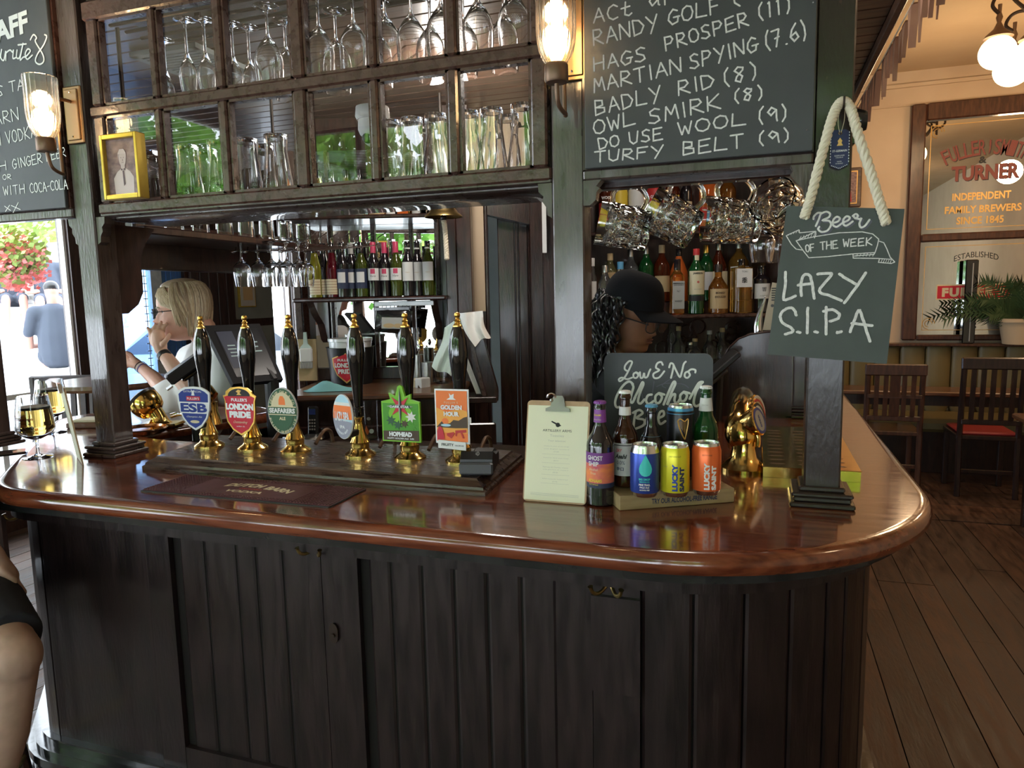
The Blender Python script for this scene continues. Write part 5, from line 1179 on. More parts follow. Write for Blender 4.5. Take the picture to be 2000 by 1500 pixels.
part('neck_label', band(B(), .0172, .168, .200, -180, 0, 18, .0134), 'label_white', t); part('body_label', band(B(), Rb + .0004, .030, .095, -180, 0, 20), 'label_white', t); blab(t, 'PERONI', -95, .183, .015, .004, .0160, 'label_grey')
# ---------------------------------------------------------------- low & no chalkboard
yl = 1.90
p0 = P(1180, 700, y=yl); p1 = P(1393, 690, y=yl); zt_ = P(1290, 690, y=yl).z
t = thing('table_chalkboard', 'rounded chalkboard lettered Low & No Alcohol Beer standing behind the bottles', 'chalkboard', ((p0.x + p1.x) / 2, yl, 1.1005))
wl_ = (p1.x - p0.x) / 2; part('board', B().prism(rr(-wl_, 0, wl_, zt_ - 1.1005, .022), 0, .006), 'chalkboard_low', t)
part('foot', B().bev((-.10, .006, 0), (.10, .06, .02), .003), 'chalkboard_low', t)
def zpt(x, y): q = P(1000 + x / 4, 650 + y / 4, y=yl); return (q.x, q.z)
LN = [[(905, 300), (882, 285), (885, 255), (915, 222), (938, 228), (925, 265), (895, 325), (868, 362), (842, 378), (836, 362), (860, 350), (900, 362), (938, 350)], [(970, 308), (950, 322), (952, 348), (972, 352), (987, 330), (972, 310), (990, 318)], [(1000, 308), (1005, 350), (1022, 348), (1032, 315), (1038, 348), (1058, 342), (1072, 305), (1082, 285)],
      [(1190, 300), (1150, 348), (1112, 352), (1106, 320), (1150, 292), (1125, 272), (1136, 238), (1165, 228), (1178, 250)], [(1228, 270), (1240, 238), (1262, 250), (1255, 300), (1242, 352)], [(1262, 250), (1285, 300), (1312, 345), (1328, 300), (1342, 245), (1358, 225)], [(1382, 300), (1355, 312), (1350, 340), (1370, 352), (1390, 330), (1380, 302), (1402, 285), (1432, 290), (1432, 310)],
      [(945, 400), (915, 380), (870, 410), (825, 480), (806, 545), (822, 582), (870, 560), (920, 500), (948, 430), (940, 400)], [(948, 430), (925, 520), (940, 545), (965, 500)], [(955, 515), (990, 445), (1018, 388), (1026, 405), (1000, 470), (985, 535), (1005, 552), (1035, 520)],
      [(1092, 482), (1062, 490), (1048, 530), (1070, 556), (1108, 532)], [(1150, 470), (1122, 495), (1124, 542), (1152, 544), (1172, 500), (1150, 472), (1190, 482)], [(1185, 560), (1225, 460), (1262, 385), (1276, 398), (1245, 470), (1212, 562), (1245, 495), (1274, 480), (1270, 530), (1290, 548), (1315, 512)],
      [(1345, 460), (1316, 488), (1320, 530), (1350, 528), (1367, 488), (1345, 462), (1388, 472)], [(1388, 515), (1425, 448), (1460, 392), (1490, 384), (1475, 402), (1440, 455), (1420, 540), (1436, 572), (1468, 560)],
      [(968, 612), (955, 680), (948, 755)], [(945, 625), (995, 603), (1020, 628), (975, 665), (1032, 680), (1026, 722), (958, 752)], [(1050, 700), (1085, 680), (1080, 650), (1055, 665), (1050, 710), (1075, 730), (1110, 705)], [(1148, 665), (1185, 645), (1182, 612), (1156, 622), (1144, 672), (1160, 712), (1198, 690)], [(1225, 630), (1240, 640), (1235, 720)], [(1238, 660), (1262, 640), (1285, 650)]]
ub = B()
for k_, s_ in enumerate(LN): ub.ribbon(spline([zpt(*p) for p in s_], 6), .0064 if k_ > 6 else .0050, Vector((0, yl, 0)), PX, PZ, .0006)
part('chalk_writing', ub, 'chalk_bright', t, world=1)
ub = B()
for s_ in ([(1000, 400), (1030, 560)], [(1110, 380), (1085, 560)], [(1340, 300), (1180, 400), (1200, 430)], [(1130, 420), (1200, 395), (1330, 400), (1380, 430)], [(940, 300), (1010, 380)]): ub.ribbon(spline([zpt(*p) for p in s_], 4), .0022, Vector((0, yl, 0)), PX, PZ, .0003)
part('faint_drawing', ub, 'chalk_shadow', t, world=1)
# ---------------------------------------------------------------- hanging beer-of-the-week board
ys_ = 1.655
tl = P(1537, 402, y=ys_); tr = P(1767, 408, y=ys_); br = P(1732, 711, y=ys_); bl = P(1499, 692, y=ys_)
t = thing('hanging_chalkboard', 'green-grey Beer of the Week chalkboard hanging from a thick rope', 'chalkboard', tuple((tl + tr) / 2))
part('board', B().prism([(bl.x, bl.z), (br.x, br.z), (tr.x, tr.z), (tl.x, tl.z)], ys_, ys_ + .006), 'chalkboard_green', t, world=1)
OS = Vector((0, ys_, 0))
def hp_(x, y): q = P(1480 + x / 4.413, 380 + y / 4.413, y=ys_); return (q.x, q.z)
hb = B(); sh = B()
BEER = [[(480, 212), (484, 188), (515, 160), (545, 158)], [(545, 158), (525, 215), (500, 272)], [(545, 165), (590, 148), (622, 165), (612, 195), (560, 222), (615, 228), (630, 262), (600, 310), (550, 322), (520, 300), (530, 278)],
        [(640, 248), (690, 232), (706, 205), (680, 192), (650, 220), (648, 262), (680, 278), (722, 250)], [(728, 245), (778, 222), (792, 198), (765, 188), (738, 215), (738, 255), (765, 268), (818, 232)], [(818, 185), (845, 168), (862, 185), (842, 205), (825, 188)], [(842, 205), (880, 212), (892, 205), (876, 250), (888, 284), (925, 268), (962, 218)]]
for s_ in BEER:
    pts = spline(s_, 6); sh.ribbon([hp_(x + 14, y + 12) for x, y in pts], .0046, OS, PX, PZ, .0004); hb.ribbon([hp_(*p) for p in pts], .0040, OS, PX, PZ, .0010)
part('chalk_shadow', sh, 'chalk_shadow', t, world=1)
pl_ = [(330, 398), (480, 365), (700, 330), (900, 322), (990, 340), (1042, 385), (1030, 440), (1010, 500), (820, 512), (600, 535), (440, 545), (400, 495), (330, 398)]
RIB = [pl_, [(500, 318), (500, 345), (488, 375)], [(500, 318), (335, 398)], [(245, 355), (355, 304), (360, 330), (498, 317)], [(245, 355), (290, 430), (330, 470), (380, 478)], [(1045, 402), (1085, 415), (1110, 465), (1140, 540), (1180, 582), (1150, 594), (1040, 585), (1048, 552), (1145, 558)], [(820, 512), (822, 548), (1045, 551)], [(1010, 500), (1000, 516), (832, 530)]]
RIB += [[(350 + i * 26, 395 - i * 6), (375 + i * 24, 360 - i * 7)] for i in range(6)] + [[(262 + i * 22, 352 - i * 7), (280 + i * 20, 335 - i * 7)] for i in range(5)] + [[(850 + i * 28, 532), (862 + i * 28, 508)] for i in range(6)] + [[(1060 + i * 20, 588), (1072 + i * 20, 560)] for i in range(5)]
for k_, s_ in enumerate(RIB): hb.ribbon([hp_(*p) for p in s_], .0019 if k_ < 8 else .0011, OS, PX, PZ, .0010)
pw = (hp_(1, 0)[0] - hp_(0, 0)[0])
for s_, x0, y0_, x1, y1_, h_ in (('OF', 415, 496, 490, 484, 62), ('THE', 540, 476, 690, 462, 68), ('WEEK', 735, 452, 985, 436, 66)): chalk_word(hb, s_, hp_(x0, y0_), hp_(x1, y1_), h_ * pw, .0024, OS, PX, PZ, .0010, .01)
for s_ in ([(240, 670), (236, 800), (225, 905), (325, 875)], [(375, 870), (374, 760), (400, 692), (448, 700), (470, 780), (485, 895)], [(345, 780), (460, 768)], [(515, 685), (618, 678), (628, 700), (530, 830), (620, 870), (720, 915)], [(705, 685), (770, 730), (858, 778)], [(930, 675), (860, 780), (745, 935)],
           [(332, 1040), (312, 992), (270, 975), (212, 1010), (194, 1055), (215, 1105), (288, 1150), (300, 1180), (235, 1205)], [(338, 1182), (365, 1190)], [(430, 975), (425, 1195)], [(488, 1180), (515, 1188)], [(590, 970), (588, 1100), (588, 1205)], [(565, 1005), (640, 992), (698, 1025), (692, 1065), (620, 1092)], [(682, 1190), (720, 1182)], [(795, 1182), (830, 1090), (865, 1000), (885, 1015), (920, 1120), (965, 1265)], [(808, 1108), (985, 1130)]):
    rg = random.Random(len(s_)); pts = spline(s_, 5); hb.ribbon([hp_(x + rg.uniform(-2, 2), y + rg.uniform(-2, 2)) for x, y in pts], .0058, OS, PX, PZ, .0010)
part('chalk_writing', hb, 'chalk', t, world=1)
def rope_mesh(path, r, turns, n=120):
    pts = spline(path, max(4, n // (len(path) - 1))); pts = [Vector(p) for p in pts]; b = B(); N_ = len(pts)
    for s in range(3):
        q = []
        for i, p in enumerate(pts):
            a = pts[max(i - 1, 0)]; c = pts[min(i + 1, N_ - 1)]; tt = (c - a).normalized(); u = tt.cross(Vector((0, 1, 0)))
            if u.length < .01: u = tt.cross(Vector((1, 0, 0)))
            u.normalize(); w = tt.cross(u); an = 2 * PI * turns * i / N_ + 2 * PI * s / 3; q.append(p + (u * math.cos(an) + w * math.sin(an)) * r * .5)
        b.tube(q, r * .60, 7)
    return b
rp = [P(1571, 424, y=ys_ - .010), P(1585, 380, y=ys_ - .012), P(1603, 310, y=ys_ - .002), P(1621, 245, y=ys_ + .01), P(1634, 210, y=ys_ + .02), P(1648, 198, y=ys_ + .026), P(1662, 214, y=ys_ + .02), P(1676, 262, y=ys_ + .01), P(1700, 335, y=ys_ - .002), P(1718, 395, y=ys_ - .012), P(1731, 436, y=ys_ - .010)]
part('rope', rope_mesh([tuple(p) for p in rp], .0098, 17, 200), 'rope', t, 1, 1)
q = P(1646, 206, y=1.69)
nl = B().tube([(q.x, 1.72, q.z - .004), (q.x, 1.672, q.z - .008), (q.x, 1.664, q.z - .004), (q.x, 1.660, q.z + .012)], .0022, 6); part('nail', nl, 'iron', t, world=1)
# swing tag
q = P(1642, 252, y=1.70); qb = P(1640, 330, y=1.70); hh = q.z - qb.z; ww = (P(1660, 290, y=1.70).x - P(1624, 290, y=1.70).x) / 2
t = thing('bottle_tag', 'small navy blue swing tag with gold emblem hanging on the green post inside the rope', 'tag', (q.x, 1.7065, q.z), 0)
sc_ = [(-ww, -hh * .06), (-ww * .6, 0), (ww * .6, 0), (ww, -hh * .06), (ww, -hh * .90), (0, -hh), (-ww, -hh * .90)]
part('card', B().prism(sc_, 0, .002), 'navy', t)
bb = B()
for i in range(11):
    z = -hh * (.10 + .8 * i / 11)
    for s in (-1, 1): bb.box((s * ww - .0008, -.0006, z), (s * ww + .0008, 0, z + .003))
for i in range(5):
    for s in (-1, 1): x = s * ww * (.1 + .18 * i); z = -hh * (.985 - .1 * (i + .5) * .18); bb.box((x - .0008, -.0006, z), (x + .0008, 0, z + .0016))
part('scalloped_edge', bb, 'label_white', t)
part('eyelet', B().tube([(.0028 * math.cos(a), -.0008, -.007 + .0028 * math.sin(a)) for a in [2 * PI * i / 12 for i in range(12)]], .0009, 5, True), 'brass', t)
gb = B().prism([(-.006, -hh * .40), (.006, -hh * .40), (.003, -hh * .33), (.0045, -hh * .28), (0, -hh * .20), (-.0045, -hh * .28), (-.003, -hh * .33)], -.0006, 0); part('gold_emblem', gb, 'print_gold', t)
tb = B(); text(tb, 'ST-GERMAIN', 0, -hh * .53, ww * 1.6, .0045, lambda a, c: Vector((a, -.0005, c)), bold=.02); text(tb, 'ELDERFLOWER', 0, -hh * .65, ww * 1.1, .0028, lambda a, c: Vector((a, -.0005, c))); text(tb, 'LIQUEUR', 0, -hh * .70, ww * .8, .0028, lambda a, c: Vector((a, -.0005, c))); text(tb, 'MADE', 0, -hh * .80, ww * .5, .0024, lambda a, c: Vector((a, -.0005, c))); text(tb, 'IN FRANCE', 0, -hh * .85, ww * .8, .0024, lambda a, c: Vector((a, -.0005, c)))
part('lettering', tb, 'label_white', t)
part('string', B().tube(spline([(-.0015, -.001, -.006), (-.006, -.012, .02), (.003, -.022, .055), (.006, -.014, .02), (.0015, -.001, -.006)], 5), .0006, 5), 'label_cream', t)
# small dark fitting on the post's far side
q = P(1684, 236, y=1.76)
t = thing('wall_speaker', 'small dark lens-like fitting on the right side of the green post', 'fitting', (.183, 1.76, q.z)); part('housing', B().lathe([(0, 0), (.022, 0), (.026, .012), (.020, .03), (0, .032)], 20, mtx=Matrix.Rotation(PI / 2, 4, 'Y')), 'plinth_paint', t, smooth=1); part('mount', B().bev((0, -.012, -.05), (.008, .012, -.02), .002), 'plinth_paint', t)
# ---------------------------------------------------------------- dimpled mugs on hooks
def mug_mesh():
    H, Rt, Rb_ = .132, .0560, .0480; nA, nZ = 60, 36; b = B(); prof = []
    def rad(z): u = z / H; return Rb_ + (Rt - Rb_) * u + .0030 * math.sin(PI * u)
    vs = []; rows = 0
    outs = [(0, 0.004), (Rb_ * .5, .002), (Rb_ * .85, 0)] + [(rad(H * k / nZ), H * k / nZ) for k in range(1, nZ + 1)]
    ins = [(rad(H * .99) - .0045, H), (rad(H * .9) - .005, H * .9), (rad(H * .6) - .006, H * .6), (rad(H * .3) - .0065, H * .3), (rad(.022) - .009, .022), (0, .018)]
    def dim(a, z, r):
        if r < Rb_ * .9: return 0
        for z0, z1, ph in ((.008, .046, 0), (.046, .084, .5), (.084, .106, 0)):
            if z0 < z < z1:
                u = math.sin(PI * (z - z0) / (z1 - z0)); v = abs(math.sin(5 * a + ph * PI)); return -.0042 * min(1, (u * v) * 1.5)
        return 0
    b.lathe(outs, nA, ripple=lambda a, z, r: dim(a, z, r), cap=False); b2 = B().lathe(ins, nA, cap=False)
    k = len(b.v); last = k - nA; b.add(b2.v, b2.f)
    for i in range(nA): j = (i + 1) % nA; b.f.append((last + i, last + j, k + j, k + i))
    return b
MM = mug_mesh()
hk_ = spline([(.050, 0, .028), (.075, 0, .022), (.098, 0, .040), (.103, 0, .066), (.098, 0, .092), (.078, 0, .108), (.052, 0, .104)], 6)
HB = B().tube(hk_, .0068, 10)
MUGS = [(1218, 443, 12, 14, 'glass'), (1312, 428, 30, 10, 'glass'), (1428, 432, 6, 12, 'glass'), (1532, 412, 20, 62, 'glass')]
ML = ['leftmost of the dimpled glass beer mugs on hooks under the chalkboard', 'second dimpled glass beer mug on the hooks, tipped down to the right', 'third dimpled glass beer mug on the hooks, hanging nearly level', 'rightmost dimpled glass beer mug, its open rim turned towards us beside the hanging sign']
m0 = None
def mug_rot(tilt, yaw):
    # local z (rim) points left (-X) and towards the viewer by yaw; local x (handle) points up; tilt raises the rim
    z = Vector((-math.cos(math.radians(yaw)), -math.sin(math.radians(yaw)), 0)); up = Vector((0, 0, 1)); z2 = (z * math.cos(math.radians(tilt)) + up * math.sin(math.radians(tilt))).normalized(); x = (up - z2 * up.dot(z2)).normalized(); y = z2.cross(x)
    return Matrix((x, y, z2)).transposed().to_euler()
for k_, (px, py, ti, ya, _) in enumerate(MUGS):
    c = P(px, py, y=1.835); e = mug_rot(ti, ya); off = e.to_matrix() @ Vector((0, 0, .066)); loc = c - off
    if m0 is None:
        m0 = thing('beer_mug', ML[0], 'mug', tuple(loc), 0, 'dimpled mugs on hooks', tuple(e)); part('mug_body', MM, 'glass_mug', m0, smooth=1); part('mug_handle', HB, 'glass_mug', m0, smooth=1); m = m0
    else: m = dup(m0, tuple(loc), rot=tuple(e), label=ML[k_])
    htop = loc + e.to_matrix() @ Vector((.104, 0, .066))
    hk = thing('cup_hook', ('first', 'second', 'third', 'fourth')[k_] + ' steel cup hook from the left, holding up a dimpled mug', 'hook', (htop.x, 1.812, 1.862), 0, 'cup hooks under the valance')
    L_ = 1.862 - htop.z
    part('hook_wire', B().tube(spline([(0, 0, .012), (0, 0, -.008), (0, 0, -L_ + .045 if L_ > .06 else -.012), (-.010, 0, -L_ + .022), (.0, 0, -L_ - .010), (.012, 0, -L_ - .004), (.013, 0, -L_ + .012)], 5), .0018, 6), 'steel', hk, smooth=1)
    part('collar', B().lathe([(.005, -.002), (.005, .0), (.002, .002)], 12), 'steel', hk)
# small stemmed brandy glasses below the last mug
TG = stem_prof(.15, .030, .05, .040, .030, .09)
for k_, (px, py, y) in enumerate(((1488, 480, 2.35), (1520, 482, 2.42))):
    q = P(px, py, y=y); g = glass_thing('brandy_glass', ('left' if k_ == 0 else 'right') + ' stemmed brandy glass hanging upside down below the rightmost mug', 'glass', TG, (q.x, y, q.z + .10), 'brandy glasses under the shelf', (PI, 0, 0))
hz_ = P(1488, 480, y=2.35).z + .10
t = thing('glass_rack', 'dark rail holding the two brandy glasses by their feet', 'rack', (.09, 2.38, hz_ + .006)); part('rack_board', B().bev((-.14, -.12, .004), (.14, .12, .02), .003), 'dark_wood', t)
part('rail', B().bev((-.14, -.03, -.006), (.14, -.022, .004), .001), 'dark_metal', t); part('hanger', B().tube([(.1, .05, .02), (.1, .05, 2.64 - hz_)], .006, 8), 'dark_metal', t)
# ---------------------------------------------------------------- brass beer font with round badges, right
fx_ = -.062; t = thing('beer_font', 'polished brass beer font with a row of round tap badges beside the orange can', 'beer font', (fx_, 2.03, 1.1003))
part('font_base', B().lathe([(0, 0), (.062, 0), (.062, .008), (.050, .018), (.036, .034), (.030, .060), (.032, .09)], 32, c=(.03, 0, 0)), 'brass', t, smooth=1)
cb_ = B().tube(spline([(.03, 0, .07), (.022, .01, .105), (.02, .05, .135), (.02, .14, .150), (.02, .30, .152), (.02, .38, .148)], 5), [.034 + .010 * math.sin(PI * min(1, i / 10)) for i in range(26)], 20); part('font_body', cb_, 'brass', t, smooth=1)
part('rear_foot', B().lathe([(.045, 0), (.045, .008), (.026, .03), (.022, .13)], 24, c=(.02, .33, 0)), 'brass', t, smooth=1)
for k_, (yy, cm, s_, tm) in enumerate(((.0, 'blue', 'BEER', 'label_grey'), (.085, 'print_black', 'STOUT', 'label_white'), (.165, 'label_red', 'LAGER', 'label_cream'), (.245, 'label_white', 'CIDER', 'label_cream'))):
    ax = Vector((.86, -.30, .30)).normalized(); o = Vector((.035, yy, .128)); Mx = Matrix.Translation(o) @ ax.to_track_quat('Z', 'Y').to_matrix().to_4x4()
    hd = part('tap_head', B().lathe([(.016, -.02), (.026, -.005), (.036, .018), (.040, .030), (.040, .037), (.037, .040)], 32, mtx=Mx), 'brass', t, smooth=1)
    part('badge_rim', B().lathe([(.0365, .0400), (.0365, .0415), (.0290, .0415)], 32, mtx=Mx, cap=False), cm, hd); part('badge', B().lathe([(0, .0408), (.0300, .0408), (.0300, .0400)], 32, mtx=Mx), tm, hd)
    b = B(); text(b, s_, 0, 0, .036, .010, lambda a, c: Mx @ Vector((-c, a, .0412)), bold=.04); part('lettering', b, cm if tm != 'label_cream' else 'label_red', hd)
    part('spout', B().tube(spline([tuple(o + ax * .012 + Vector((0, 0, -.02))), tuple(o + ax * .034 + Vector((0, 0, -.040))), tuple(o + ax * .036 + Vector((0, 0, -.072)))], 4), [.010, .010, .009, .009, .008, .008, .007, .007, .006], 10), 'brass', hd, smooth=1)
# ---------------------------------------------------------------- slotted brass drip tray
dx0, dx1, dy0, dy1 = .020, .255, 1.955, 2.56
t = thing('drip_tray', 'long polished brass drip tray with cut slots behind the worn post', 'drip tray', ((dx0 + dx1) / 2, (dy0 + dy1) / 2, 1.1003)); b = B()
b.box((dx0, dy0, 1.1003), (dx1, dy1, 1.127)); part('tray_body', b, 'brass', t, world=1)
part('tray_plate', B().bev((dx0 - .002, dy0 - .002, 1.127), (dx1 + .002, dy1, 1.1295), .001), 'brass', t, world=1)
for c2 in range(3):
    for r2 in range(11):
        x = dx0 + .035 + c2 * .075; y = dy0 + .04 + r2 * .048; w2_, h2_ = .022, .006
        part('slot', B().prism([(x - w2_, y), (x - w2_ * .6, y - h2_), (x + w2_ * .6, y - h2_), (x + w2_, y), (x + w2_ * .6, y + h2_), (x - w2_ * .6, y + h2_)], 1.1294, 1.1299, None, 'xy'), 'bronze', t, world=1)
# ---------------------------------------------------------------- curved dark end screen behind the tray
ye = 2.90
E_ = [(1392, 860), (1392, 737), (1402, 722), (1413, 698), (1425, 678), (1442, 662), (1465, 653), (1500, 648), (1548, 648), (1548, 860)]
t = thing('end_screen', 'dark wooden screen with a curved top behind the brass tray', 'screen', (.0, ye, 1.1))
q = [P(x, y, y=ye) for x, y in E_]; pz = [(p.x, max(p.z, .6)) for p in q]; pz[0] = (pz[0][0], .6); pz[-1] = (pz[-1][0], .6)
part('screen_panel', B().prism(pz, ye, ye + .028), 'dark_wood', t, world=1)
ed = B(); ed.tube([(p.x, ye - .001, p.z) for p in q[1:-1]], .004, 6); part('rounded_edge', ed, 'dark_wood', t, world=1)
q2 = [P(x, y, y=ye + .25) for x, y in ((1400, 735), (1440, 668), (1460, 652), (1490, 642), (1540, 640))]
part('rear_panel', B().prism([(q2[0].x, .6)] + [(p.x, p.z) for p in q2] + [(q2[-1].x, .6)], ye + .24, ye + .26), 'dark_wood', t, world=1)
# till tablet behind it
c = P(1412, 678, y=2.86); t = thing('till_tablet', 'black till tablet leaning back behind the table chalkboard, left of the end screen', 'till', (c.x - .02, 2.8, c.z - .08), .15)
Rt_ = Matrix.Rotation(math.radians(48), 4, 'Y'); part('tablet', B().bev((-.010, -.09, -.10), (.010, .09, .10), .004, Rt_), 'plastic_black', t); part('tablet_back', B().bev((.010, -.06, -.08), (.028, .06, .03), .006, Rt_), 'plastic_grey', t); part('stem', B().tube([(.0, 0, -.3), (.01, 0, 0)], .02, 10), 'plastic_black', t)
c = P(1503, 612, y=2.80); t = thing('handheld_radio', 'cream slotted handset standing on the end screen beside the hanging sign', 'handset', (c.x, 2.98, P(1500, 650, y=2.95).z + .01), 0)
part('handset_body', B().prism([(-.022, 0), (.028, 0), (.038, .10), (.034, .18), (.010, .185), (-.002, .12)], -.02, .02), 'beige_plastic', t)
for k_ in range(6): part('slot', B().box((.008, -.0215, .115 + k_ * .009), (.030, -.020, .119 + k_ * .009)), 'plastic_black', t)
part('button', B().lathe([(0, -.002), (.006, -.002), (.006, 0)], 12, mtx=Matrix.Translation((.012, -.0205, .095)) @ Matrix.Rotation(PI / 2, 4, 'X')), 'plastic_grey', t)
c = P(1484, 620, y=2.80); t = thing('tap_handle', 'curved chrome handle beside the cream handset', 'handle', (c.x, 2.97, P(1484, 652, y=2.95).z - .005)); part('handle_body', B().tube(spline([(0, 0, -.05), (-.006, 0, .03), (0, 0, .08), (.012, 0, .12), (.020, 0, .15)], 5), [.016, .017, .018, .018, .018, .018, .017, .016, .014, .013, .012, .010, .009, .008, .007, .006, .005, .005, .004, .004, .003], 12), 'chrome', t, smooth=1)
# ---------------------------------------------------------------- back bar: frame turned 19 degrees, a = right, b = depth
PHI = math.radians(19.03); MF = Matrix.Rotation(PHI, 4, 'Z'); MFi = MF.inverted()
def Lc(px, py, dep): return MFi @ D(px, py, dep)
def Lz(px, py, dep): return D(px, py, dep).z
def bthing(nm, lab, cat, px, py, dep, group=None, z=None):
    p = D(px, py, dep); return thing(nm, lab, cat, (p.x, p.y, z if z is not None else p.z), PHI, group)
MFb = MF
ZW = Lz(730, 580, 4.0)        # top of the wine shelf
a0 = Lc(588, 580, 4.0).x; a1 = Lc(876, 580, 4.0).x
bb_ = thing('back_bar', 'dark mirrored back bar unit with shelves behind the hand pumps', 'back bar', tuple(MF @ Vector(((a0 + a1) / 2, 4.1, 0))), PHI)
def bpart(nm, b, m, root=None, **k): b.v = [MF @ v for v in b.v]; return part(nm, b, m, root or bb_, world=1, **k)
zu = Lz(680, 425, 3.95)
bpart('wine_shelf', B().bev((a0, 3.86, ZW - .024), (a1, 4.22, ZW), .008), 'dark_wood')
bpart('upper_shelf', B().bev((Lc(560, 425, 3.9).x, 3.90, zu - .022), (Lc(846, 425, 3.9).x, 4.22, zu), .006), 'dark_wood')
bpart('mirror', B().box((a0 + .02, 4.225, 1.12), (Lc(852, 500, 4.2).x, 4.235, zu + .4)), 'mirror')
for px_, w_ in ((583, 14), (650, 7), (733, 8), (806, 7), (856, 9)):
    aa = Lc(px_, 500, 4.2).x; bpart('stile', B().bev((aa - w_ * .0015, 4.195, 1.06), (aa + w_ * .0015, 4.226, zu + .4), .004), 'frame_wood')
bpart('mirror_rail', B().bev((a0, 4.19, 1.12), (a1, 4.226, 1.19), .004), 'dark_wood')
for px_ in (618, 852):
    aa = Lc(px_, 600, 4.0).x; bpart('shelf_bracket', B().prism([(3.90, ZW - .024), (4.20, ZW - .024), (4.20, ZW - .26), (4.16, ZW - .24), (4.10, ZW - .15), (4.0, ZW - .10), (3.93, ZW - .05)], aa - .02, aa + .02, plane='yz'), 'dark_wood')
ce = P(700, 771, z=1.12); cb0 = (MFi @ ce).y
bpart('counter_top', B().bev((Lc(545, 770, cb0).x, cb0, 1.09), (Lc(905, 770, cb0).x, 4.22, 1.12), .008), 'table_wood')
bpart('counter_front', B().box((Lc(550, 770, cb0).x, cb0 + .03, 0), (Lc(903, 770, cb0).x, cb0 + .06, 1.09)), 'dark_wood')
bpart('backing', B().box((a0 - .02, 4.24, .0), (a1 + .0, 4.28, 2.63)), 'dark_wood')
for k_ in range(4): aa = Lc(560, 770, cb0).x + k_ * .26; bpart('cupboard_door', B().bev((aa, cb0 + .012, .1), (aa + .25, cb0 + .03, .96), .006), 'dark_wood')
# pilaster, cream wall end, door to the passage
pA, pB_ = Lc(872, 500, 4.0).x, Lc(922, 500, 4.0).x
pil = thing('pilaster', 'dark panelled wooden pilaster right of the wine shelf', 'panelling', tuple(MF @ Vector(((pA + pB_) / 2, 4.02, 0))), PHI)
bpart('post_board', B().bev((pA, 4.0, 0), (pA + (pB_ - pA) * .42, 4.3, 2.63), .004), 'dark_wood', pil); bpart('post_board', B().bev((pA + (pB_ - pA) * .43, 4.0, 0), (pB_, 4.3, 2.63), .004), 'dark_wood', pil)
cA, cB_ = Lc(922, 500, 4.2).x, Lc(947, 500, 4.2).x; zlo = Lz(930, 608, 4.2)
s_ = struct('wall_passage', B(), None)
b = B().box((cA, 4.18, zlo), (cB_, 4.5, 2.63)); b.v = [MF @ v for v in b.v]; o = link(bpy.data.objects.new('cream_return', mesh_from('cream_return', b, 'cream_wall'))); o.parent = s_
b = B().box((cA, 4.2, 0), (cB_, 4.5, zlo)); b.v = [MF @ v for v in b.v]; o = link(bpy.data.objects.new('dado', mesh_from('dado', b, 'dark_wood'))); o.parent = s_
dd = struct('door_2', B(), None)
def dpart(nm, b, m): b.v = [MF @ v for v in b.v]; o = link(bpy.data.objects.new(nm, mesh_from(nm, b, m))); o.parent = dd; return o
zh = Lz(960, 425, 4.3)
for pxa, pxb, dep, th in ((975, 1007, 4.35, .03), (1008, 1014, 4.34, .05), (1015, 1032, 4.33, .03), (1033, 1036, 4.30, .06), (1037, 1062, 4.20, .04), (1063, 1100, 4.10, .05)):
    dpart('jamb_board', B().bev((Lc(pxa, 600, dep).x, dep, 0), (Lc(pxb, 600, dep).x, dep + th + .1, 2.62), .004), 'dark_wood')
dpart('architrave', B().bev((cB_ + .002, 4.20, 0), (cB_ + .02, 4.42, 2.6), .004), 'dark_wood')
dpart('head_board', B().prism([(cB_, Lz(948, 395, 4.3)), (Lc(1075, 395, 4.3).x, Lz(1075, 395, 4.3)), (Lc(1075, 450, 4.3).x, Lz(1075, 455, 4.3)), (Lc(1055, 450, 4.3).x, Lz(1055, 448, 4.3)), (cB_, Lz(948, 424, 4.3))], 4.22, 4.32), 'dark_wood')
dpart('head_board', B().box((cB_, 4.25, Lz(960, 398, 4.3)), (Lc(1100, 395, 4.2).x, 4.35, 2.63)), 'cream_wall')
dpart('white_edge', B().box((Lc(1058, 450, 4.05).x, 4.05, Lz(1060, 495, 4.05)), (Lc(1066, 450, 4.05).x, 4.08, 2.6)), 'white')
struct('wall_passage_end', B().box((-3.5, 7.2, 0), (.44, 7.3, 3.5)), 'grey_wall')
cq = D(966, 595, 6.5); cal = thing('calendar', 'framed white calendar page numbered 09 seen through the passage', 'calendar', (cq.x, 7.18, cq.z)); part('frame', B().bev((-.10, -.01, -.17), (.10, .015, .17), .003), 'chair_dark', cal); part('page', B().box((-.085, -.012, -.155), (.085, -.0105, .155)), 'label_cream', cal)
b = B(); text(b, '09', .02, .12, .10, .05, lambda a, c: Vector((a, -.0125, c))); part('lettering', b, 'print_black', cal)
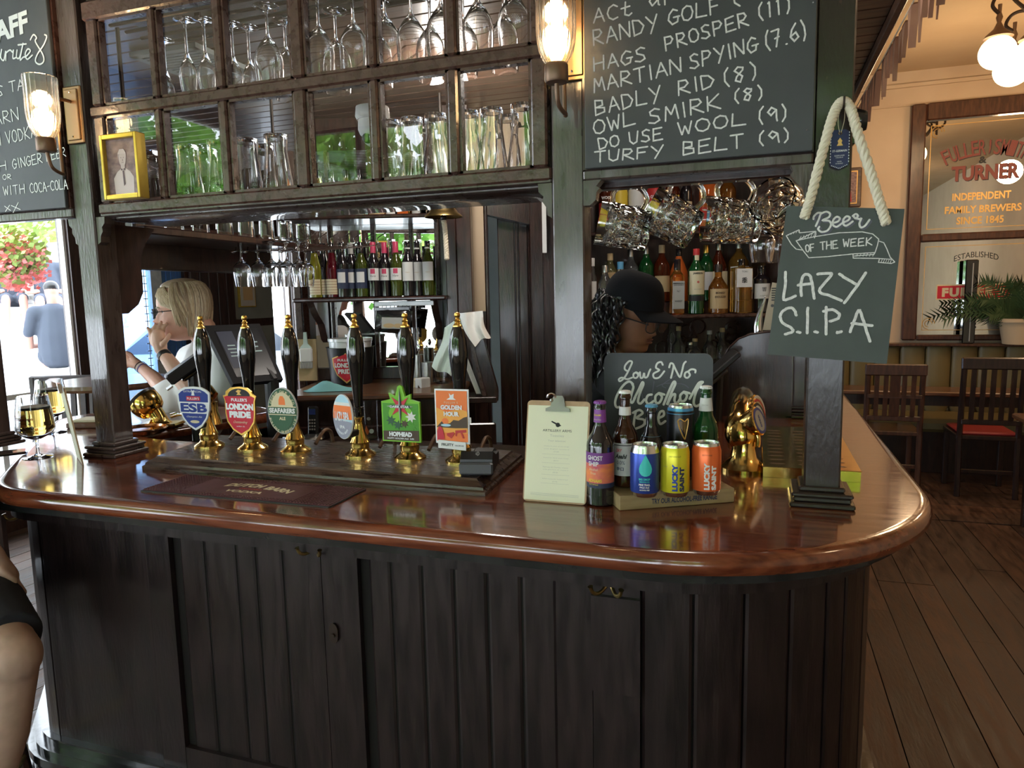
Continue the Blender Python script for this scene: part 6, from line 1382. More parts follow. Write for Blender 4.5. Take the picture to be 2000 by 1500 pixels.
# bell with rope
q = D(866, 412, 3.7); t = thing('bar_bell', 'brass bar bell with a white plaited rope hanging under the cabinet', 'bell', (q.x, q.y, q.z))
part('bell_body', B().lathe([(.095, -.030), (.100, -.032), (.098, -.026), (.080, -.012), (.062, .012), (.055, .045), (.046, .075), (.025, .09), (.0, .092)], 32, cap=False), 'brass_old', t, smooth=1)
part('clapper', B().ball((0, 0, -.035), .017, 12, 8), 'dark_metal', t, smooth=1)
zr0 = -.05; zr1 = Lz(870, 505, 3.7) - q.z
part('bell_rope', rope_mesh([(0, 0, zr0), (.006, 0, zr0 - .05), (.010, 0, zr1 + .03), (.011, 0, zr1)], .013, 9, 60), 'rope', t, smooth=1)
part('chain_link', B().tube([(.010 * math.cos(a), 0, -.052 + .012 * math.sin(a)) for a in [2 * PI * i / 12 for i in range(12)]], .002, 6, True), 'steel', t)
part('hanger', B().tube([(0, 0, .09), (0, 0, 2.63 - q.z)], .008, 8), 'dark_metal', t)
# ---------------------------------------------------------------- bottles
def bottle(nm, lab, cat, loc, H, R, glass, cap, rn=.0145, sh=(.62, .80), group=None, square=False, caplen=.16, labels=(), th=-70, rz=None):
    t = thing(nm, lab, cat, loc, PHI if rz is None else rz, group)
    pf = [(0, .002), (R * .8, 0), (R, .004), (R, H * sh[0]), (R * .95, H * (sh[0] + (sh[1] - sh[0]) * .25)), (R * .72, H * (sh[0] + (sh[1] - sh[0]) * .6)), (rn * 1.2, H * sh[1]), (rn, H * (sh[1] + .04)), (rn, H * (1 - caplen * .3))]
    if square: b = B().lathe(pf, 32, ripple=lambda a, z, r: r * (min(1.0, .86 / max(abs(math.cos(a)), abs(math.sin(a)))) - 1) if r > rn * 1.3 else 0)
    else: b = B().lathe(pf, 28)
    part('glass_body', b, glass, t, smooth=1)
    if cap: part('cap', B().lathe([(rn + .0012, H * (1 - caplen)), (rn + .0014, H - .002), (rn, H), (0, H)], 20), cap, t, smooth=1)
    for nm2, z0, z1, m, hw, R2 in labels:
        Rl = (R if R2 is None else R2) * (.862 if square else 1.0)
        if square: part(nm2, B().box((-Rl * hw, -Rl - .0008, H * z0), (Rl * hw, -Rl - .0003, H * z1)), m, t)
        else: part(nm2, band(B(), Rl + .0005, H * z0, H * z1, -90 - 85 * hw, -90 + 85 * hw, 14), m, t)
    return t
def btxt(t, s, z, w, h, R, m, **k): b = B(); text(b, s, 0, z, w, h, cyl(R, -90, .0010), **k); return part('lettering', b, m, t)
WINES = [(618, 478, 'bottle_yellow', 'bottle_black', 'wave'), (635, 476, 'bottle_black', 'bottle_black', 'wave'), (651, 480, 'bottle_red', 'bottle_black', 'wave'),
         (671, 475, 'bottle_black', 'bottle_black', 'navy'), (689, 480, 'bottle_black', 'label_grey', 'navy'), (708, 473, 'bottle_olive', 'bottle_black', 'navy'),
         (732, 477, 'bottle_black', 'pink_cap', 'pink'), (754, 477, 'bottle_black', 'pink_cap', 'pink'), (776, 471, 'bottle_olive', 'pink_cap', 'pink'),
         (799, 468, 'bottle_black', 'bottle_black', 'white'), (817, 467, 'bottle_black', 'bottle_black', 'white'), (838, 461, 'bottle_olive', 'bottle_black', 'white')]
WLAB = {'wave': 'with a cream label of wavy lines', 'navy': 'with a navy and white label', 'pink': 'with a square white and pink label', 'white': 'with a tall white shield label'}
WPOS = {'wave': ['leftmost', 'middle', 'right'], 'navy': ['left', 'middle', 'right'], 'pink': ['left', 'middle', 'right'], 'white': ['left', 'middle', 'right']}
WG = {'bottle_yellow': 'yellow-green', 'bottle_black': 'black', 'bottle_red': 'ruby', 'bottle_olive': 'olive'}
cnt = {}
for k_, (px, py, g, cap, kind) in enumerate(WINES):
    i = cnt.get(kind, 0); cnt[kind] = i + 1; dep = 3.98 + (.03 if i == 1 else 0); p = D(px, 580, dep); H = .302; R = .0335
    lab = '%s wine bottle %s, %s of three' % (WG[g], WLAB[kind], WPOS[kind][i])
    L3 = {'wave': [('label', .06, .34, 'label_cream', .75, None)], 'navy': [('label', .16, .52, 'label_navy', .9, None), ('label_panel', .27, .46, 'label_white', .45, R + .0006)], 'pink': [('label', .30, .52, 'label_white', .75, None), ('label_patch', .42, .51, 'pink_cap', .25, R + .0006)], 'white': [('label', .28, .62, 'label_white', .70, None), ('neck_band', .86, .885, 'label_white', 1.0, .0150)]}[kind]
    t = bottle('wine_bottle', lab, 'bottle', (p.x, p.y, ZW + .0005), H, R, g, cap, sh=((.50, .80) if kind == 'wave' else (.60, .76)), group='wine bottles on the mirrored shelf', caplen=.2 if kind != 'white' else .1, labels=L3)
    if kind == 'wave':
        wv = B()
        for r_ in range(5):
            z = .026 + r_ * .015
            for q_ in range(14): f0 = cyl(R, -90, .0011); a_ = -.035 + q_ * .005; wv.add([f0(a_, z + (.003 if q_ % 2 else 0)), f0(a_ + .005, z + (0 if q_ % 2 else .003)), f0(a_ + .005, z + (0 if q_ % 2 else .003) + .0022), f0(a_, z + (.003 if q_ % 2 else 0) + .0022)], [(0, 1, 2, 3)])
        part('printed_waves', wv, 'print_maroon', t)
    if kind == 'pink': btxt(t, 'Viura', .115, .030, .012, R, 'print_black', shear=.4)
    if kind == 'white': btxt(t, 'VIEJO', .13, .026, .006, R, 'label_tan')
    if kind == 'navy': btxt(t, 'ALTO', .10, .020, .005, R, 'print_grey')
for k_, (px, m, w_) in enumerate(((604, 'aperol', .035), (626, 'pale_spirit', .036), (650, 'clear_spirit', .034), (678, 'dark_rum', .034), (702, 'clear_spirit', .036), (738, 'whisky', .055), (764, 'bottle_black', .033), (788, 'amber', .038), (814, 'bottle_black', .030))):
    p = D(px, 424, 4.02); bottle('spirit_bottle', '%s bottle from the left on the top shelf above the wine' % NTH[k_], 'bottle', (p.x, p.y, zu + .0005), .27, w_, m, 'bottle_black', group='spirit bottles on the top shelf', labels=[('label', .02, .16, ('label_white', 'label_cream', 'label_white', 'label_white', 'label_grey', 'label_tan', 'label_white', 'aperol', 'label_grey')[k_], .6, None)])
# things on the back counter
ZC = 1.1205
def on_back(px, py, z=ZC): return P(px, py, z=z)
q = on_back(688, 748); t = thing('ice_bucket', 'black beer bucket with a red shield badge and a white tub inside', 'bucket', (q.x, q.y, ZC), PHI); Rk_ = 46 * q.length / 1386 * .93
tw = D(688, 660, (MFi @ q).y).z - ZC
Rb2 = .132; part('bucket_body', B().lathe([(0, 0), (Rb2 * .86, 0), (Rb2 * .88, .01), (Rb2, tw * .80), (Rb2 + .006, tw * .81), (Rb2 - .004, tw * .81), (Rb2 * .84, .02)], 40, cap=False), 'plastic_black', t, smooth=1)
part('white_tub', B().lathe([(Rb2 * .88, tw * .60), (Rb2 * .90, tw * .93), (Rb2 * .94, tw * .94), (Rb2 * .94, tw), (Rb2 * .90, tw), (Rb2 * .84, tw * .7), (0, tw * .7)], 40, cap=False), 'white_gloss', t, smooth=1)
bf = cyl(Rb2 * .955, -90, .004); shp = [(-.085, .045), (-.055, .055), (0, .075), (.055, .055), (.085, .045), (.080, 0), (.055, -.05), (0, -.095), (-.055, -.05), (-.080, 0)]
def curved_poly(pts, f, cz): b = B(); b.v = [f(0, cz)] + [f(x * .5, cz + z * .5) for x, z in pts] + [f(x, cz + z) for x, z in pts]; n = len(pts); b.f = [(0, 1 + (i + 1) % n, 1 + i) for i in range(n)] + [(1 + i, 1 + (i + 1) % n, 1 + n + (i + 1) % n, 1 + n + i) for i in range(n)]; return b
bg = part('badge', curved_poly(shp, bf, tw * .42), 'print_gold', t); bf2 = cyl(Rb2 * .955, -90, .0055); part('badge_field', curved_poly([(x * .9, z * .9) for x, z in shp], bf2, tw * .42), 'red', bg)
b = B(); f3 = cyl(Rb2 * .955, -90, .007)
for s_, z, w_, h_ in (("FULLER'S", .035, .09, .014), ('LONDON', .006, .13, .026), ('PRIDE', -.028, .09, .026)): text(b, s_, 0, tw * .42 + z, w_, h_, f3, bold=.05)
part('lettering', b, 'label_white', bg)
def cloth(nm, lab, org, rx, ry, hz, m, seed, cat='cloth', nx=14, ny=10):
    rd = random.Random(seed); t = thing(nm, lab, cat, org, PHI); b = B(); ph = [rd.uniform(0, 6) for _ in range(4)]
    for j in range(ny + 1):
        for i in range(nx + 1):
            u = i / nx * 2 - 1; v = j / ny * 2 - 1; e = max(0, 1 - max(abs(u), abs(v)) ** 3); b.v.append(Vector((u * rx * (1 + .12 * math.sin(3 * v + ph[0])), v * ry * (1 + .15 * math.sin(2 * u + ph[1])), .002 + e * hz * (.45 + .35 * math.sin(4 * u + ph[2]) + .2 * math.sin(5 * v + ph[3] + 3 * u)))))
    k = len(b.v); b.v += [Vector((v.x, v.y, 0)) for v in b.v[:k]]
    for j in range(ny):
        for i in range(nx): q_ = j * (nx + 1) + i; b.f.append((q_, q_ + 1, q_ + nx + 2, q_ + nx + 1)); b.f.append((k + q_ + nx + 1, k + q_ + nx + 2, k + q_ + 1, k + q_))
    part('cloth_sheet', b, m, t, smooth=1); return t
q = on_back(644, 764); cloth('bar_cloth', 'crumpled turquoise cloth lying on the back counter by the black bucket', (q.x, q.y + .02, ZC), .135, .05, .055, 'cloth_teal', 3)
q = on_back(828, 748); t = thing('cutlery_tray', 'round steel tray under two steel cups on the back counter', 'tray', (q.x, q.y, ZC)); part('tray', B().lathe([(0, 0), (.085, 0), (.09, .012), (.086, .012), (.080, .004), (0, .004)], 32), 'steel', t, smooth=1)
for dx, dy, h_, l_ in ((-.035, .0, .155, 'taller steel cup on the round tray'), (.035, -.02, .115, 'shorter steel cup on the round tray')):
    c = thing('steel_cup', l_, 'cup', (q.x + dx, q.y + dy, ZC + .0045), 0, 'steel cups'); part('cup_body', B().lathe([(0, 0), (.032, 0), (.033, h_), (.030, h_), (.030, .006), (0, .006)], 24), 'steel', c, smooth=1)
q2 = q; t = thing('bar_spoon', 'long thin bar spoon standing in the taller steel cup', 'spoon', (q.x - .03, q.y, ZC + .01)); part('spoon_stem', B().tube(spline([(0, 0, 0), (.004, 0, .14), (.006, 0, .30)], 5), .0022, 6), 'chrome', t); part('spoon_bowl', B().ball((0, 0, .0), .012, 10, 8, (1, .4, 1.8), Matrix.Translation((.003, 0, .185))), 'chrome', t, smooth=1)
q = on_back(866, 748); t = thing('water_jug', 'clear glass tumbler beside the steel cups', 'glass', (q.x, q.y, ZC)); part('glass_body', B().lathe([(0, 0), (.045, 0), (.052, .10), (.050, .10), (.043, .008), (0, .008)], 24), 'glass', t, smooth=1)
q = D(600, 700, 4.05); t = thing('note_board', 'brown hanging board with a pale brush against the mirror, left of the bucket', 'board', (q.x, q.y, q.z), PHI); part('board', B().bev((-.055, 0, -.13), (.055, .012, .11), .003), 'cork', t)
part('brush_head', B().bev((-.035, -.03, -.02), (.035, -.002, .06), .006), 'label_white', t); part('brush_handle', B().prism([(-.035, .06), (-.012, .085), (-.008, .15), (.008, .15), (.012, .085), (.035, .06)], -.022, -.008), 'cloth_pale', t)
for i in range(9): part('bristle_tuft', B().bev((-.034 + i * .0075, -.026, -.055), (-.028 + i * .0075, -.006, -.02), .001), 'label_grey', t)
# snack bag on a steel rail beneath the wine shelf
zr = ZW - .035; t = thing('hanging_rail', 'white steel rail under the wine shelf with small hooks', 'rail', tuple(MF @ Vector((Lc(790, 600, 3.95).x, 3.95, zr)))); bb2 = B().bev((Lc(733, 600, 3.9).x, 3.90, zr - .018), (Lc(848, 600, 3.9).x, 3.925, zr + .008), .003); bpart('rail', bb2, 'white_gloss', t)
for i in range(7):
    aa = Lc(748 + i * 8, 600, 3.9).x; b = B().tube([(aa, 3.90, zr - .015), (aa, 3.89, zr - .045), (aa + .010, 3.89, zr - .055), (aa + .016, 3.89, zr - .04)], .0025, 6); bpart('hook', b, 'chrome', t)
q = D(768, 628, 3.85); t = thing('snack_bag', 'black and silver snack bag hanging from the rail below the wine', 'bag', tuple(q), PHI, None)
bg_ = B(); W_, H_ = .095, .115
for j in range(9):
    for i in range(11): u = i / 5 - 1; v = j / 4 - 1; d_ = .025 * max(0, 1 - u * u) * max(0, 1 - v ** 4); bg_.v.append(Vector((u * W_ + .012 * v, -d_ - .002 * math.sin(9 * u + 5 * v), v * H_ * .55 - .01 * u)))
k = len(bg_.v); bg_.v += [Vector((v.x, -v.y, v.z)) for v in bg_.v[:k]]
for j in range(8):
    for i in range(10): q_ = j * 11 + i; bg_.f.append((q_, q_ + 1, q_ + 12, q_ + 11)); bg_.f.append((k + q_ + 11, k + q_ + 12, k + q_ + 1, k + q_))
part('bag_body', bg_, 'bag_black', t, smooth=1); part('printed_picture', B().prism([(-.06, -.035), (.065, -.04), (.06, .02), (-.055, .025)], -.030, -.0285), 'label_grey', t); part('printed_nuts', B().prism(ell(-.02, -.02, .03, .012, 12), -.0312, -.0302).prism(ell(.03, -.022, .024, .012, 12), -.0312, -.0302), 'label_tan', t)
part('header_strip', B().bev((-.095, -.004, .060), (.09, .004, .078), .002), 'bag_black', t)
# menu box with a cloth
q = D(930, 750, 3.75); zb_ = 1.0; t = thing('menu_box', 'dark wooden menu box holding menus, a pale cloth thrown over its top', 'menu box', (q.x, q.y, ZC - .04), PHI)
hh = D(925, 628, 3.75).z - (ZC - .04)
part('side_panel', B().prism([(-.03, hh), (.025, hh * .98), (.115, .02), (.115, -.03), (.06, -.0), (.0, 0)], -.05, .10), 'dark_wood', t)
part('front_cover', B().prism([(-.045, hh), (-.03, hh), (.055, 0), (.035, 0)], -.07, .08), 'frame_wood', t)
for i in range(4): part('menu_card', B().prism([(-.07 + i * .006, hh * .55), (-.06 + i * .006, hh * .55), (.01 + i * .006, .01), (.002 + i * .006, .01)], -.055, .06), 'label_white', t)
part('shelf', B().bev((-.07, -.09, -.035), (.11, .12, -.004), .004), 'dark_wood', t)
cl_ = thing('draped_cloth', 'pale green-white cloth draped over the dark menu box', 'cloth', (q.x, q.y, ZC - .04 + hh), PHI); 
def sheet(c, dep, nm, m, ph):
    """hanging sheet facing the bar, corners given top-left, top-right, bottom-right, bottom-left"""
    b = B(); nu, nv = 12, 12; q_ = [Vector((*p, 0)) for p in c]
    for j in range(nv + 1):
        for i in range(nu + 1):
            u, v = i / nu, j / nv; p = q_[0].lerp(q_[1], u).lerp(q_[3].lerp(q_[2], u), v); b.v.append(D(p.x + 3 * math.sin(5 * v + ph), p.y + 4 * math.sin(6 * u + ph) * v, dep + .018 * math.sin(9 * u + 3 * v + ph) - .03 * v))
    k = len(b.v); b.v += [v + V3_ * .003 for v in b.v[:k]]
    for j in range(nv):
        for i in range(nu): a = j * (nu + 1) + i; b.f.append((a, a + 1, a + nu + 2, a + nu + 1)); b.f.append((k + a + nu + 1, k + a + nu + 2, k + a + 1, k + a))
    part(nm, b, m, cl_, 1, 1)
V3_ = MF @ Vector((0, 1, 0))
sheet([(868, 640), (908, 612), (884, 736), (846, 716)], 3.66, 'cloth_fold', 'cloth_pale', 0); sheet([(893, 612), (940, 607), (957, 656), (926, 674)], 3.64, 'cloth_fold', 'white', 2)
# ---------------------------------------------------------------- inner service counter with cloths, phone and glasses
ZI = .93; t = thing('service_counter', 'low dark service counter inside the bar behind the hand pumps', 'counter', (-1.35, 2.6, 0)); part('counter_top', B().bev((-1.95, 2.34, ZI - .03), (-.62, 2.95, ZI), .006), 'dark_wood', t, world=1); part('counter_body', B().box((-1.92, 2.38, 0), (-.65, 2.92, ZI - .03)), 'plastic_black', t, world=1)
def on_in(px, py): return P(px, py, z=ZI)
q = on_in(632, 838)
for i in range(7):
    w_ = .115 - i * .004; c = thing('folded_cloth', '%s folded pale green cloth from the bottom of the stack behind the pumps' % NTH[i], 'cloth', (q.x + random.uniform(-.008, .008), q.y + .04, ZI + .0005 + i * .0135), .3 + random.uniform(-.15, .15), 'stack of folded cloths')
    part('cloth_sheet', B().bev((-w_, -.075, 0), (w_, .075, .0128), .005), 'cloth_green', c)
q = on_in(612, 856); t = thing('cordless_phone', 'black cordless phone standing in its silver cradle behind the pumps', 'phone', (q.x, q.y, ZI), .2); part('handset', B().bev((-.024, -.012, .012), (.024, .014, .155), .006, Matrix.Rotation(-.12, 4, 'X')), 'plastic_black', t); part('cradle', B().lathe([(0, 0), (.055, 0), (.05, .012), (.03, .022), (0, .024)], 28), 'steel', t, smooth=1); part('screen', B().box((-.016, -.0135, .115), (.016, -.012, .142), Matrix.Rotation(-.12, 4, 'X')), 'blue', t)
for i in range(12): part('button', B().bev((-.016 + (i % 3) * .012, -.0145, .040 + (i // 3) * .015), (-.008 + (i % 3) * .012, -.012, .048 + (i // 3) * .015), .001, Matrix.Rotation(-.12, 4, 'X')), 'label_grey', t)
q = on_in(727, 858); zt = D(727, 785, (MFi @ q).y).z - ZI; t = thing('tumbler', 'clear printed tumbler with an orange fox motif behind the pink oval clip', 'glass', (q.x, q.y, ZI)); part('glass_body', B().lathe([(0, 0), (.030, 0), (.036, zt), (.0345, zt), (.029, .012), (0, .012)], 28), 'glass', t, smooth=1)
part('printed_motif', curved_poly([(-.02, -.02), (.0, -.022), (.008, -.008), (.002, .004), (-.008, .022), (-.016, .006)], cyl(.0325, -95), .05), 'clip_orange', t); part('printed_text', curved_poly(ell(.0, 0, .010, .008, 10), cyl(.0345, -80), .105), 'label_grey', t); part('printed_roundel', curved_poly(ell(0, 0, .011, .011, 12), cyl(.0325, -62), .045), 'cloth_pale', t)
q = on_in(795, 830); t = thing('carton', 'small cream carton with black printing between the star clip and the orange clip', 'box', (q.x, q.y + .12, ZI + .12), -.3); part('carton_body', B().bev((-.06, -.04, 0), (.03, .04, .11), .003), 'label_cream', t); part('carton_side', B().bev((.031, -.04, -.03), (.08, .03, .12), .003), 'label_white', t); part('printed_square', B().prism([(-.045, .07), (-.02, .07), (-.02, .09), (-.045, .09)], -.0410, -.0402).prism([(-.015, .05), (0, .05), (0, .065), (-.015, .065)], -.0410, -.0402), 'print_black', t); part('printed_bird', B().prism([(.045, .02), (.065, .04), (.062, .06), (.070, .07), (.055, .085), (.050, .06)], -.0412, -.0402), 'clip_brown', t); part('stand', B().bev((-.02, -.01, -.12), (0, .01, 0), .002), 'white', t)
q = on_in(545, 868); t = thing('drip_mat', 'round black wire rack and folded blue cloth between the first pumps', 'rack', (q.x - .05, q.y, ZI)); part('rack_plate', B().lathe([(0, 0), (.11, 0), (.115, .01), (0, .014)], 36), 'dark_metal', t, smooth=1)
# till screen and card terminal behind the left pumps
def quad_slab(bt, c, th):
    n = (c[1] - c[0]).cross(c[3] - c[0]).normalized() * th; vs = list(c) + [v - n for v in c]; bt.add(vs, [(0, 1, 2, 3), (7, 6, 5, 4), (0, 4, 5, 1), (1, 5, 6, 2), (2, 6, 7, 3), (3, 7, 4, 0)]); return n
BLc = D(456, 750, 2.85); BRc = D(553, 741, 3.02); TLc = D(399, 636, 2.95); TRc = BRc + (TLc - BLc)
TRc = D(507, 632, 3.15)
t = thing('till_screen', 'large black till touchscreen tilted behind the blue and red pump handles', 'till', (BLc.x, BLc.y, ZI + .08)); b = B(); nn = quad_slab(b, [BLc, BRc, TRc, TLc], .022); part('screen_case', b, 'till_black', t, world=1)
def lerp4(u, v, off=.0015): return BLc.lerp(BRc, u).lerp(TLc.lerp(TRc, u), v) + nn.normalized() * off
part('display', B().add([lerp4(.12, .10), lerp4(.92, .10), lerp4(.92, .90), lerp4(.12, .90)], [(0, 1, 2, 3)]), 'screen', t, world=1)
part('display_panel', B().add([lerp4(.14, .25, .002), lerp4(.42, .25, .002), lerp4(.42, .88, .002), lerp4(.14, .88, .002)], [(0, 1, 2, 3)]), 'label_navy', t, world=1)
tb = B()
for k_, (u0, u1, v) in enumerate(((.22, .36, .62), (.2, .36, .56), (.22, .38, .50), (.20, .36, .44), (.6, .8, .66), (.6, .78, .58), (.62, .82, .50))): tb.add([lerp4(u0, v, .0024), lerp4(u1, v, .0024), lerp4(u1, v + .02, .0024), lerp4(u0, v + .02, .0024)], [(0, 1, 2, 3)])
part('display_text', tb, 'screen_text', t, world=1)
mid = (BLc + BRc) / 2; part('stand', B().tube([(mid.x, mid.y + .08, ZI), (mid.x, mid.y + .08, mid.z - .0), ((mid.x + TLc.x) / 2 + .03, mid.y + .1, mid.z + .08)], .03, 12), 'plastic_black', t, world=1)
s0 = D(330, 738, 2.75); s1 = D(392, 693, 2.80); dv = (s1 - s0).normalized(); Mq = Matrix.Translation(s0) @ dv.to_track_quat('X', 'Z').to_matrix().to_4x4(); ln = (s1 - s0).length
t = thing('card_terminal', 'black angled card terminal in front of the seated man\'s shirt', 'card terminal', tuple(s0)); part('terminal_body', B().bev((-.01, -.04, -.028), (ln + .03, .04, .016), .006, Mq), 'plastic_black', t, world=1); part('terminal_base', B().bev((.03, -.03, -.045), (ln, .03, -.028), .006, Mq), 'gloss_black', t, world=1); part('paper_slot', B().bev((-.035, -.03, -.034), (-.010, .03, -.028), .001, Mq), 'steel', t, world=1); part('stem', B().tube([tuple(s0.lerp(s1, .7) + Vector((0, 0, -.04))), (s0.lerp(s1, .7).x, s0.lerp(s1, .7).y, ZI)], .018, 10), 'plastic_black', t, world=1)
# ---------------------------------------------------------------- brass font and trays on the left return of the bar
q = P(312, 832, z=1.1); t = thing('brass_keg_font', 'brass beer font with a tilted drum head on the left return of the bar', 'beer font', (q.x, q.y, 1.1003), PHI)
part('font_base', B().bev((-.075, -.05, 0), (.085, .05, .014), .006), 'brass', t); part('neck', B().tube(spline([(.0, 0, .012), (-.002, 0, .035), (-.012, 0, .055), (-.030, 0, .085)], 5), [.050, .046, .040, .036, .033, .031, .030, .030, .030, .030, .030, .030, .030, .030, .030, .030], 20), 'brass', t, smooth=1)
axd = Vector((-.62, .1, .60)).normalized(); Md = Matrix.Translation((-.040, 0, .085)) @ axd.to_track_quat('Z', 'Y').to_matrix().to_4x4()
part('drum_head', B().lathe([(0, -.045), (.030, -.042), (.050, -.028), (.060, -.005), (.062, .022), (.060, .032)], 36, mtx=Md), 'brass', t, smooth=1); part('badge_rim', B().lathe([(.062, .030), (.064, .040), (.056, .046), (0, .047)], 36, mtx=Md), 'plastic_black', t, smooth=1); part('spout', B().tube(spline([(.05, 0, .04), (.09, -.01, .05), (.13, -.02, .045), (.15, -.02, .04)], 4), .010, 10), 'chrome', t, smooth=1)
q = P(372, 838, z=1.1); t = thing('brass_keg_font', 'smaller brass font half hidden behind the blue shield clip', 'beer font', (q.x, q.y + .12, 1.1003), PHI); part('font_base', B().lathe([(0, 0), (.04, 0), (.035, .02), (.026, .05), (.026, .09)], 24), 'brass', t, smooth=1); part('drum_head', B().lathe([(0, -.03), (.045, -.02), (.05, .02), (.0, .03)], 28, mtx=Matrix.Translation((-.02, 0, .11)) @ axd.to_track_quat('Z', 'Y').to_matrix().to_4x4()), 'brass', t, smooth=1)
fa = P(262, 858, z=1.1); fb_ = P(376, 838, z=1.1)
t = thing('bar_fascia', 'black inner fascia under the left return of the bar with small price sticker', 'fascia', ((fa.x + fb_.x) / 2, (fa.y + fb_.y) / 2, 0))
dvv = Vector((fb_.x - fa.x, fb_.y - fa.y, 0)).normalized(); pv = Vector((dvv.y, -dvv.x, 0)); MFa = Matrix(((dvv.x, pv.x, 0, fa.x), (dvv.y, pv.y, 0, fa.y), (0, 0, 1, 0), (0, 0, 0, 1)))
part('fascia_panel', B().box((-.02, .0, .3), (.62, .02, 1.054), MFa), 'gloss_black', t, world=1); part('price_sticker', B().box((.42, .0205, 1.0), (.47, .022, 1.03), MFa), 'label_white', t, world=1)
q = P(270, 848, z=1.1); t = thing('copper_tray', 'copper-coloured round drip tray on the bar beside the left post', 'tray', (q.x - .02, q.y + .04, 1.1004)); part('tray_body', B().lathe([(0, 0), (.085, 0), (.090, .014), (.085, .018), (.080, .010), (0, .008)], 36), 'copper', t, smooth=1)
q = P(168, 836, z=1.1); t = thing('coaster_tray', 'wooden tray of coasters on the bar behind the upright clipboard', 'tray', (q.x, q.y + .05, 1.1004), .3); part('tray_body', B().bev((-.09, -.06, 0), (.09, .06, .022), .003), 'table_wood', t); part('coasters', B().bev((-.07, -.045, .022), (.05, .045, .032), .002), 'label_cream', t)
# upright clipboard seen edge-on, leaning beside the left post
q = P(164, 908, z=1.1); vd = Vector((q.x, q.y, 0)).normalized(); ang = math.atan2(vd.y, vd.x) + math.radians(5); t = thing('upright_clipboard', 'pale menu clipboard standing edge-on beside the left bar post', 'menu', (q.x, q.y, 1.1006), ang)
Re = Matrix.Rotation(math.radians(-7), 4, 'X')
part('board', B().prism([(0, 0), (.155, 0), (.155, .245), (0, .245)], 0, .004, Re), 'hardboard', t); part('paper', B().prism([(.003, .004), (.152, .004), (.152, .232), (.003, .232)], .004, .005, Re), 'cream_paper', t); part('clip', B().prism([(.05, .225), (.105, .225), (.095, .255), (.06, .255)], .005, .014, Re), 'chrome', t); part('loose_corner', B().prism([(-.02, .262), (.0, .235), (.03, .232)], .0052, .0062, Re), 'white', t)
q = P(8, 890, z=1.1); t = thing('mobile_phone', 'black phone lying on the bar at the left edge', 'phone', (q.x - .02, q.y, 1.1004), .9); part('phone_body', B().bev((-.075, -.036, 0), (.075, .036, .009), .003), 'gloss_black', t)
# goblets of beer
def goblet(px, py, lab, H=.182, fill=.150, sc=1.0):
    q = P(px, py, z=1.1); pr = [(r * sc, z * sc) for r, z in stem_prof(H, .039, .052, .0505, .040, .085, .0018)]
    t = thing('beer_goblet', lab, 'glass', (q.x, q.y, 1.1005), PHI * 1.0 - .3, 'beer goblets'); part('goblet_glass', B().lathe(pr, 40), 'glass', t, smooth=1)
    part('beer', B().lathe([(0, .060 * sc), (.024 * sc, .066 * sc), (.040 * sc, .074 * sc), (.0480 * sc, .085 * sc), (.0455 * sc, .115 * sc), (.0425 * sc, .143 * sc), (0, .143 * sc)], 32), 'beer', t, smooth=1); part('foam', B().lathe([(0, .1435 * sc), (.0422 * sc, .1435 * sc), (.0415 * sc, .150 * sc), (0, .149 * sc)], 32), 'foam', t, smooth=1)
    return t
t = goblet(75, 893, 'nearer goblet of pale beer with red lettering on the bar'); b = B(); text(b, 'Cruzcampo', 0, .118, .050, .010, cyl(.0445, -75, .002), bold=.04); part('lettering', b, 'label_red', t)
t.scale = (1.12, 1.12, 1.12)
t = goblet(106, 845, 'further goblet of beer standing behind the nearer one'); t.scale = (1.15, 1.15, 1.15)
# ---------------------------------------------------------------- left hanging glass rack
xr_ = -2.12; s0 = P(300, 437, x=xr_); s1 = P(640, 482, x=xr_)
t = thing('glass_shelf', 'dark shelf running back into the bar with glasses on top and a wire rack below', 'shelf', (xr_, (s0.y + s1.y) / 2, s0.z)); zs = (s0.z + s1.z) / 2
part('shelf_board', B().bev((xr_ - .34, 2.06, zs - .03), (xr_, 3.22, zs), .005), 'dark_wood', t, world=1)
for y in (2.2, 3.1): part('drop_rod', B().tube([(xr_ - .2, y, zs), (xr_ - .2, y, 2.635)], .008, 8), 'dark_metal', t, world=1)
part('back_beam', B().bev((xr_ - .40, 2.34, zs - .14), (xr_ - .345, 3.22, zs + .06), .006), 'dark_wood', t, world=1)
def wine_glass_proto():
    return stem_prof(.205, .036, .085, .040, .030, .125)
WG_ = wine_glass_proto(); wg0 = None
dpt = 3.25; zf = Lz(520, 484, dpt)
HG = [(475, 534, 0), (508, 536, .05), (534, 531, .0), (549, 528, .16), (563, 533, .04), (587, 530, 0), (600, 532, .18)]
rk = thing('wire_rack', 'chrome wire stemware rack under the left shelf', 'rack', tuple(D(540, 470, dpt)))
for k_, (px, py, dd_) in enumerate(HG):
    p = D(px, 560, dpt + dd_); rimz = p.z; lab = '%s wine glass from the left hanging upside down in the wire rack' % NTH[k_]
    loc = (p.x, p.y, rimz + .205)
    if wg0 is None: wg0 = glass_thing('wine_glass', lab, 'glass', WG_, loc, 'wine glasses in the wire rack', (PI, 0, 0))
    else: dup(wg0, loc, rot=(PI, 0, k_), label=lab)
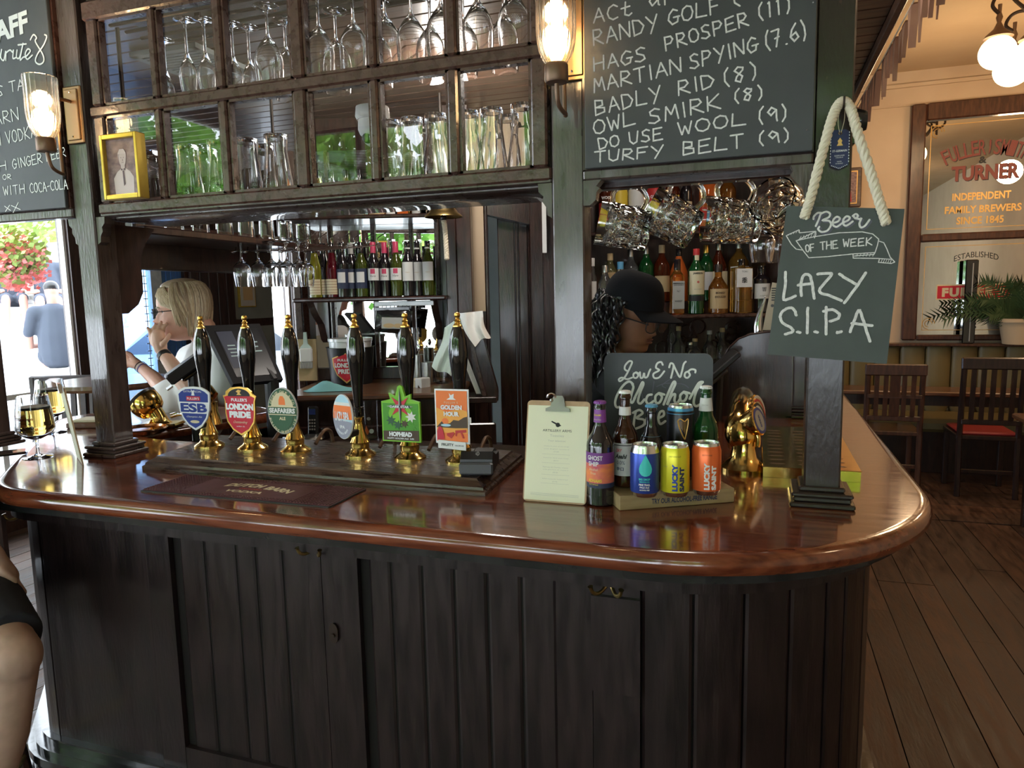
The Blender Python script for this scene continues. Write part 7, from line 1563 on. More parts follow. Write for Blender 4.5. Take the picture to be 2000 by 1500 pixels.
for k_ in range(7):
    px = 456 + k_ * 23.5; A_ = D(px + 40, 462, dpt - .35); z_ = D(px, 491, dpt).z - .004; A0 = D(px, 491, dpt); u_ = Vector((.80, -.60, 0)); A1 = A0 + Vector((.28 * math.cos(math.radians(-10)), -.20, 0)); 
    pts = [A0 + Vector((-.03, .06, .05)), A0 + Vector((-.015, .03, .0)), A0, A0 + Vector((.12, .10, .012)), A0 + Vector((.25, .20, .030)), A0 + Vector((.26, .20, .06)), A0 + Vector((.30, .21, .085))]
    part('rack_wire', B().tube(spline([tuple(p) for p in pts], 4), .0022, 6), 'chrome', rk, 1, 1)
part('cross_wire', B().tube([tuple(D(450, 486, dpt) + Vector((-.03, .06, .05))), tuple(D(612, 486, dpt) + Vector((-.03, .06, .05)))], .0025, 6), 'chrome', rk, world=1)
tg = [(0, 0), (.032, 0), (.036, .095), (.0345, .095), (.031, .008), (0, .008)]; tm0 = None
for k_ in range(7):
    y = 2.25 + k_ * .14; loc = (xr_ - .05, y, zs + .0956); lab = '%s upturned tumbler from the front on the left shelf' % NTH[k_]
    if tm0 is None: tm0 = glass_thing('tumbler', lab, 'glass', tg, loc, 'upturned tumblers on the left shelf', (PI, 0, 0))
    else: dup(tm0, loc, rot=(PI, 0, 0), label=lab)
# ---------------------------------------------------------------- whisky shelves behind the barmaid
dW = 3.3; ZH = Lz(1400, 612, dW); wa, wb_ = Lc(1152, 612, dW).x, Lc(1506, 612, dW).x
t = thing('spirit_shelves', 'dark wooden shelves of spirits behind the barmaid', 'shelves', tuple(MF @ Vector(((wa + wb_) / 2, 3.4, 0))), PHI); WS = t
bpart('front_shelf', B().bev((wa, dW - .08, ZH - .018), (wb_, dW + .30, ZH), .005), 'frame_wood', t); bpart('raised_step', B().box((wa, dW + .09, ZH), (wb_, dW + .29, ZH + .055)), 'dark_wood', t)
ZU = ZH + .385; bpart('top_shelf', B().bev((wa, dW + .06, ZU - .018), (wb_, dW + .30, ZU), .005), 'dark_wood', t)
ZL = Lz(1400, 712, 3.35); bpart('lower_shelf', B().bev((wa, dW, ZL - .02), (wb_, dW + .30, ZL), .005), 'dark_wood', t)
bpart('back_panel', B().box((wa, dW + .30, 0), (wb_, dW + .33, 2.63)), 'dark_wood', t); bpart('side_panel', B().bev((wa - .03, dW - .08, 0), (wa, dW + .33, 2.63), .004), 'dark_wood', t); bpart('side_panel', B().bev((wb_, dW - .06, 0), (wb_ + .03, dW + .33, 2.63), .004), 'dark_wood', t)
cv = B(); rc = random.Random(4)
for i in range(26): aa = rc.uniform(wa + .03, wb_ - .03); zz = rc.uniform(ZL + .05, ZH - .06); r_ = rc.uniform(.015, .04); cv.tube([(aa + r_ * math.cos(q_), dW + .298, zz + r_ * math.sin(q_)) for q_ in [2 * PI * i2 / 12 for i2 in range(12)]], .005, 5, True)
bpart('carved_scrolls', cv, 'frame_wood', t, kind='stuff')
def spirit(px, ytop, dep, z0, wpx, glass, cap, lab, labels=(), sh=(.62, .8), square=False, rn=.0135, caplen=.14, txts=()):
    p = D(px, 612, dep); H = max(.16, min(.34, D(px, ytop, dep).z - z0)); R = wpx * dep / 1386 / 2
    t = bottle('spirit_bottle', lab, 'bottle', (p.x, p.y, z0 + .0005), H, R, glass, cap, rn, sh, 'spirit bottles behind the barmaid', square, caplen, labels)
    for s_, zf_, w_, h_, m, kw in txts:
        if square: b = B(); text(b, s_, 0, zf_ * H, w_, h_, lambda a, c: Vector((a, -R * .862 - .0016, c)), **kw); part('lettering', b, m, t)
        else: btxt(t, s_, zf_ * H, w_, h_, R + .0004, m, **kw)
    return t
F1 = dW - .03; F2 = dW + .17
spirit(1156, 505, F1, ZH, 20, 'clear_spirit', 'label_white', 'pale bottle at the far left of the spirit shelf', [('label', .2, .6, 'label_white', .7, None)])
spirit(1182, 519, F1, ZH, 27, 'clear_spirit', 'steel', 'clear spirit bottle with blue lettering, left of the black cap', [('label', .15, .55, 'label_white', .35, None)], txts=[('GIN', .4, .03, .012, 'blue', {})])
spirit(1192, 496, F2, ZH + .055, 26, 'pale_spirit', 'cork', 'corked yellowish bottle behind the clear one at the left', [('label', .5, .62, 'label_tan', .5, None)])
spirit(1212, 512, F1 + .02, ZH, 22, 'clear_spirit', 'label_blue', 'clear bottle with a pale blue pourer above the black cap')
spirit(1232, 488, F2, ZH + .055, 30, 'clear_spirit', 'steel', 'clear bottle with a cream label behind the black cap', [('label', .3, .58, 'label_cream', .6, None)])
spirit(1262, 482, F2, ZH + .055, 29, 'bottle_green', 'steel', 'bright green bottle behind the top of the black cap')
spirit(1292, 480, F2, ZH + .055, 30, 'dark_rum', 'cork', 'dark amber bottle with a tan label and cork stopper', [('label', .18, .46, 'label_tan', .8, None)])
spirit(1325, 487, F2, ZH + .055, 34, 'aperol', 'bottle_black', 'bright orange aperitif bottle behind the square black-labelled whiskey', [('label', .2, .5, 'aperol', .7, None)], sh=(.5, .82))
spirit(1322, 507, F1, ZH, 31, 'whisky', 'bottle_black', 'square whiskey bottle with a grey and black label beside the cap peak', [('label', .10, .60, 'label_grey', .85, None), ('label_border', .55, .57, 'print_black', .8, None)], (.66, .78), True, .014, .28, [("JACK DANIEL'S", .53, .045, .006, 'print_black', dict(bold=.02)), ('No.7', .42, .014, .008, 'print_black', {}), ('WHISKEY', .24, .035, .008, 'print_black', dict(bold=.02))])
spirit(1359, 487, F1, ZH, 31, 'bottle_green', 'label_red', 'green whiskey bottle with a cream label and red neck', [('label', .30, .66, 'label_cream', .8, None), ('lower_label', .20, .285, 'print_black', .9, None), ('neck_label', .78, .90, 'label_cream', .5, .0142)], (.64, .80), False, .0135, .10, [('JAMESON', .62, .046, .010, 'print_black', dict(bold=.04)), ('IRISH WHISKEY', .38, .035, .005, 'print_grey', {}), ('o', .49, .010, .010, 'label_red', dict(bold=.06))])
spirit(1402, 517, F1, ZH, 37, 'whisky', 'dark_metal', 'round-shouldered amber whisky bottle with a tan label', [('label', .10, .50, 'label_tan', .8, None)], (.50, .72), False, .016, .16, [('MONKEY', .42, .045, .010, 'clip_brown', dict(bold=.03)), ('SHOULDER', .34, .052, .010, 'clip_brown', dict(bold=.03))])
spirit(1447, 507, F1, ZH, 43, 'amber', 'gloss_black', 'square pale whisky bottle with a white label and brush character', [('label', .48, .82, 'label_white', .8, None)], (.84, .86), True, .013, .22, [('TOKI', .765, .026, .008, 'print_black', {}), ('季', .60, .026, .030, 'print_black', dict(bold=.02))])
spirit(1486, 520, F1 + .02, ZH, 33, 'bottle_black', 'gloss_black', 'dark whisky bottle with a white label at the right end of the shelf', [('label', .30, .62, 'label_white', .8, None)], (.70, .8), False, .016, .14, [('HIBIKI', .36, .035, .006, 'print_grey', {}), ('響', .50, .020, .020, 'print_black', {})])
spirit(1378, 480, F2, ZH + .055, 30, 'bottle_green', 'gold', 'green bottle with white label behind the red-necked whiskey', [('label', .2, .52, 'label_white', .8, None)])
spirit(1402, 474, F2, ZH + .055, 34, 'dark_rum', 'steel', 'dark whisky bottle with a cream label behind the round-shouldered one', [('label', .18, .5, 'label_cream', .8, None)], (.48, .8))
spirit(1441, 470, F2, ZH + .055, 38, 'amber', 'steel', 'clear amber bottle with white label behind the square pale whisky', [('label', .22, .56, 'label_white', .8, None)], (.6, .8), txts=[('GLENFIDDICH', .46, .05, .008, 'print_grey', {})])
for k_, (px, w_, g, lm, s_, tm, lab) in enumerate(((1184, 30, 'dark_rum', 'label_red', 'WOOD', 'label_white', 'brown bottle with red and white lettering'), (1210, 32, 'label_yellow', 'label_yellow', 'CACTUS', 'label_red', 'bright yellow bottle'), (1243, 32, 'label_white', 'label_white', 'BACARDI', 'print_black', 'white-labelled rum bottle'), (1279, 32, 'label_red', 'label_white', 'CAMPARI', 'label_white', 'red aperitif bottle with bold white lettering'), (1312, 32, 'dark_rum', 'label_yellow', 'RUM', 'label_yellow', 'dark rum bottle with yellow lettering'), (1340, 22, 'bottle_black', 'label_cream', 'DRY', 'label_white', 'slim dark bottle'), (1384, 38, 'aperol', 'label_red', 'PINK', 'label_white', 'glowing orange-pink gin bottle'), (1420, 32, 'whisky', 'label_blue', 'TEA', 'label_white', 'orange bottle with a blue label'))):
    p = D(px, 440, dW + .16); H = .30; R = w_ * (dW + .16) / 1386 / 2
    t = bottle('spirit_bottle', lab + ' on the top spirit shelf above the mugs', 'bottle', (p.x, p.y, ZU + .0005), H, R, g, 'bottle_black', .014, (.66, .82), 'spirit bottles on the top right shelf', labels=[('label', .12, .50, lm, .85, None)])
    btxt(t, s_, .58 * H if k_ in (0, 3, 4) else .42 * H, R * 1.5, .014, R + .0004, tm, bold=.05)
for k_, (px, yt, w_, cap) in enumerate(((1312, 605, 10, 'label_white'), (1325, 637, 20, 'cork'), (1348, 668, 14, 'steel'), (1357, 661, 16, 'cork'), (1385, 645, 19, 'label_grey'), (1410, 640, 15, 'label_tan'))):
    p = D(px, 700, dW + .1 if k_ else dW + .22); H = D(px, yt, dW + .1).z - ZL; bottle('syrup_bottle', '%s small clear bottle from the left on the lower shelf beside the barmaid' % NTH[k_], 'bottle', (p.x, p.y, ZL + .0005), H, w_ * 3.4 / 1386 / 2 + .008, 'clear_spirit', cap, .011, (.42, .68), 'small bottles on the lower shelf', caplen=.12)
# ---------------------------------------------------------------- right-hand room: bench, mirrors, chairs, tables, plant
YW = 7.4
def wp(px, py, y=YW): return P(px, py, y=y)
t = thing('bench', 'long olive leather wall bench with upright padded channels', 'bench', (1.85, 6.95, 0)); x = .62; zt_ = wp(1900, 672).z
while x < 3.1:
    part('padded_channel', B().lathe([(0, .46), (.085, .47), (.098, .50), (.1025, .56), (.1025, zt_ - .05), (.095, zt_ - .012), (.07, zt_), (0, zt_)], 20, mtx=Matrix.Translation((x + .1, 7.33, 0)) @ Matrix.Diagonal((1, .45, 1, 1))), 'leather_green', t, 1, 1); x += .207
part('seat_cushion', B().bev((.6, 6.80, .36), (3.18, 7.34, .47), .03), 'leather_green', t, world=1); part('bench_base', B().box((.6, 6.86, 0), (3.18, 7.34, .36)), 'chair_dark', t, world=1); part('top_ledge', B().bev((.6, 7.22, zt_ - .01), (3.18, 7.39, zt_ + .015), .006), 'chair_wood', t, world=1)
fx0 = wp(1770, 400).x; fz0, fz1 = wp(1765, 664).z, wp(1772, 208).z; fx1 = fx0 + 1.55; ix0 = wp(1799, 400).x; mz = wp(1900, 462).z; ixm = (ix0 + fx1 - .12)
t = thing('pub_mirror', 'large wood-framed brewery mirror with arched red lettering above the bench', 'mirror', ((fx0 + fx1) / 2, 7.38, fz0)); y0_, y1_ = 7.33, 7.39
for a, c in (((fx0, fz0), (ix0, fz1)), ((fx1 - .12, fz0), (fx1, fz1)), ((ix0, fz1 - .15), (fx1 - .12, fz1)), ((ix0, fz0), (fx1 - .12, fz0 + .05)), ((ix0, mz - .035), (fx1 - .12, mz + .035))): part('frame_rail', B().bev((a[0], y0_, a[1]), (c[0], y1_, c[1]), .012), 'chair_wood', t, world=1)
for a, c in ((fz0 + .05, mz - .035), (mz + .035, fz1 - .15)): part('mirror_glass', B().box((ix0, 7.375, a), (fx1 - .12, 7.385, c)), 'mirror', t, world=1)
gl = B()
for a, c in ((fz0 + .09, mz - .075), (mz + .075, fz1 - .19)):
    for X0, Z0, X1, Z1 in ((ix0 + .045, a, ix0 + .050, c), (fx1 - .17, a, fx1 - .165, c), (ix0 + .045, a, fx1 - .165, a + .005), (ix0 + .045, c - .005, fx1 - .165, c)): gl.box((X0, 7.372, Z0), (X1, 7.3745, Z1))
for cx_, cz_ in ((ix0 + .10, fz1 - .25), (ix0 + .10, fz0 + .15)):
    for r_ in (.05, .03): gl.tube([(cx_ + r_ * math.cos(q_), 7.373, cz_ + r_ * math.sin(q_)) for q_ in [2 * PI * i / 14 * .8 for i in range(14)]], .003, 4)
part('gilt_line', gl, 'print_gold', t, world=1)
m1 = lambda a, c: Vector((a, 7.3735, c)); m2 = lambda a, c: Vector((a + .006, 7.3742, c - .006)); xc_ = wp(1918, 313).x; rb1 = B(); rb2 = B(); s_ = 'FULLER,SMITH'; Ra = .75; zc_ = wp(1918, 300).z - Ra + .05
for i, ch in enumerate(s_):
    a = math.radians(116 - 52 * (i + .5) / len(s_) + (0)); c = Vector((xc_ + .02 + Ra * math.cos(a), zc_ + Ra * math.sin(a))); ux = Vector((math.sin(a), -math.cos(a))); uz = Vector((math.cos(a), math.sin(a)))
    for bb3, mm in ((rb1, m1), (rb2, m2)): text(bb3, ch, 0, 0, .052 if ch != ',' else .015, .13, lambda p, q: mm(c.x + ux.x * p + uz.x * q, c.y + ux.y * p + uz.y * q), bold=.01)
for bb3, mm in ((rb1, m1), (rb2, m2)): text(bb3, 'TURNER', wp(1922, 337).x, wp(1922, 337).z, wp(1990, 330).x - wp(1857, 345).x, .13, mm, bold=.04)
part('shadow_lettering', rb2, 'print_black', t, world=1); part('red_lettering', rb1, 'print_maroon', t, world=1)
b = B(); text(b, '&', xc_, wp(1918, 313).z, .06, .06, m1, bold=.04); part('lettering', b, 'print_black', t, world=1)
b = B()
for s_, pa, pb2, py in (('INDEPENDENT', 1858, 1972, 383), ('FAMILY BREWERS', 1843, 1992, 408), ('SINCE 1845', 1866, 1958, 430)): b = text(B(), s_, wp((pa + pb2) / 2, py).x, wp((pa + pb2) / 2, py).z, wp(pb2, py).x - wp(pa, py).x, .065, m1, bold=.03); part('gold_lettering', b, 'print_gold', t, world=1)
b = B(); text(b, 'ESTABLISHED', wp(1905, 502).x, wp(1905, 497).z, .34, .05, m1, warp=lambda a, c: (a, c - a * a * 1.2)); text(b, 'LONDON', wp(1880, 610).x, wp(1880, 610).z, .20, .08, m1, bold=.04); text(b, 'PRIDE', wp(1885, 632).x, wp(1885, 632).z, .16, .08, m1, bold=.04); part('lettering', b, 'print_black', t, world=1)
a_ = wp(1826, 586); c_ = wp(1975, 553); part('red_plate', B().box((a_.x, 7.371, a_.z), (c_.x, 7.374, c_.z)), 'label_cream', t, world=1); part('red_field', B().box((a_.x + .01, 7.3695, a_.z + .012), (c_.x - .01, 7.371, c_.z - .012)), 'red', t, world=1); b = B(); text(b, "FULLER'S", (a_.x + c_.x) / 2, (a_.z + c_.z) / 2, (c_.x - a_.x) * .84, .085, lambda a, c: Vector((a, 7.369, c)), bold=.06, spacing=1.2); part('plate_lettering', b, 'label_cream', t, world=1)
a_ = wp(1880, 665, 7.2); c_ = wp(1914, 510, 7.2); t = thing('tall_speaker', 'tall narrow black cabinet standing on the bench ledge before the mirror', 'speaker', ((a_.x + c_.x) / 2, 7.27, zt_ + .016)); w_ = (c_.x - a_.x) / 2; part('cabinet_body', B().bev((-w_, -.05, 0), (w_, .05, c_.z - zt_), .008), 'gloss_black', t); part('corner_strip', B().bev((w_ * .05, -.056, .02), (w_ * .2, -.048, c_.z - zt_ - .03), .002), 'label_grey', t)
q0 = wp(1660, 405, 7.37); q1 = wp(1684, 326, 7.37); t = thing('framed_picture', 'small picture in a reddish wooden frame on the cream wall behind the green post', 'picture', (q0.x, 7.38, q0.z)); X0 = q0.x - .35
part('frame', B().bev((X0, 7.36, q0.z), (q1.x, 7.395, q1.z), .008), 'canopy_wood', t, world=1); part('gilt_slip', B().box((X0 + .03, 7.357, q0.z + .03), (q1.x - .035, 7.36, q1.z - .03)), 'print_gold', t, world=1); part('print', B().box((X0 + .04, 7.354, q0.z + .04), (q1.x - .043, 7.357, q1.z - .04)), 'photo_sepia', t, world=1); part('printed_figure', B().prism([(q1.x - .20, q0.z + .05), (q1.x - .08, q0.z + .05), (q1.x - .10, q0.z + .25), (q1.x - .14, q0.z + .32), (q1.x - .18, q0.z + .2)], 7.351, 7.354), 'label_red', t, world=1)
t = thing('potted_palm', 'bushy palm in a cream pot on the bench ledge in front of the mirror', 'plant', tuple(wp(1990, 666, 7.20))); H_ = .22
t.location.z = zt_ + .016; WM[t.name] = Matrix.Translation(t.location); part('pot', B().lathe([(0, 0), (.12, 0), (.155, H_ - .03), (.17, H_ - .03), (.17, H_), (.155, H_), (.14, H_ - .04), (0, H_ - .04)], 28), 'pot', t, smooth=1)
rd = random.Random(2)
for i in range(26):
    a = rd.uniform(0, 2 * PI); L_ = rd.uniform(.45, .8); el = rd.uniform(.5, 1.35); ts = [k / 9 for k in range(10)]; pts = [Vector((math.cos(a) * L_ * math.cos(el) * u_ * 1.1, -abs(math.sin(a)) * L_ * math.cos(el) * u_ * .28 - .04 * u_, H_ - .05 + L_ * math.sin(el) * u_ - .45 * L_ * u_ * u_)) for u_ in ts]
    b = B().tube(pts, [.004 - .003 * u_ for u_ in ts], 4)
    for k in range(2, 10):
        d_ = (pts[k] - pts[k - 1]).normalized(); sd = d_.cross(Vector((0, 1, 0))).normalized()
        for s2 in (-1, 1):
            for e_ in (0, .5): p = pts[k - 1].lerp(pts[k], e_); q_ = p + (sd * s2 * .9 + d_ * .7 + Vector((0, rd.uniform(-.3, .1), 0))) * (.13 * (1.1 - ts[k] * .5)); w_ = d_ * .011; b.add([p - w_, p + w_, q_], [(0, 1, 2)])
    part('palm_frond', b, 'leaf_palm', t)
def chair(loc, rz, lab, m, H=1.03, seat='chair_wood', slats=5, w=.42, lattice=False):
    t = thing('dining_chair', lab, 'chair', loc, rz, 'wooden dining chairs'); h = w / 2
    for sx in (-1, 1):
        part('leg', B().bev((sx * (h - .02) - .018, .36, 0), (sx * (h - .02) + .018, .40, .46), .003), m, t)
        part('leg', B().tube([(sx * (h - .02), -.02, 0), (sx * (h - .02), 0, .46), (sx * (h - .02), -.02, .75), (sx * (h - .02), -.05, H)], .021, 6), m, t)
    part('seat', B().bev((-h, -.01, .44), (h, .42, .475), .006), m, t)
    if seat != m: part('seat_pad', B().bev((-h + .02, .0, .475), (h - .02, .41, .50), .01), seat, t)
    part('top_rail', B().bev((-h - .005, -.068, H - .08), (h + .005, -.035, H + .01), .008), m, t); part('lower_rail', B().bev((-h + .02, -.03, .56), (h - .02, -.006, .60), .004), m, t); part('stretcher', B().bev((-h + .02, .0, .18), (h - .02, .02, .21), .003), m, t)
    for i in range(slats):
        x = -h + .05 + (w - .1) * (i + .5) / slats; wd = .016 if i != slats // 2 or not lattice else .035
        part('slat', B().prism([(-.034, .60), (-.018, .60), (-.042, H - .07), (-.058, H - .07)], x - wd, x + wd, plane='yz'), m, t)
    if lattice: part('cross_rail', B().bev((-h + .02, -.045, .74), (h - .02, -.025, .77), .003), m, t)
    return t
g = P(1790, 960, z=0); chair((g.x - .19, g.y, 0), 0, 'mid-brown slatted wooden chair seen from behind, nearest the bar corner', 'chair_wood', 1.0, slats=5, lattice=True)
g = P(1870, 968, z=0); g2 = P(1978, 975, z=0); chair(((g.x + g2.x) / 2, g.y, 0), 0, 'dark slatted chair with a red seat pad at the right', 'chair_dark', 1.06, 'red_seat', 5)
ty = P(1850, 764, z=.76).y; ty = min(max(ty, 6.1), 6.35)
def table(x0, x1, y0, y1, z, lab, m='table_wood'):
    t = thing('pub_table', lab, 'table', ((x0 + x1) / 2, (y0 + y1) / 2, 0), 0, 'pub tables'); part('tabletop', B().bev((x0, y0, z - .035), (x1, y1, z), .008), m, t, world=1); part('apron', B().box((x0 + .06, y0 + .05, z - .12), (x1 - .06, y1 - .05, z - .036)), 'chair_dark', t, world=1)
    for X in (x0 + .07, x1 - .12):
        for Y in (y0 + .06, y1 - .11): part('leg', B().bev((X, Y, 0), (X + .05, Y + .05, z - .036), .004), 'chair_dark', t, world=1)
table(.62, 2.9, 6.42, 6.78, .76, 'long brown wooden table in front of the olive bench')
g = P(1976, 806, z=.75); table(g.x, g.x + .9, g.y - .75, g.y, .75, 'brown wooden table corner at the right edge of the picture')
# hanging scroll lamp with three opal globes
gs = [(D(1948, 103, 4.6), .108), (D(1977, 136, 4.75), .112), (D(2018, 108, 4.4), .11)]; cx = D(2060, 60, 4.6)
t = thing('scroll_chandelier', 'iron scroll ceiling lamp with glowing opal globes at the top right', 'lamp', (cx.x, cx.y, cx.z)); part('stem', B().tube([(cx.x, cx.y, cx.z), (cx.x, cx.y, 3.5)], .012, 8), 'iron', t, world=1)
for k_, (g, r) in enumerate(gs):
    top_ = g + Vector((0, 0, r * .9)); d_ = (Vector((cx.x, cx.y, 0)) - Vector((g.x, g.y, 0))); L_ = d_.length; d_.normalize(); z0_ = top_.z + .16
    f = lambda a, z: tuple(Vector((g.x, g.y, z0_ + z)) + d_ * a)
    part('scroll_arm', B().tube(spline([f(0, -.02), f(-.05, .03), f(-.02, .09), f(.05, .10), f(.13, .04), f(.22, .0), f(.30, .06), f(.27, .13), f(.20, .10)], 6), .011, 8), 'iron', t, 1, 1)
    part('scroll_arm', B().tube(spline([f(.10, .06), f(.22, -.02), f(L_ * .8, .02), f(L_, .0)], 6), .010, 8), 'iron', t, 1, 1)
    part('gallery', B().lathe([(.012, .20), (.010, .15), (.020, .12), (.012, .09), (.03, .05), (.07, .015), (.085, -.005)], 20, c=tuple(top_)), 'bronze', t, 1, 1)
    gb_ = B().ball(tuple(g), r, 28, 16, (1, 1, .96)); part('globe', gb_, 'lit_globe', t, 1, 1)
for x_, y_, e_ in ((1.3, 4.6, 9), (2.4, 6.0, 12), (1.3, 6.3, 6.5)): add_light('pub_lamp_glow', 'POINT', (x_, y_, 2.75), e_, WARM, radius=.12)
add_light('pub_lamp_glow', 'POINT', (2.0, 1.6, 2.8), 6, WARM, radius=.12)
# bunting along the canopy edge
t = thing('bunting', 'row of faded brown pennants hanging along the edge of the dark canopy', 'bunting', (.49, 3.5, 2.60)); part('cord', B().tube([(.495, 2.4, 2.60), (.495, 3.0, 2.592), (.495, 3.8, 2.590), (.495, 4.6, 2.60)], .003, 5), 'rope', t, world=1)
rd = random.Random(5)
for i in range(24):
    y = 2.45 + i * .09; h_ = rd.uniform(.10, .17); part('pennant', B().prism([(y, 2.595), (y + .07, 2.595), (y + .045 + rd.uniform(-.01, .01), 2.595 - h_)], .493 + rd.uniform(0, .02), .4965 + rd.uniform(.02, .022), plane='yz'), 'bunting', t, world=1)
# ---------------------------------------------------------------- window side: chair, round table, framed print, flowers, street
c = D(112, 738, 4.6); chair((c.x, c.y, 0), math.radians(200), 'dark slatted high-backed chair by the street window behind the goblets', 'chair_dark', c.z, slats=5)
c = D(222, 742, 4.1); t = thing('poseur_table', 'small round wooden table by the window beneath the man\'s outstretched hand', 'table', (c.x, c.y, 0)); part('tabletop', B().lathe([(0, c.z - .035), (.33, c.z - .035), (.34, c.z - .02), (.335, c.z), (0, c.z)], 36), 'table_wood', t, smooth=1); part('pedestal', B().tube([(0, 0, .02), (0, 0, c.z - .035)], .035, 12), 'dark_metal', t); part('foot', B().lathe([(0, 0), (.2, 0), (.18, .025), (0, .03)], 24), 'dark_metal', t)
q = P(482, 575, x=-4.97); t = thing('framed_print', 'small gilt-framed print on the dark wall behind the wine glasses', 'picture', (-4.975, q.y, q.z)); hw_ = .12
part('frame', B().box((-4.985, q.y - hw_, q.z - .13), (-4.96, q.y + hw_, q.z + .13)), 'gilt_frame', t, world=1); part('mount', B().box((-4.96, q.y - hw_ + .012, q.z - .118), (-4.957, q.y + hw_ - .012, q.z + .118)), 'label_grey', t, world=1); part('print', B().box((-4.957, q.y - .07, q.z - .06), (-4.954, q.y + .07, q.z + .08)), 'label_tan', t, world=1)
q = D(22, 500, 6.0); t = thing('flower_basket', 'hanging basket of red flowers and green leaves outside the left window', 'flowers', tuple(q)); part('basket', B().ball((0, 0, -.05), .17, 14, 8, (1, 1, .7)), 'bronze', t, smooth=1); part('chain', B().tube([(0, 0, .05), (0, 0, 1.2)], .006, 6), 'iron', t)
b = B(); leaves(b, (0, 0, .0), .27, 800, .05, 3, (1, 1, .95)); part('leaf_mass', b, 'leaf_sun', t, kind='stuff'); b = B(); leaves(b, (-.02, .0, -.06), .29, 1200, .040, 4, (1, 1, .9)); part('blossom_mass', b, 'flower', t, kind='stuff')
b = B(); leaves(b, tuple(D(60, 446, 7.5)), .6, 700, .07, 9, (1.3, 1.3, .16)); single('ivy_fringe', b, 'leaf_sun', 'fringe of leaves along the top of the left street window', 'plant', kind='stuff')
q = D(138, 705, 10.0) + (MF @ Vector((2.1, .4, 0))); t = thing('parked_car', 'silver car with a red tail lamp in the street behind the left post', 'car', (q.x, q.y, -.06), PHI)
part('car_body', B().prism([(-2.1, .25), (-2.1, .75), (-1.9, .9), (-1.2, .95), (-.7, 1.38), (.8, 1.42), (1.4, .98), (2.1, .88), (2.15, .3)], -.82, .82), 'car_paint', t); part('windows', B().prism([(-1.15, .98), (-.66, 1.34), (.76, 1.37), (1.25, 1.0)], -.83, .83), 'car_glass', t)
for sx in (-1.35, 1.35):
    for sy in (-.75, .75): part('wheel', B().lathe([(0, -.09), (.30, -.09), (.33, -.05), (.33, .05), (.30, .09), (0, .09)], 24, mtx=Matrix.Translation((sx, sy, .33)) @ Matrix.Rotation(PI / 2, 4, 'X')), 'plastic_black', t)
for sy in (-.7, .7): part('tail_lamp', B().bev((-2.13, sy - .12, .62), (-2.08, sy + .12, .86), .01), 'red_lamp', t)
part('number_plate', B().box((-2.125, -.25, .45), (-2.105, .25, .56)), 'label_yellow', t)
# ---------------------------------------------------------------- figures
def solid(b, voxel, smooth=2):
    """join overlapping rounded volumes into one continuous skin"""
    me = mesh_from('tmp', b, None); o = bpy.data.objects.new('tmp', me); COL.objects.link(o)
    r = o.modifiers.new('r', 'REMESH'); r.mode = 'VOXEL'; r.voxel_size = voxel; s = o.modifiers.new('s', 'SMOOTH'); s.iterations = smooth; s.factor = .6
    dg = bpy.context.evaluated_depsgraph_get(); e = o.evaluated_get(dg); m2 = bpy.data.meshes.new_from_object(e); nb = B(); nb.v = [v.co.copy() for v in m2.vertices]; nb.f = [tuple(p.vertices) for p in m2.polygons]
    bpy.data.objects.remove(o); bpy.data.meshes.remove(m2); return nb
def cap(b, pts, rs, n=12):
    """tapered limb through joints with rounded ends"""
    pts = [Vector(p) for p in pts]; b.tube(pts, rs, n)
    for p, r in zip(pts, rs): b.ball(tuple(p), r, n, 8)
    return b
ZS_ = [-.012, 0, .012, .028, .040, .052, .064, .078, .095, .112, .125, .145, .165, .185, .205, .220, .230]
FRo = [.040, .074, .084, .083, .087, .087, .087, .088, .087, .084, .090, .091, .087, .077, .058, .034, .004]
BKo = [.030, .045, .055, .062, .068, .074, .080, .088, .094, .098, .100, .102, .102, .098, .086, .064, .030]
HWo = [.034, .046, .053, .058, .061, .063, .065, .068, .071, .073, .075, .077, .076, .072, .060, .042, .018]
def interp(z, T):
    if z <= ZS_[0]: return T[0]
    for i in range(len(ZS_) - 1):
        if z <= ZS_[i + 1]: u = (z - ZS_[i]) / (ZS_[i + 1] - ZS_[i]); return T[i] * (1 - u) + T[i + 1] * u
    return T[-1]
def hpt(a, z, grow=0.0, nose=1.0):
    """point of the head surface; a = 0 is straight ahead (-Y)"""
    f, k, w = interp(z, FRo), interp(z, BKo), interp(z, HWo); aa = (a + PI) % (2 * PI) - PI
    g = lambda x, s: math.exp(-(x / s) ** 2)
    f += nose * (.024 * g(z - .074, .010) * g(aa, .17) + .014 * g(z - .092, .016) * g(aa, .13) + .006 * g(z - .044, .006) * g(aa, .30) + .0055 * g(z - .055, .005) * g(aa, .28) - .006 * g(z - .049, .0025) * g(aa, .30) + .005 * g(z - .012, .012) * g(aa, .3))
    f -= nose * (.010 * g(z - .110, .012) * (g(aa - .40, .17) + g(aa + .40, .17)))
    f += .004 * g(z - .126, .008) * g(abs(aa) - .35, .3)
    e = 1.0; ca, sa = math.cos(aa), math.sin(aa); y = -(f if ca > 0 else k) * abs(ca) ** .92 * (1 if ca > 0 else -1); x = w * (1 if sa > 0 else -1) * abs(sa) ** .92
    r = math.hypot(x, y) or 1e-6; return Vector((x * (1 + grow / r), y * (1 + grow / r), z))
def head_b(nose=1.0, nz=64, na=56):
    b = B()
    for j in range(nz + 1):
        z = -.012 + .242 * j / nz
        for i in range(na): b.v.append(hpt(2 * PI * i / na, z, 0, nose))
    for j in range(nz):
        for i in range(na): k = (i + 1) % na; b.f.append((j * na + i, j * na + k, (j + 1) * na + k, (j + 1) * na + i))
    b.f.append(tuple(reversed(range(na)))); b.f.append(tuple(range(nz * na, (nz + 1) * na))); return b
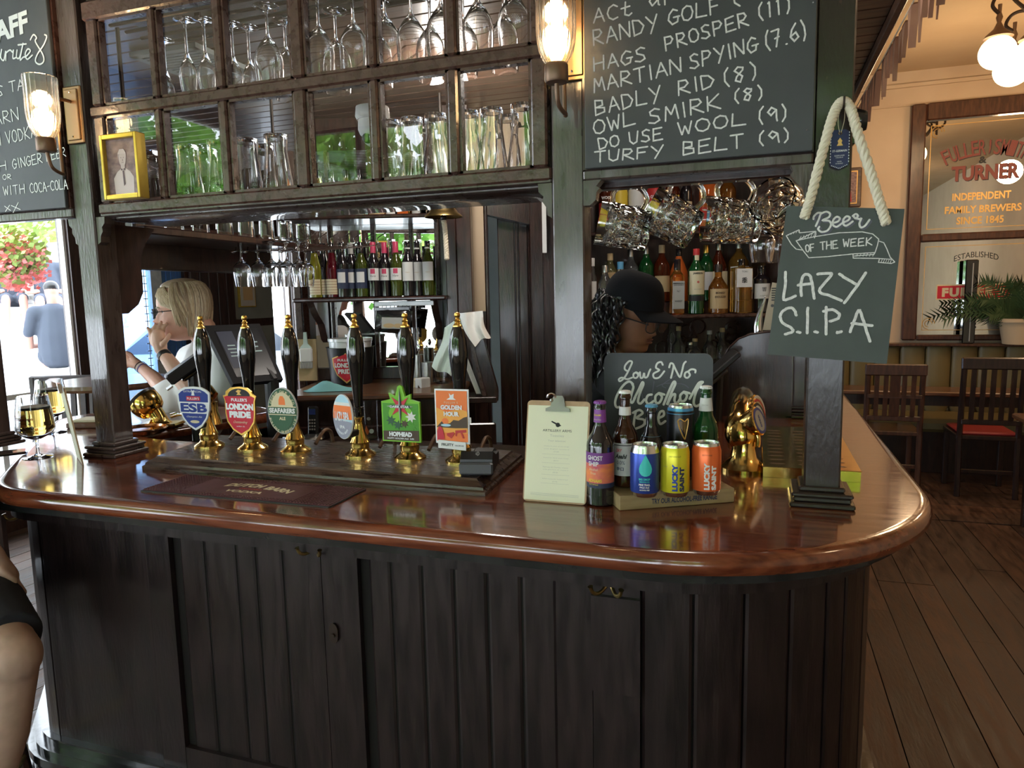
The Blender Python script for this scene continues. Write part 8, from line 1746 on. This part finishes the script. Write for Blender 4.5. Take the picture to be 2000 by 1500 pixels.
def ears(b, M4):
    for s in (-1, 1): b.ball((s * .074, .010, .098), .030, 12, 8, (.28, .62, 1.05), M4); b.ball((s * .079, .006, .100), .018, 10, 6, (.3, .6, 1), M4)
def tf(b, M4): b.v = [M4 @ v for v in b.v]; return b
def eyes(t, M4, iris):
    for s in (-1, 1):
        c = hpt(s * .40, .110, -.008); part('eye', tf(B().ball(tuple(c), .0115, 14, 10), M4), 'white_gloss', t, 1, 1); part('iris', tf(B().ball((c.x + s * .001, c.y - .0075, c.z), .0055, 10, 8), M4), iris, t, 1, 1)
        part('eyelid', tf(B().tube([tuple(c + Vector((-.013 + .026 * k / 6, -.0075 - .004 * math.sin(PI * k / 6), .0045 + .003 * math.sin(PI * k / 6)))) for k in range(7)], .0028, 6), M4), iris, t, 1, 1)
def brows(t, M4, m):
    for s in (-1, 1): part('eyebrow', tf(B().tube([tuple(hpt(s * (.18 + .10 * k), .127 + .004 * math.sin(k * .8), .001)) for k in range(5)], [.002, .003, .003, .0025, .001], 6), M4), m, t, world=1)
def specs(t, M4, m, rx=.025, rz=.019):
    L = []
    for s in (-1, 1):
        c = Vector((s * .033, -.108, .106)); part('lens_rim', tf(B().tube([(c.x + rx * math.copysign(abs(math.cos(q)) ** .8, math.cos(q)), c.y + abs(math.cos(q)) * .003 + (.006 if math.cos(q) * s > .5 else 0), c.z + rz * math.copysign(abs(math.sin(q)) ** .8, math.sin(q))) for q in [2 * PI * i / 20 for i in range(20)]], .0019, 6, True), M4), m, t, 1, 1)
        part('lens', tf(B().prism(ell(c.x, c.z, rx * .95, rz * .95, 16), c.y - .0003, c.y + .0003), M4), 'thin_glass', t, world=1)
        part('temple_arm', tf(B().tube([(s * .058, -.104, .112), (s * .072, -.06, .113), (s * .082, .0, .112), (s * .084, .02, .100)], .0019, 6), M4), m, t, world=1)
    part('bridge', tf(B().tube([(-.009, -.110, .110), (0, -.113, .112), (.009, -.110, .110)], .0018, 6), M4), m, t, world=1)
def strand(a0, z0, z1, da=0, g0=.008, g1=.012, flip=.0, n=9, top=True, wig=0, ph=0, wl=5, drop=0):
    pts = []
    if top: pts += [tuple(Vector((0, .0, .240)) * .5 + hpt(a0, .226, .004) * .5), tuple(hpt(a0, .215, g0))]
    for k in range(n):
        u = k / (n - 1); z = z0 + (z1 - z0) * u; a = a0 + da * u + wig * .10 * math.sin(wl * u * 6 + ph); p = hpt(a, max(z, .0), g0 + (g1 - g0) * u + flip * max(0, u - .7) * 3 + wig * .010 * math.sin(wl * u * 9 + ph * 2)); p.z = z; pts.append(tuple(p))
    return pts
def HM(loc, face, pitch=0, roll=0, s=1.0):
    """head matrix: chin at loc, face = horizontal direction the face looks"""
    th = math.atan2(face[0], -face[1]); return Matrix.Translation(loc) @ Matrix.Rotation(th, 4, 'Z') @ Matrix.Rotation(roll, 4, 'Y') @ Matrix.Rotation(pitch, 4, 'X') @ Matrix.Scale(s, 4)
U_ = MF @ Vector((1, 0, 0)); V_ = MF @ Vector((0, 1, 0))
# --- the customer with blond hair
md = 3.30; root = D(400, 700, md)
t = thing('person', 'blond person in glasses and white T-shirt with one hand to the mouth', 'person', (root.x, root.y, 0))
rr0 = ray(360, 620); fdir = Vector((-rr0.y, rr0.x, 0)).normalized(); M4 = HM(D(364, 658, md), fdir, .08, 0, 1.13)
bs = head_b(); ears(bs, Matrix.Identity(4)); bs = tf(bs, M4); nk = D(398, 668, md)
J = lambda px, py, d: tuple(D(px, py, d))
cap(bs, [J(396, 642, md), J(404, 668, md), J(412, 690, md)], [.060, .064, .070]); 
sk = part('head', solid(bs, .0042, 1), 'skin_man', t, 1, 1); brows(t, M4, 'hair_blond_dark'); eyes(t, M4, 'clip_brown'); specs(t, M4, 'print_black')
part('lips', tf(B().tube([tuple(hpt(-.22 + .11 * k, .0485, .0)) for k in range(5)], [.002, .004, .0045, .004, .002], 6), M4), 'skin_lip', t, 1, 1)
rd = random.Random(11); hb1 = B(); hb2 = B(); sc_b = B()
for j in range(16):
    z = .105 + .128 * j / 15
    for i in range(33): a = math.radians(78) + (2 * PI - math.radians(156)) * i / 32; sc_b.v.append(hpt(a, z, .010))
for j in range(15):
    for i in range(32): sc_b.f.append((j * 33 + i, j * 33 + i + 1, (j + 1) * 33 + i + 1, (j + 1) * 33 + i))
sc_b.ball((0, .012, .205), .062, 16, 10, (1.05, 1.30, .55))
for i in range(230):
    a = math.radians(rd.uniform(66, 294)); side = min(a, 2 * PI - a); z1 = rd.uniform(.035, .07) if side < 1.5 else rd.uniform(-.005, .045); p = strand(a, .205, z1, (.35 if a < PI else -.35) * rd.uniform(.3, 1) if side < 1.7 else rd.uniform(-.1, .1), rd.uniform(.008, .014), rd.uniform(.012, .022), rd.uniform(.0, .022) if side > 1.9 else 0, 8)
    (hb1 if rd.random() < .7 else hb2).tube(p, [.004, .006] + [.0062] * (len(p) - 4) + [.004, .0012], 5)
for i in range(26):
    a = rd.uniform(-.75, .75); s_ = 1 if a > 0 else -1; q_ = [tuple(hpt(a * .4, .222, .006)), tuple(hpt(a, .200, .009)), tuple(hpt(a + s_ * .4, .175, .010)), tuple(hpt(a + s_ * .75, .14, .010)), tuple(hpt(s_ * 1.5, .10, .012))]; hb1.tube(q_, [.004, .006, .006, .005, .002], 5)
hr = part('hair', tf(hb1, M4), 'hair_blond', t, 1, 1); part('hair_underlayer', tf(sc_b, M4), 'hair_blond_dark', hr, 1, 1); part('hair_lowlights', tf(hb2, M4), 'hair_blond_dark', hr, 1, 1)
bt = B(); hips = D(330, 905, md + .25); hips.z = .98
cap(bt, [J(408, 700, md + .02), J(400, 755, md + .06), J(370, 815, md + .12), tuple(hips)], [.105, .145, .165, .16]); cap(bt, [J(436, 705, md - .16), J(398, 696, md + .02), J(372, 700, md + .20)], [.070, .082, .068]); cap(bt, [J(436, 705, md - .16), J(438, 765, md - .18)], [.072, .070]); cap(bt, [J(372, 700, md + .20), J(352, 745, md + .24)], [.066, .066]); cap(bt, [J(345, 790, md + .05), J(310, 815, md + .15)], [.13, .14]); cap(bt, [J(400, 684, md + .0), J(402, 694, md)], [.070, .078])
part('t_shirt', solid(bt, .010, 3), 'fabric_white', t, 1, 1)
ar = B(); elb = D(392, 790, md - .25); wr = D(319, 690, md - .12); cap(ar, [J(438, 765, md - .18), tuple(elb), tuple(elb.lerp(wr, .5)), tuple(wr)], [.050, .047, .040, .027]); pm = [J(314, 682, md - .12), J(311, 668, md - .12), J(309, 656, md - .12)]; cap(ar, pm, [.027, .033, .030]); cap(ar, [J(305, 668, md - .11), J(301, 658, md - .10)], [.026, .024])
FG = [[(297, 660), (293, 648), (289, 641)], [(303, 655), (300, 641), (304, 634)], [(310, 651), (310, 637), (315, 629)], [(317, 652), (320, 639), (326, 632)]]
for k_, f_ in enumerate(FG): cap(ar, [J(x, y, md - .12 + k_ * .006) for x, y in f_], [.0105, .0092, .0072], 8)
cap(ar, [J(318, 672, md - .15), J(326, 663, md - .15), J(331, 654, md - .14)], [.013, .011, .009], 8)
part('raised_arm', solid(ar, .0042, 1), 'skin_hand', t, 1, 1)
for k_, f_ in enumerate(FG): p = D(f_[2][0] - 1, f_[2][1] - 1, md - .125 + k_ * .006); part('fingernail', B().ball(tuple(p), .0052, 8, 6, (1, 1, .6)), 'skin_man', t, 1, 1)
ax = (wr - elb).normalized(); Mw = Matrix.Translation(D(321, 695, md - .125)) @ ax.to_track_quat('Z', 'Y').to_matrix().to_4x4(); wt = part('wrist_watch', B().lathe([(.0285, -.010), (.031, -.010), (.031, .010), (.0285, .010)], 24, mtx=Mw, cap=False), 'plastic_black', t, 1, 1); cdir = (CAM - Vector(D(321, 695, md))).normalized(); part('watch_case', B().lathe([(0, 0), (.018, 0), (.018, .008), (.014, .010), (0, .010)], 20, mtx=Matrix.Translation(D(326, 692, md - .12) + cdir * .022) @ cdir.to_track_quat('Z', 'Y').to_matrix().to_4x4()), 'plastic_black', wt, 1, 1)
ar = B(); cap(ar, [J(352, 745, md + .24), J(330, 772, md + .35), J(300, 738, md + .45), J(274, 716, md + .50)], [.046, .044, .038, .027]); cap(ar, [J(268, 712, md + .5), J(256, 706, md + .52), J(250, 700, md + .52)], [.028, .034, .030])
for x, y, x2, y2 in ((250, 690, 240, 694), (246, 698, 236, 704), (247, 706, 237, 713), (251, 713, 243, 720)): cap(ar, [J(254, (y + 704) / 2, md + .52), J(x, y, md + .51), J(x2, y2, md + .50)], [.014, .0115, .009], 8)
cap(ar, [J(262, 702, md + .49), J(254, 692, md + .48), J(247, 688, md + .47)], [.014, .012, .009], 8); part('resting_arm', solid(ar, .005, 1), 'skin_man', t, 1, 1)
w1 = D(274, 716, md + .5); ax = (D(300, 738, md + .45) - w1).normalized()
for k_, m_ in enumerate(('print_black', 'label_white', 'blue')): part('bracelet', B().lathe([(.030, -.003), (.032, 0), (.030, .003)], 20, mtx=Matrix.Translation(w1 + ax * (.012 * k_)) @ ax.to_track_quat('Z', 'Y').to_matrix().to_4x4(), cap=False), m_, t, 1, 1)
lg = B()
for s_ in (-1, 1): cap(lg, [tuple(hips + U_ * .0 + V_ * s_ * .09), tuple(Vector((hips.x, hips.y, .52)) + V_ * s_ * .10), tuple(Vector((hips.x, hips.y, .08)) + V_ * s_ * .11)], [.095, .070, .055]); cap(lg, [tuple(Vector((hips.x, hips.y, .04)) + V_ * s_ * .11), tuple(Vector((hips.x, hips.y, .035)) + V_ * s_ * .11 - U_ * .16)], [.04, .032])
part('trousers', solid(lg, .012, 2), 'fabric_shorts', t, 1, 1)
# --- the barmaid
bdp = 2.30; t = thing('person', 'barmaid in a black cap and glasses with long curly black hair, looking down', 'person', (D(1210, 700, bdp).x, D(1210, 700, bdp).y + .1, 0))
rr0 = ray(1240, 640); rr0 = Vector((rr0.x, rr0.y, 0)).normalized(); fdir = (Vector((rr0.y, -rr0.x, 0)) * .84 - rr0 * .54).normalized(); M4 = HM(D(1250, 677, bdp - .02) - fdir * .060, fdir, .30, 0, .95)
bs = tf(head_b(.8), M4); nb_ = M4 @ Vector((0, .045, .02)); cap(bs, [tuple(nb_), J(1196, 722, bdp + .04)], [.052, .056]); part('head', solid(bs, .0042, 1), 'skin_dark', t, 1, 1)
eyes(t, M4, 'print_black'); brows(t, M4, 'hair_black'); specs(t, M4, 'print_black', .029, .023)
part('lips', tf(B().tube([tuple(hpt(-.26 + .13 * k, .0545, .002)) for k in range(5)], [.001, .0030, .0036, .0030, .001], 6).tube([tuple(hpt(-.24 + .12 * k, .0440, .002)) for k in range(5)], [.001, .0034, .0042, .0034, .001], 6), M4), 'lip_dark', t, 1, 1)
rd = random.Random(21); hb1 = B()
for i in range(150):
    a = math.radians(rd.uniform(84, 282)); side = min(a, 2 * PI - a); z1 = rd.uniform(-.16, -.02); n_ = 26; pts = []
    g0 = rd.uniform(.004, .03); ph = rd.uniform(0, 6); rr_ = rd.uniform(.005, .010)
    for k in range(n_):
        u = k / (n_ - 1); z = .165 + (z1 - .165) * u; p = hpt(a, max(z, .015), g0 + .022 * u + .015 * math.sin(PI * u)); p.z = z; pts.append(tuple(p + Vector((rr_ * math.cos(ph + u * 26), rr_ * math.sin(ph + u * 26), 0))))
    hb1.tube(pts, [.0042] * (n_ - 1) + [.001], 5)
hm = B()
for j in range(14):
    z = -.10 + .28 * j / 13
    for i in range(29): a = math.radians(92) + (2 * PI - math.radians(184)) * i / 28; p = hpt(a, max(z, .02), .012 + .02 * (1 - j / 13)); p.z = z; hm.v.append(p)
for j in range(13):
    for i in range(28): hm.f.append((j * 29 + i, j * 29 + i + 1, (j + 1) * 29 + i + 1, (j + 1) * 29 + i))
hr = part('hair', tf(hb1, M4), 'hair_black', t, 1, 1); part('hair_underlayer', tf(hm, M4), 'hair_black', hr, 1, 1)
cb2 = B(); 
for j in range(11):
    u = j / 10; z = .150 + .106 * math.sin(u * PI / 2); k_ = math.cos(u * PI / 2) ** .55
    for i in range(40): a = 2 * PI * i / 40; p = hpt(a, .150, .011, 0); cb2.v.append(Vector((p.x * k_, p.y * k_ + .004, z - .012 * math.cos(a) * (1 - u) + (.0 if u else -.004))))
for j in range(10):
    for i in range(40): k = (i + 1) % 40; cb2.f.append((j * 40 + i, j * 40 + k, (j + 1) * 40 + k, (j + 1) * 40 + i))
cp = part('cap', tf(cb2, M4), 'cap_black', t, 1, 1); br_ = B()
for lay_, dz in ((0, 0), (1, -.004)):
    for j in range(7):
        for i in range(15): a = (-1.15 + 2.3 * i / 14); p = hpt(a, .150, .010, 0); ex = .082 * (j / 6) * math.cos(a * .95) ** .7; br_.v.append(Vector((p.x * (1 + .05 * j / 6), p.y - ex, .152 - .010 * j / 6 - .012 * (a / 1.1) ** 2 * (.4 + j / 6) + dz)))
for l_ in (0, 105):
    for j in range(6):
        for i in range(14): q_ = l_ + j * 15 + i; br_.f.append((q_, q_ + 1, q_ + 16, q_ + 15) if l_ else (q_ + 15, q_ + 16, q_ + 1, q_))
part('cap_peak', tf(br_, M4), 'cap_black', cp, 1, 1); part('cap_button', tf(B().ball((0, .004, .250), .007, 10, 6), M4), 'cap_black', cp, world=1)
bt = B(); hip = Vector(D(1180, 700, 2.75)); hip.z = .95; ch = Vector(D(1182, 735, bdp + .22))
cap(bt, [J(1196, 722, bdp + .05), tuple(ch), tuple(hip)], [.075, .135, .155]); shL = D(1172, 640, bdp + .30); shR = D(1225, 765, bdp - .06); cap(bt, [tuple(shL), J(1190, 722, bdp + .10), tuple(shR)], [.075, .085, .062]); cap(bt, [J(1168, 628, bdp + .2), tuple(shL)], [.055, .07])
cap(bt, [tuple(shR), J(1235, 830, bdp - .02)], [.060, .048]); cap(bt, [tuple(shL), J(1260, 800, bdp + .42)], [.06, .045]); part('black_top', solid(bt, .010, 2), 'fabric_black', t, 1, 1)
ar = B(); cap(ar, [J(1235, 830, bdp - .02), J(1310, 842, bdp + .02), J(1326, 842, bdp + .03)], [.042, .030, .024]); cap(ar, [J(1326, 842, bdp + .03), J(1345, 843, bdp + .03)], [.028, .032])
for k_ in range(4): cap(ar, [J(1345, 836 + k_ * 6, bdp + .03), J(1362, 837 + k_ * 6, bdp + .02), J(1372, 842 + k_ * 6, bdp + .02)], [.010, .009, .007], 8)
cap(ar, [J(1334, 832, bdp + .02), J(1348, 824, bdp + .01), J(1358, 824, bdp)], [.012, .010, .008], 8); part('forearm', solid(ar, .005, 1), 'skin_dark', t, 1, 1)
lg = B()
for s_ in (-1, 1): q_ = hip + U_ * s_ * .09; cap(lg, [tuple(q_), (q_.x, q_.y, .50), (q_.x, q_.y + .02, .08)], [.10, .068, .05]); cap(lg, [(q_.x, q_.y + .02, .04), (q_.x, q_.y - .13, .035)], [.04, .032])
part('trousers', solid(lg, .012, 2), 'fabric_black', t, 1, 1)
# --- seated customer at the left edge
kd = 1.72; kn = D(22, 1284, kd); hp = kn + Vector((-.36, .10, .13)); t = thing('person', 'seated customer in dark shorts at the left edge, bare knee and leg in view', 'person', (hp.x, hp.y, 0))
lg = B(); ft_ = Vector((kn.x - .06, kn.y - .03, .42)); cap(lg, [tuple(hp.lerp(kn, .55)), tuple(kn), tuple(kn.lerp(ft_, .3)), tuple(kn.lerp(ft_, .6)), tuple(ft_)], [.078, .068, .060, .058, .036], 16); cap(lg, [tuple(ft_ + Vector((0, 0, -.04))), tuple(ft_ + Vector((.10, .12, -.075)))], [.04, .030])
k2 = kn + Vector((-.28, .10, .02)); f2 = ft_ + Vector((-.26, .06, 0)); cap(lg, [tuple(k2), tuple(k2.lerp(f2, .5)), tuple(f2)], [.066, .058, .036], 16); part('legs', solid(lg, .008, 2), 'skin_leg', t, 1, 1)
st_ = B(); e1 = hp.lerp(kn, .88); cap(st_, [tuple(hp), tuple(hp.lerp(kn, .5))], [.120, .108], 18); st_.tube([tuple(hp.lerp(kn, .5)), tuple(hp.lerp(kn, .7)), tuple(e1)], [.108, .100, .093], 18); cap(st_, [tuple(hp + Vector((-.2, .08, 0))), tuple(k2)], [.115, .080], 16); part('shorts', solid(st_, .008, 2), 'fabric_shorts', t, 1, 1)
up = B(); ch = hp + Vector((-.10, .0, .38)); cap(up, [tuple(hp + Vector((-.08, 0, .02))), tuple(ch), tuple(ch + Vector((.0, .0, .12)))], [.15, .16, .10]); sh_ = ch + Vector((.06, -.14, .10)); sh2 = ch + Vector((-.05, .20, .10)); cap(up, [tuple(sh_), tuple(ch + Vector((0, 0, .13))), tuple(sh2)], [.065, .07, .065]); el = D(-170, 975, kd + .12); cap(up, [tuple(sh_), tuple(el)], [.062, .055]); cap(up, [tuple(sh2), tuple(sh2 + Vector((-.12, .02, -.27)))], [.062, .05]); part('black_shirt', solid(up, .010, 2), 'fabric_black', t, 1, 1)
ar = B(); wr = D(-16, 1090, kd + .12); cap(ar, [tuple(el), J(-110, 1000, kd + .12), J(-60, 1040, kd + .12), tuple(wr)], [.044, .044, .042, .032]); cap(ar, [tuple(wr), tuple(wr + Vector((.005, .02, -.06)))], [.03, .036])
for k_ in range(4): q_ = wr + Vector((-.03 + k_ * .02, .03, -.07)); cap(ar, [tuple(q_), tuple(q_ + Vector((0, .02, -.04))), tuple(q_ + Vector((0, .01, -.065)))], [.011, .010, .008], 8)
cap(ar, [tuple(wr + Vector((.03, .0, -.03))), tuple(wr + Vector((.045, .02, -.065)))], [.012, .009], 8); part('arm', solid(ar, .006, 1), 'skin_leg', t, 1, 1); ar = B(); s3 = sh2 + Vector((-.12, .02, -.27)); cap(ar, [tuple(s3), tuple(s3 + Vector((.02, -.12, -.15)))], [.042, .028]); part('arm', solid(ar, .006, 1), 'skin_leg', t, 1, 1)
M4 = HM(ch + Vector((.03, 0, .25)), (.8, .6), .1); bs = tf(head_b(), M4); ears(bs, M4); cap(bs, [tuple(ch + Vector((0, 0, .16))), tuple(M4 @ Vector((0, .02, .02)))], [.055, .055]); part('head', solid(bs, .007, 1), 'skin_man', t, 1, 1); eyes(t, M4, 'clip_brown'); part('hair', tf(B().ball((0, .022, .165), .088, 18, 12, (.95, 1.1, .9)), M4), 'hair_blond_dark', t, 1, 1)
z0 = hp.z - .12; sx, sy = hp.x - .12, hp.y + .02; t = thing('bar_stool', 'wooden bar stool under the seated customer at the left edge', 'stool', (sx, sy, 0)); part('seat', B().lathe([(0, z0 - .04), (.17, z0 - .04), (.18, z0 - .02), (.17, z0), (0, z0)], 28), 'chair_dark', t, smooth=1)
for k_ in range(4): a = PI / 4 + k_ * PI / 2; part('leg', B().tube([(.12 * math.cos(a), .12 * math.sin(a), z0 - .04), (.20 * math.cos(a), .20 * math.sin(a), 0)], .016, 8), 'chair_dark', t)
part('foot_ring', B().tube([(.175 * math.cos(2 * PI * i / 24), .175 * math.sin(2 * PI * i / 24), .26) for i in range(24)], .010, 6, True), 'brass_old', t)
# --- people sitting in the street
def sitter(px, py, dep, lab, shirt, face, s=1.0, skin='skin_street', hair='hair_black', dark=True):
    c = D(px, py, dep); t = thing('person', lab, 'person', (c.x, c.y, -.06), 0, 'people sitting in the street'); f = Vector((face[0], face[1], 0)).normalized(); r = Vector((-f.y, f.x, 0)); o = Vector((c.x, c.y, c.z)); dn = Vector((0, 0, 1))
    b = B(); cap(b, [tuple(o - dn * .28 * s), tuple(o - dn * .05 * s), tuple(o + dn * .20 * s)], [.20 * s, .19 * s, .14 * s]); cap(b, [tuple(o + r * .19 * s + dn * .22 * s), tuple(o - r * .19 * s + dn * .22 * s)], [.08 * s, .08 * s]); [cap(b, [tuple(o + r * q * .20 * s + dn * .22 * s), tuple(o + r * q * .27 * s - dn * .02 * s)], [.075 * s, .06 * s]) for q in (-1, 1)]; part('shirt', solid(b, .02, 2), shirt, t, 1, 1)
    M = HM(o + dn * .35 * s, (f.x, f.y), .3, 0, s); b = tf(head_b(1, 24, 24), M); cap(b, [tuple(o + dn * .25 * s), tuple(M @ Vector((0, .02, .04)))], [.06 * s, .06 * s])
    for q in (-1, 1): cap(b, [tuple(o + r * q * .27 * s - dn * .02 * s), tuple(o + r * q * .27 * s + f * .12 * s - dn * .18 * s), tuple(o + r * q * .14 * s + f * .30 * s - dn * .18 * s)], [.05 * s, .045 * s, .035 * s]); cap(b, [tuple(o + r * q * .12 * s + f * .42 * s - dn * .30 * s), tuple(o + r * q * .13 * s + f * .40 * s - dn * .72 * s)], [.07 * s, .045 * s])
    part('body', solid(b, .014, 1), skin, t, 1, 1); part('hair', tf(B().ball((0, .02, .165), .088, 14, 10, (.95, 1.1, .9)), M), hair, t, 1, 1)
    b = B()
    for q in (-1, 1): cap(b, [tuple(o - dn * .30 * s + r * q * .09 * s), tuple(o + r * q * .12 * s + f * .40 * s - dn * .30 * s)], [.12 * s, .085 * s])
    part('shorts', solid(b, .02, 2), 'shirt_street' if dark else 'label_grey', t, 1, 1)
    z = c.z - .50 * s; t2 = thing('low_stool', 'low pale stool under the ' + lab, 'stool', (c.x, c.y, -.06)); part('seat_top', B().bev((-.22, -.22, z), (.22, .22, z + .05 + .06), .01), 'street_white', t2)
    for q in ((-.18, -.18), (.18, -.18), (-.18, .18), (.18, .18)): part('leg', B().tube([(q[0], q[1], 0), (q[0], q[1], z)], .02, 6), 'street_white', t2)
vd = (ray(105, 640)); vv = Vector((vd.x, vd.y, 0)).normalized()
sitter(108, 645, 9.0, 'dark T-shirted person with back to the window', 'shirt_street', (vv.x, vv.y), 1.05)
sitter(92, 548, 11.5, 'dark-shirted person at right of the far group', 'shirt_street', (-vv.x, -vv.y), 1.0); sitter(20, 548, 11.5, 'dark-shirted person at left of the far group', 'shirt_street', (-vv.x + .2, -vv.y), .95); sitter(56, 548, 12.1, 'pale-clothed person in the middle of the far group', 'street_white', (-vv.x, -vv.y), .9, dark=False)
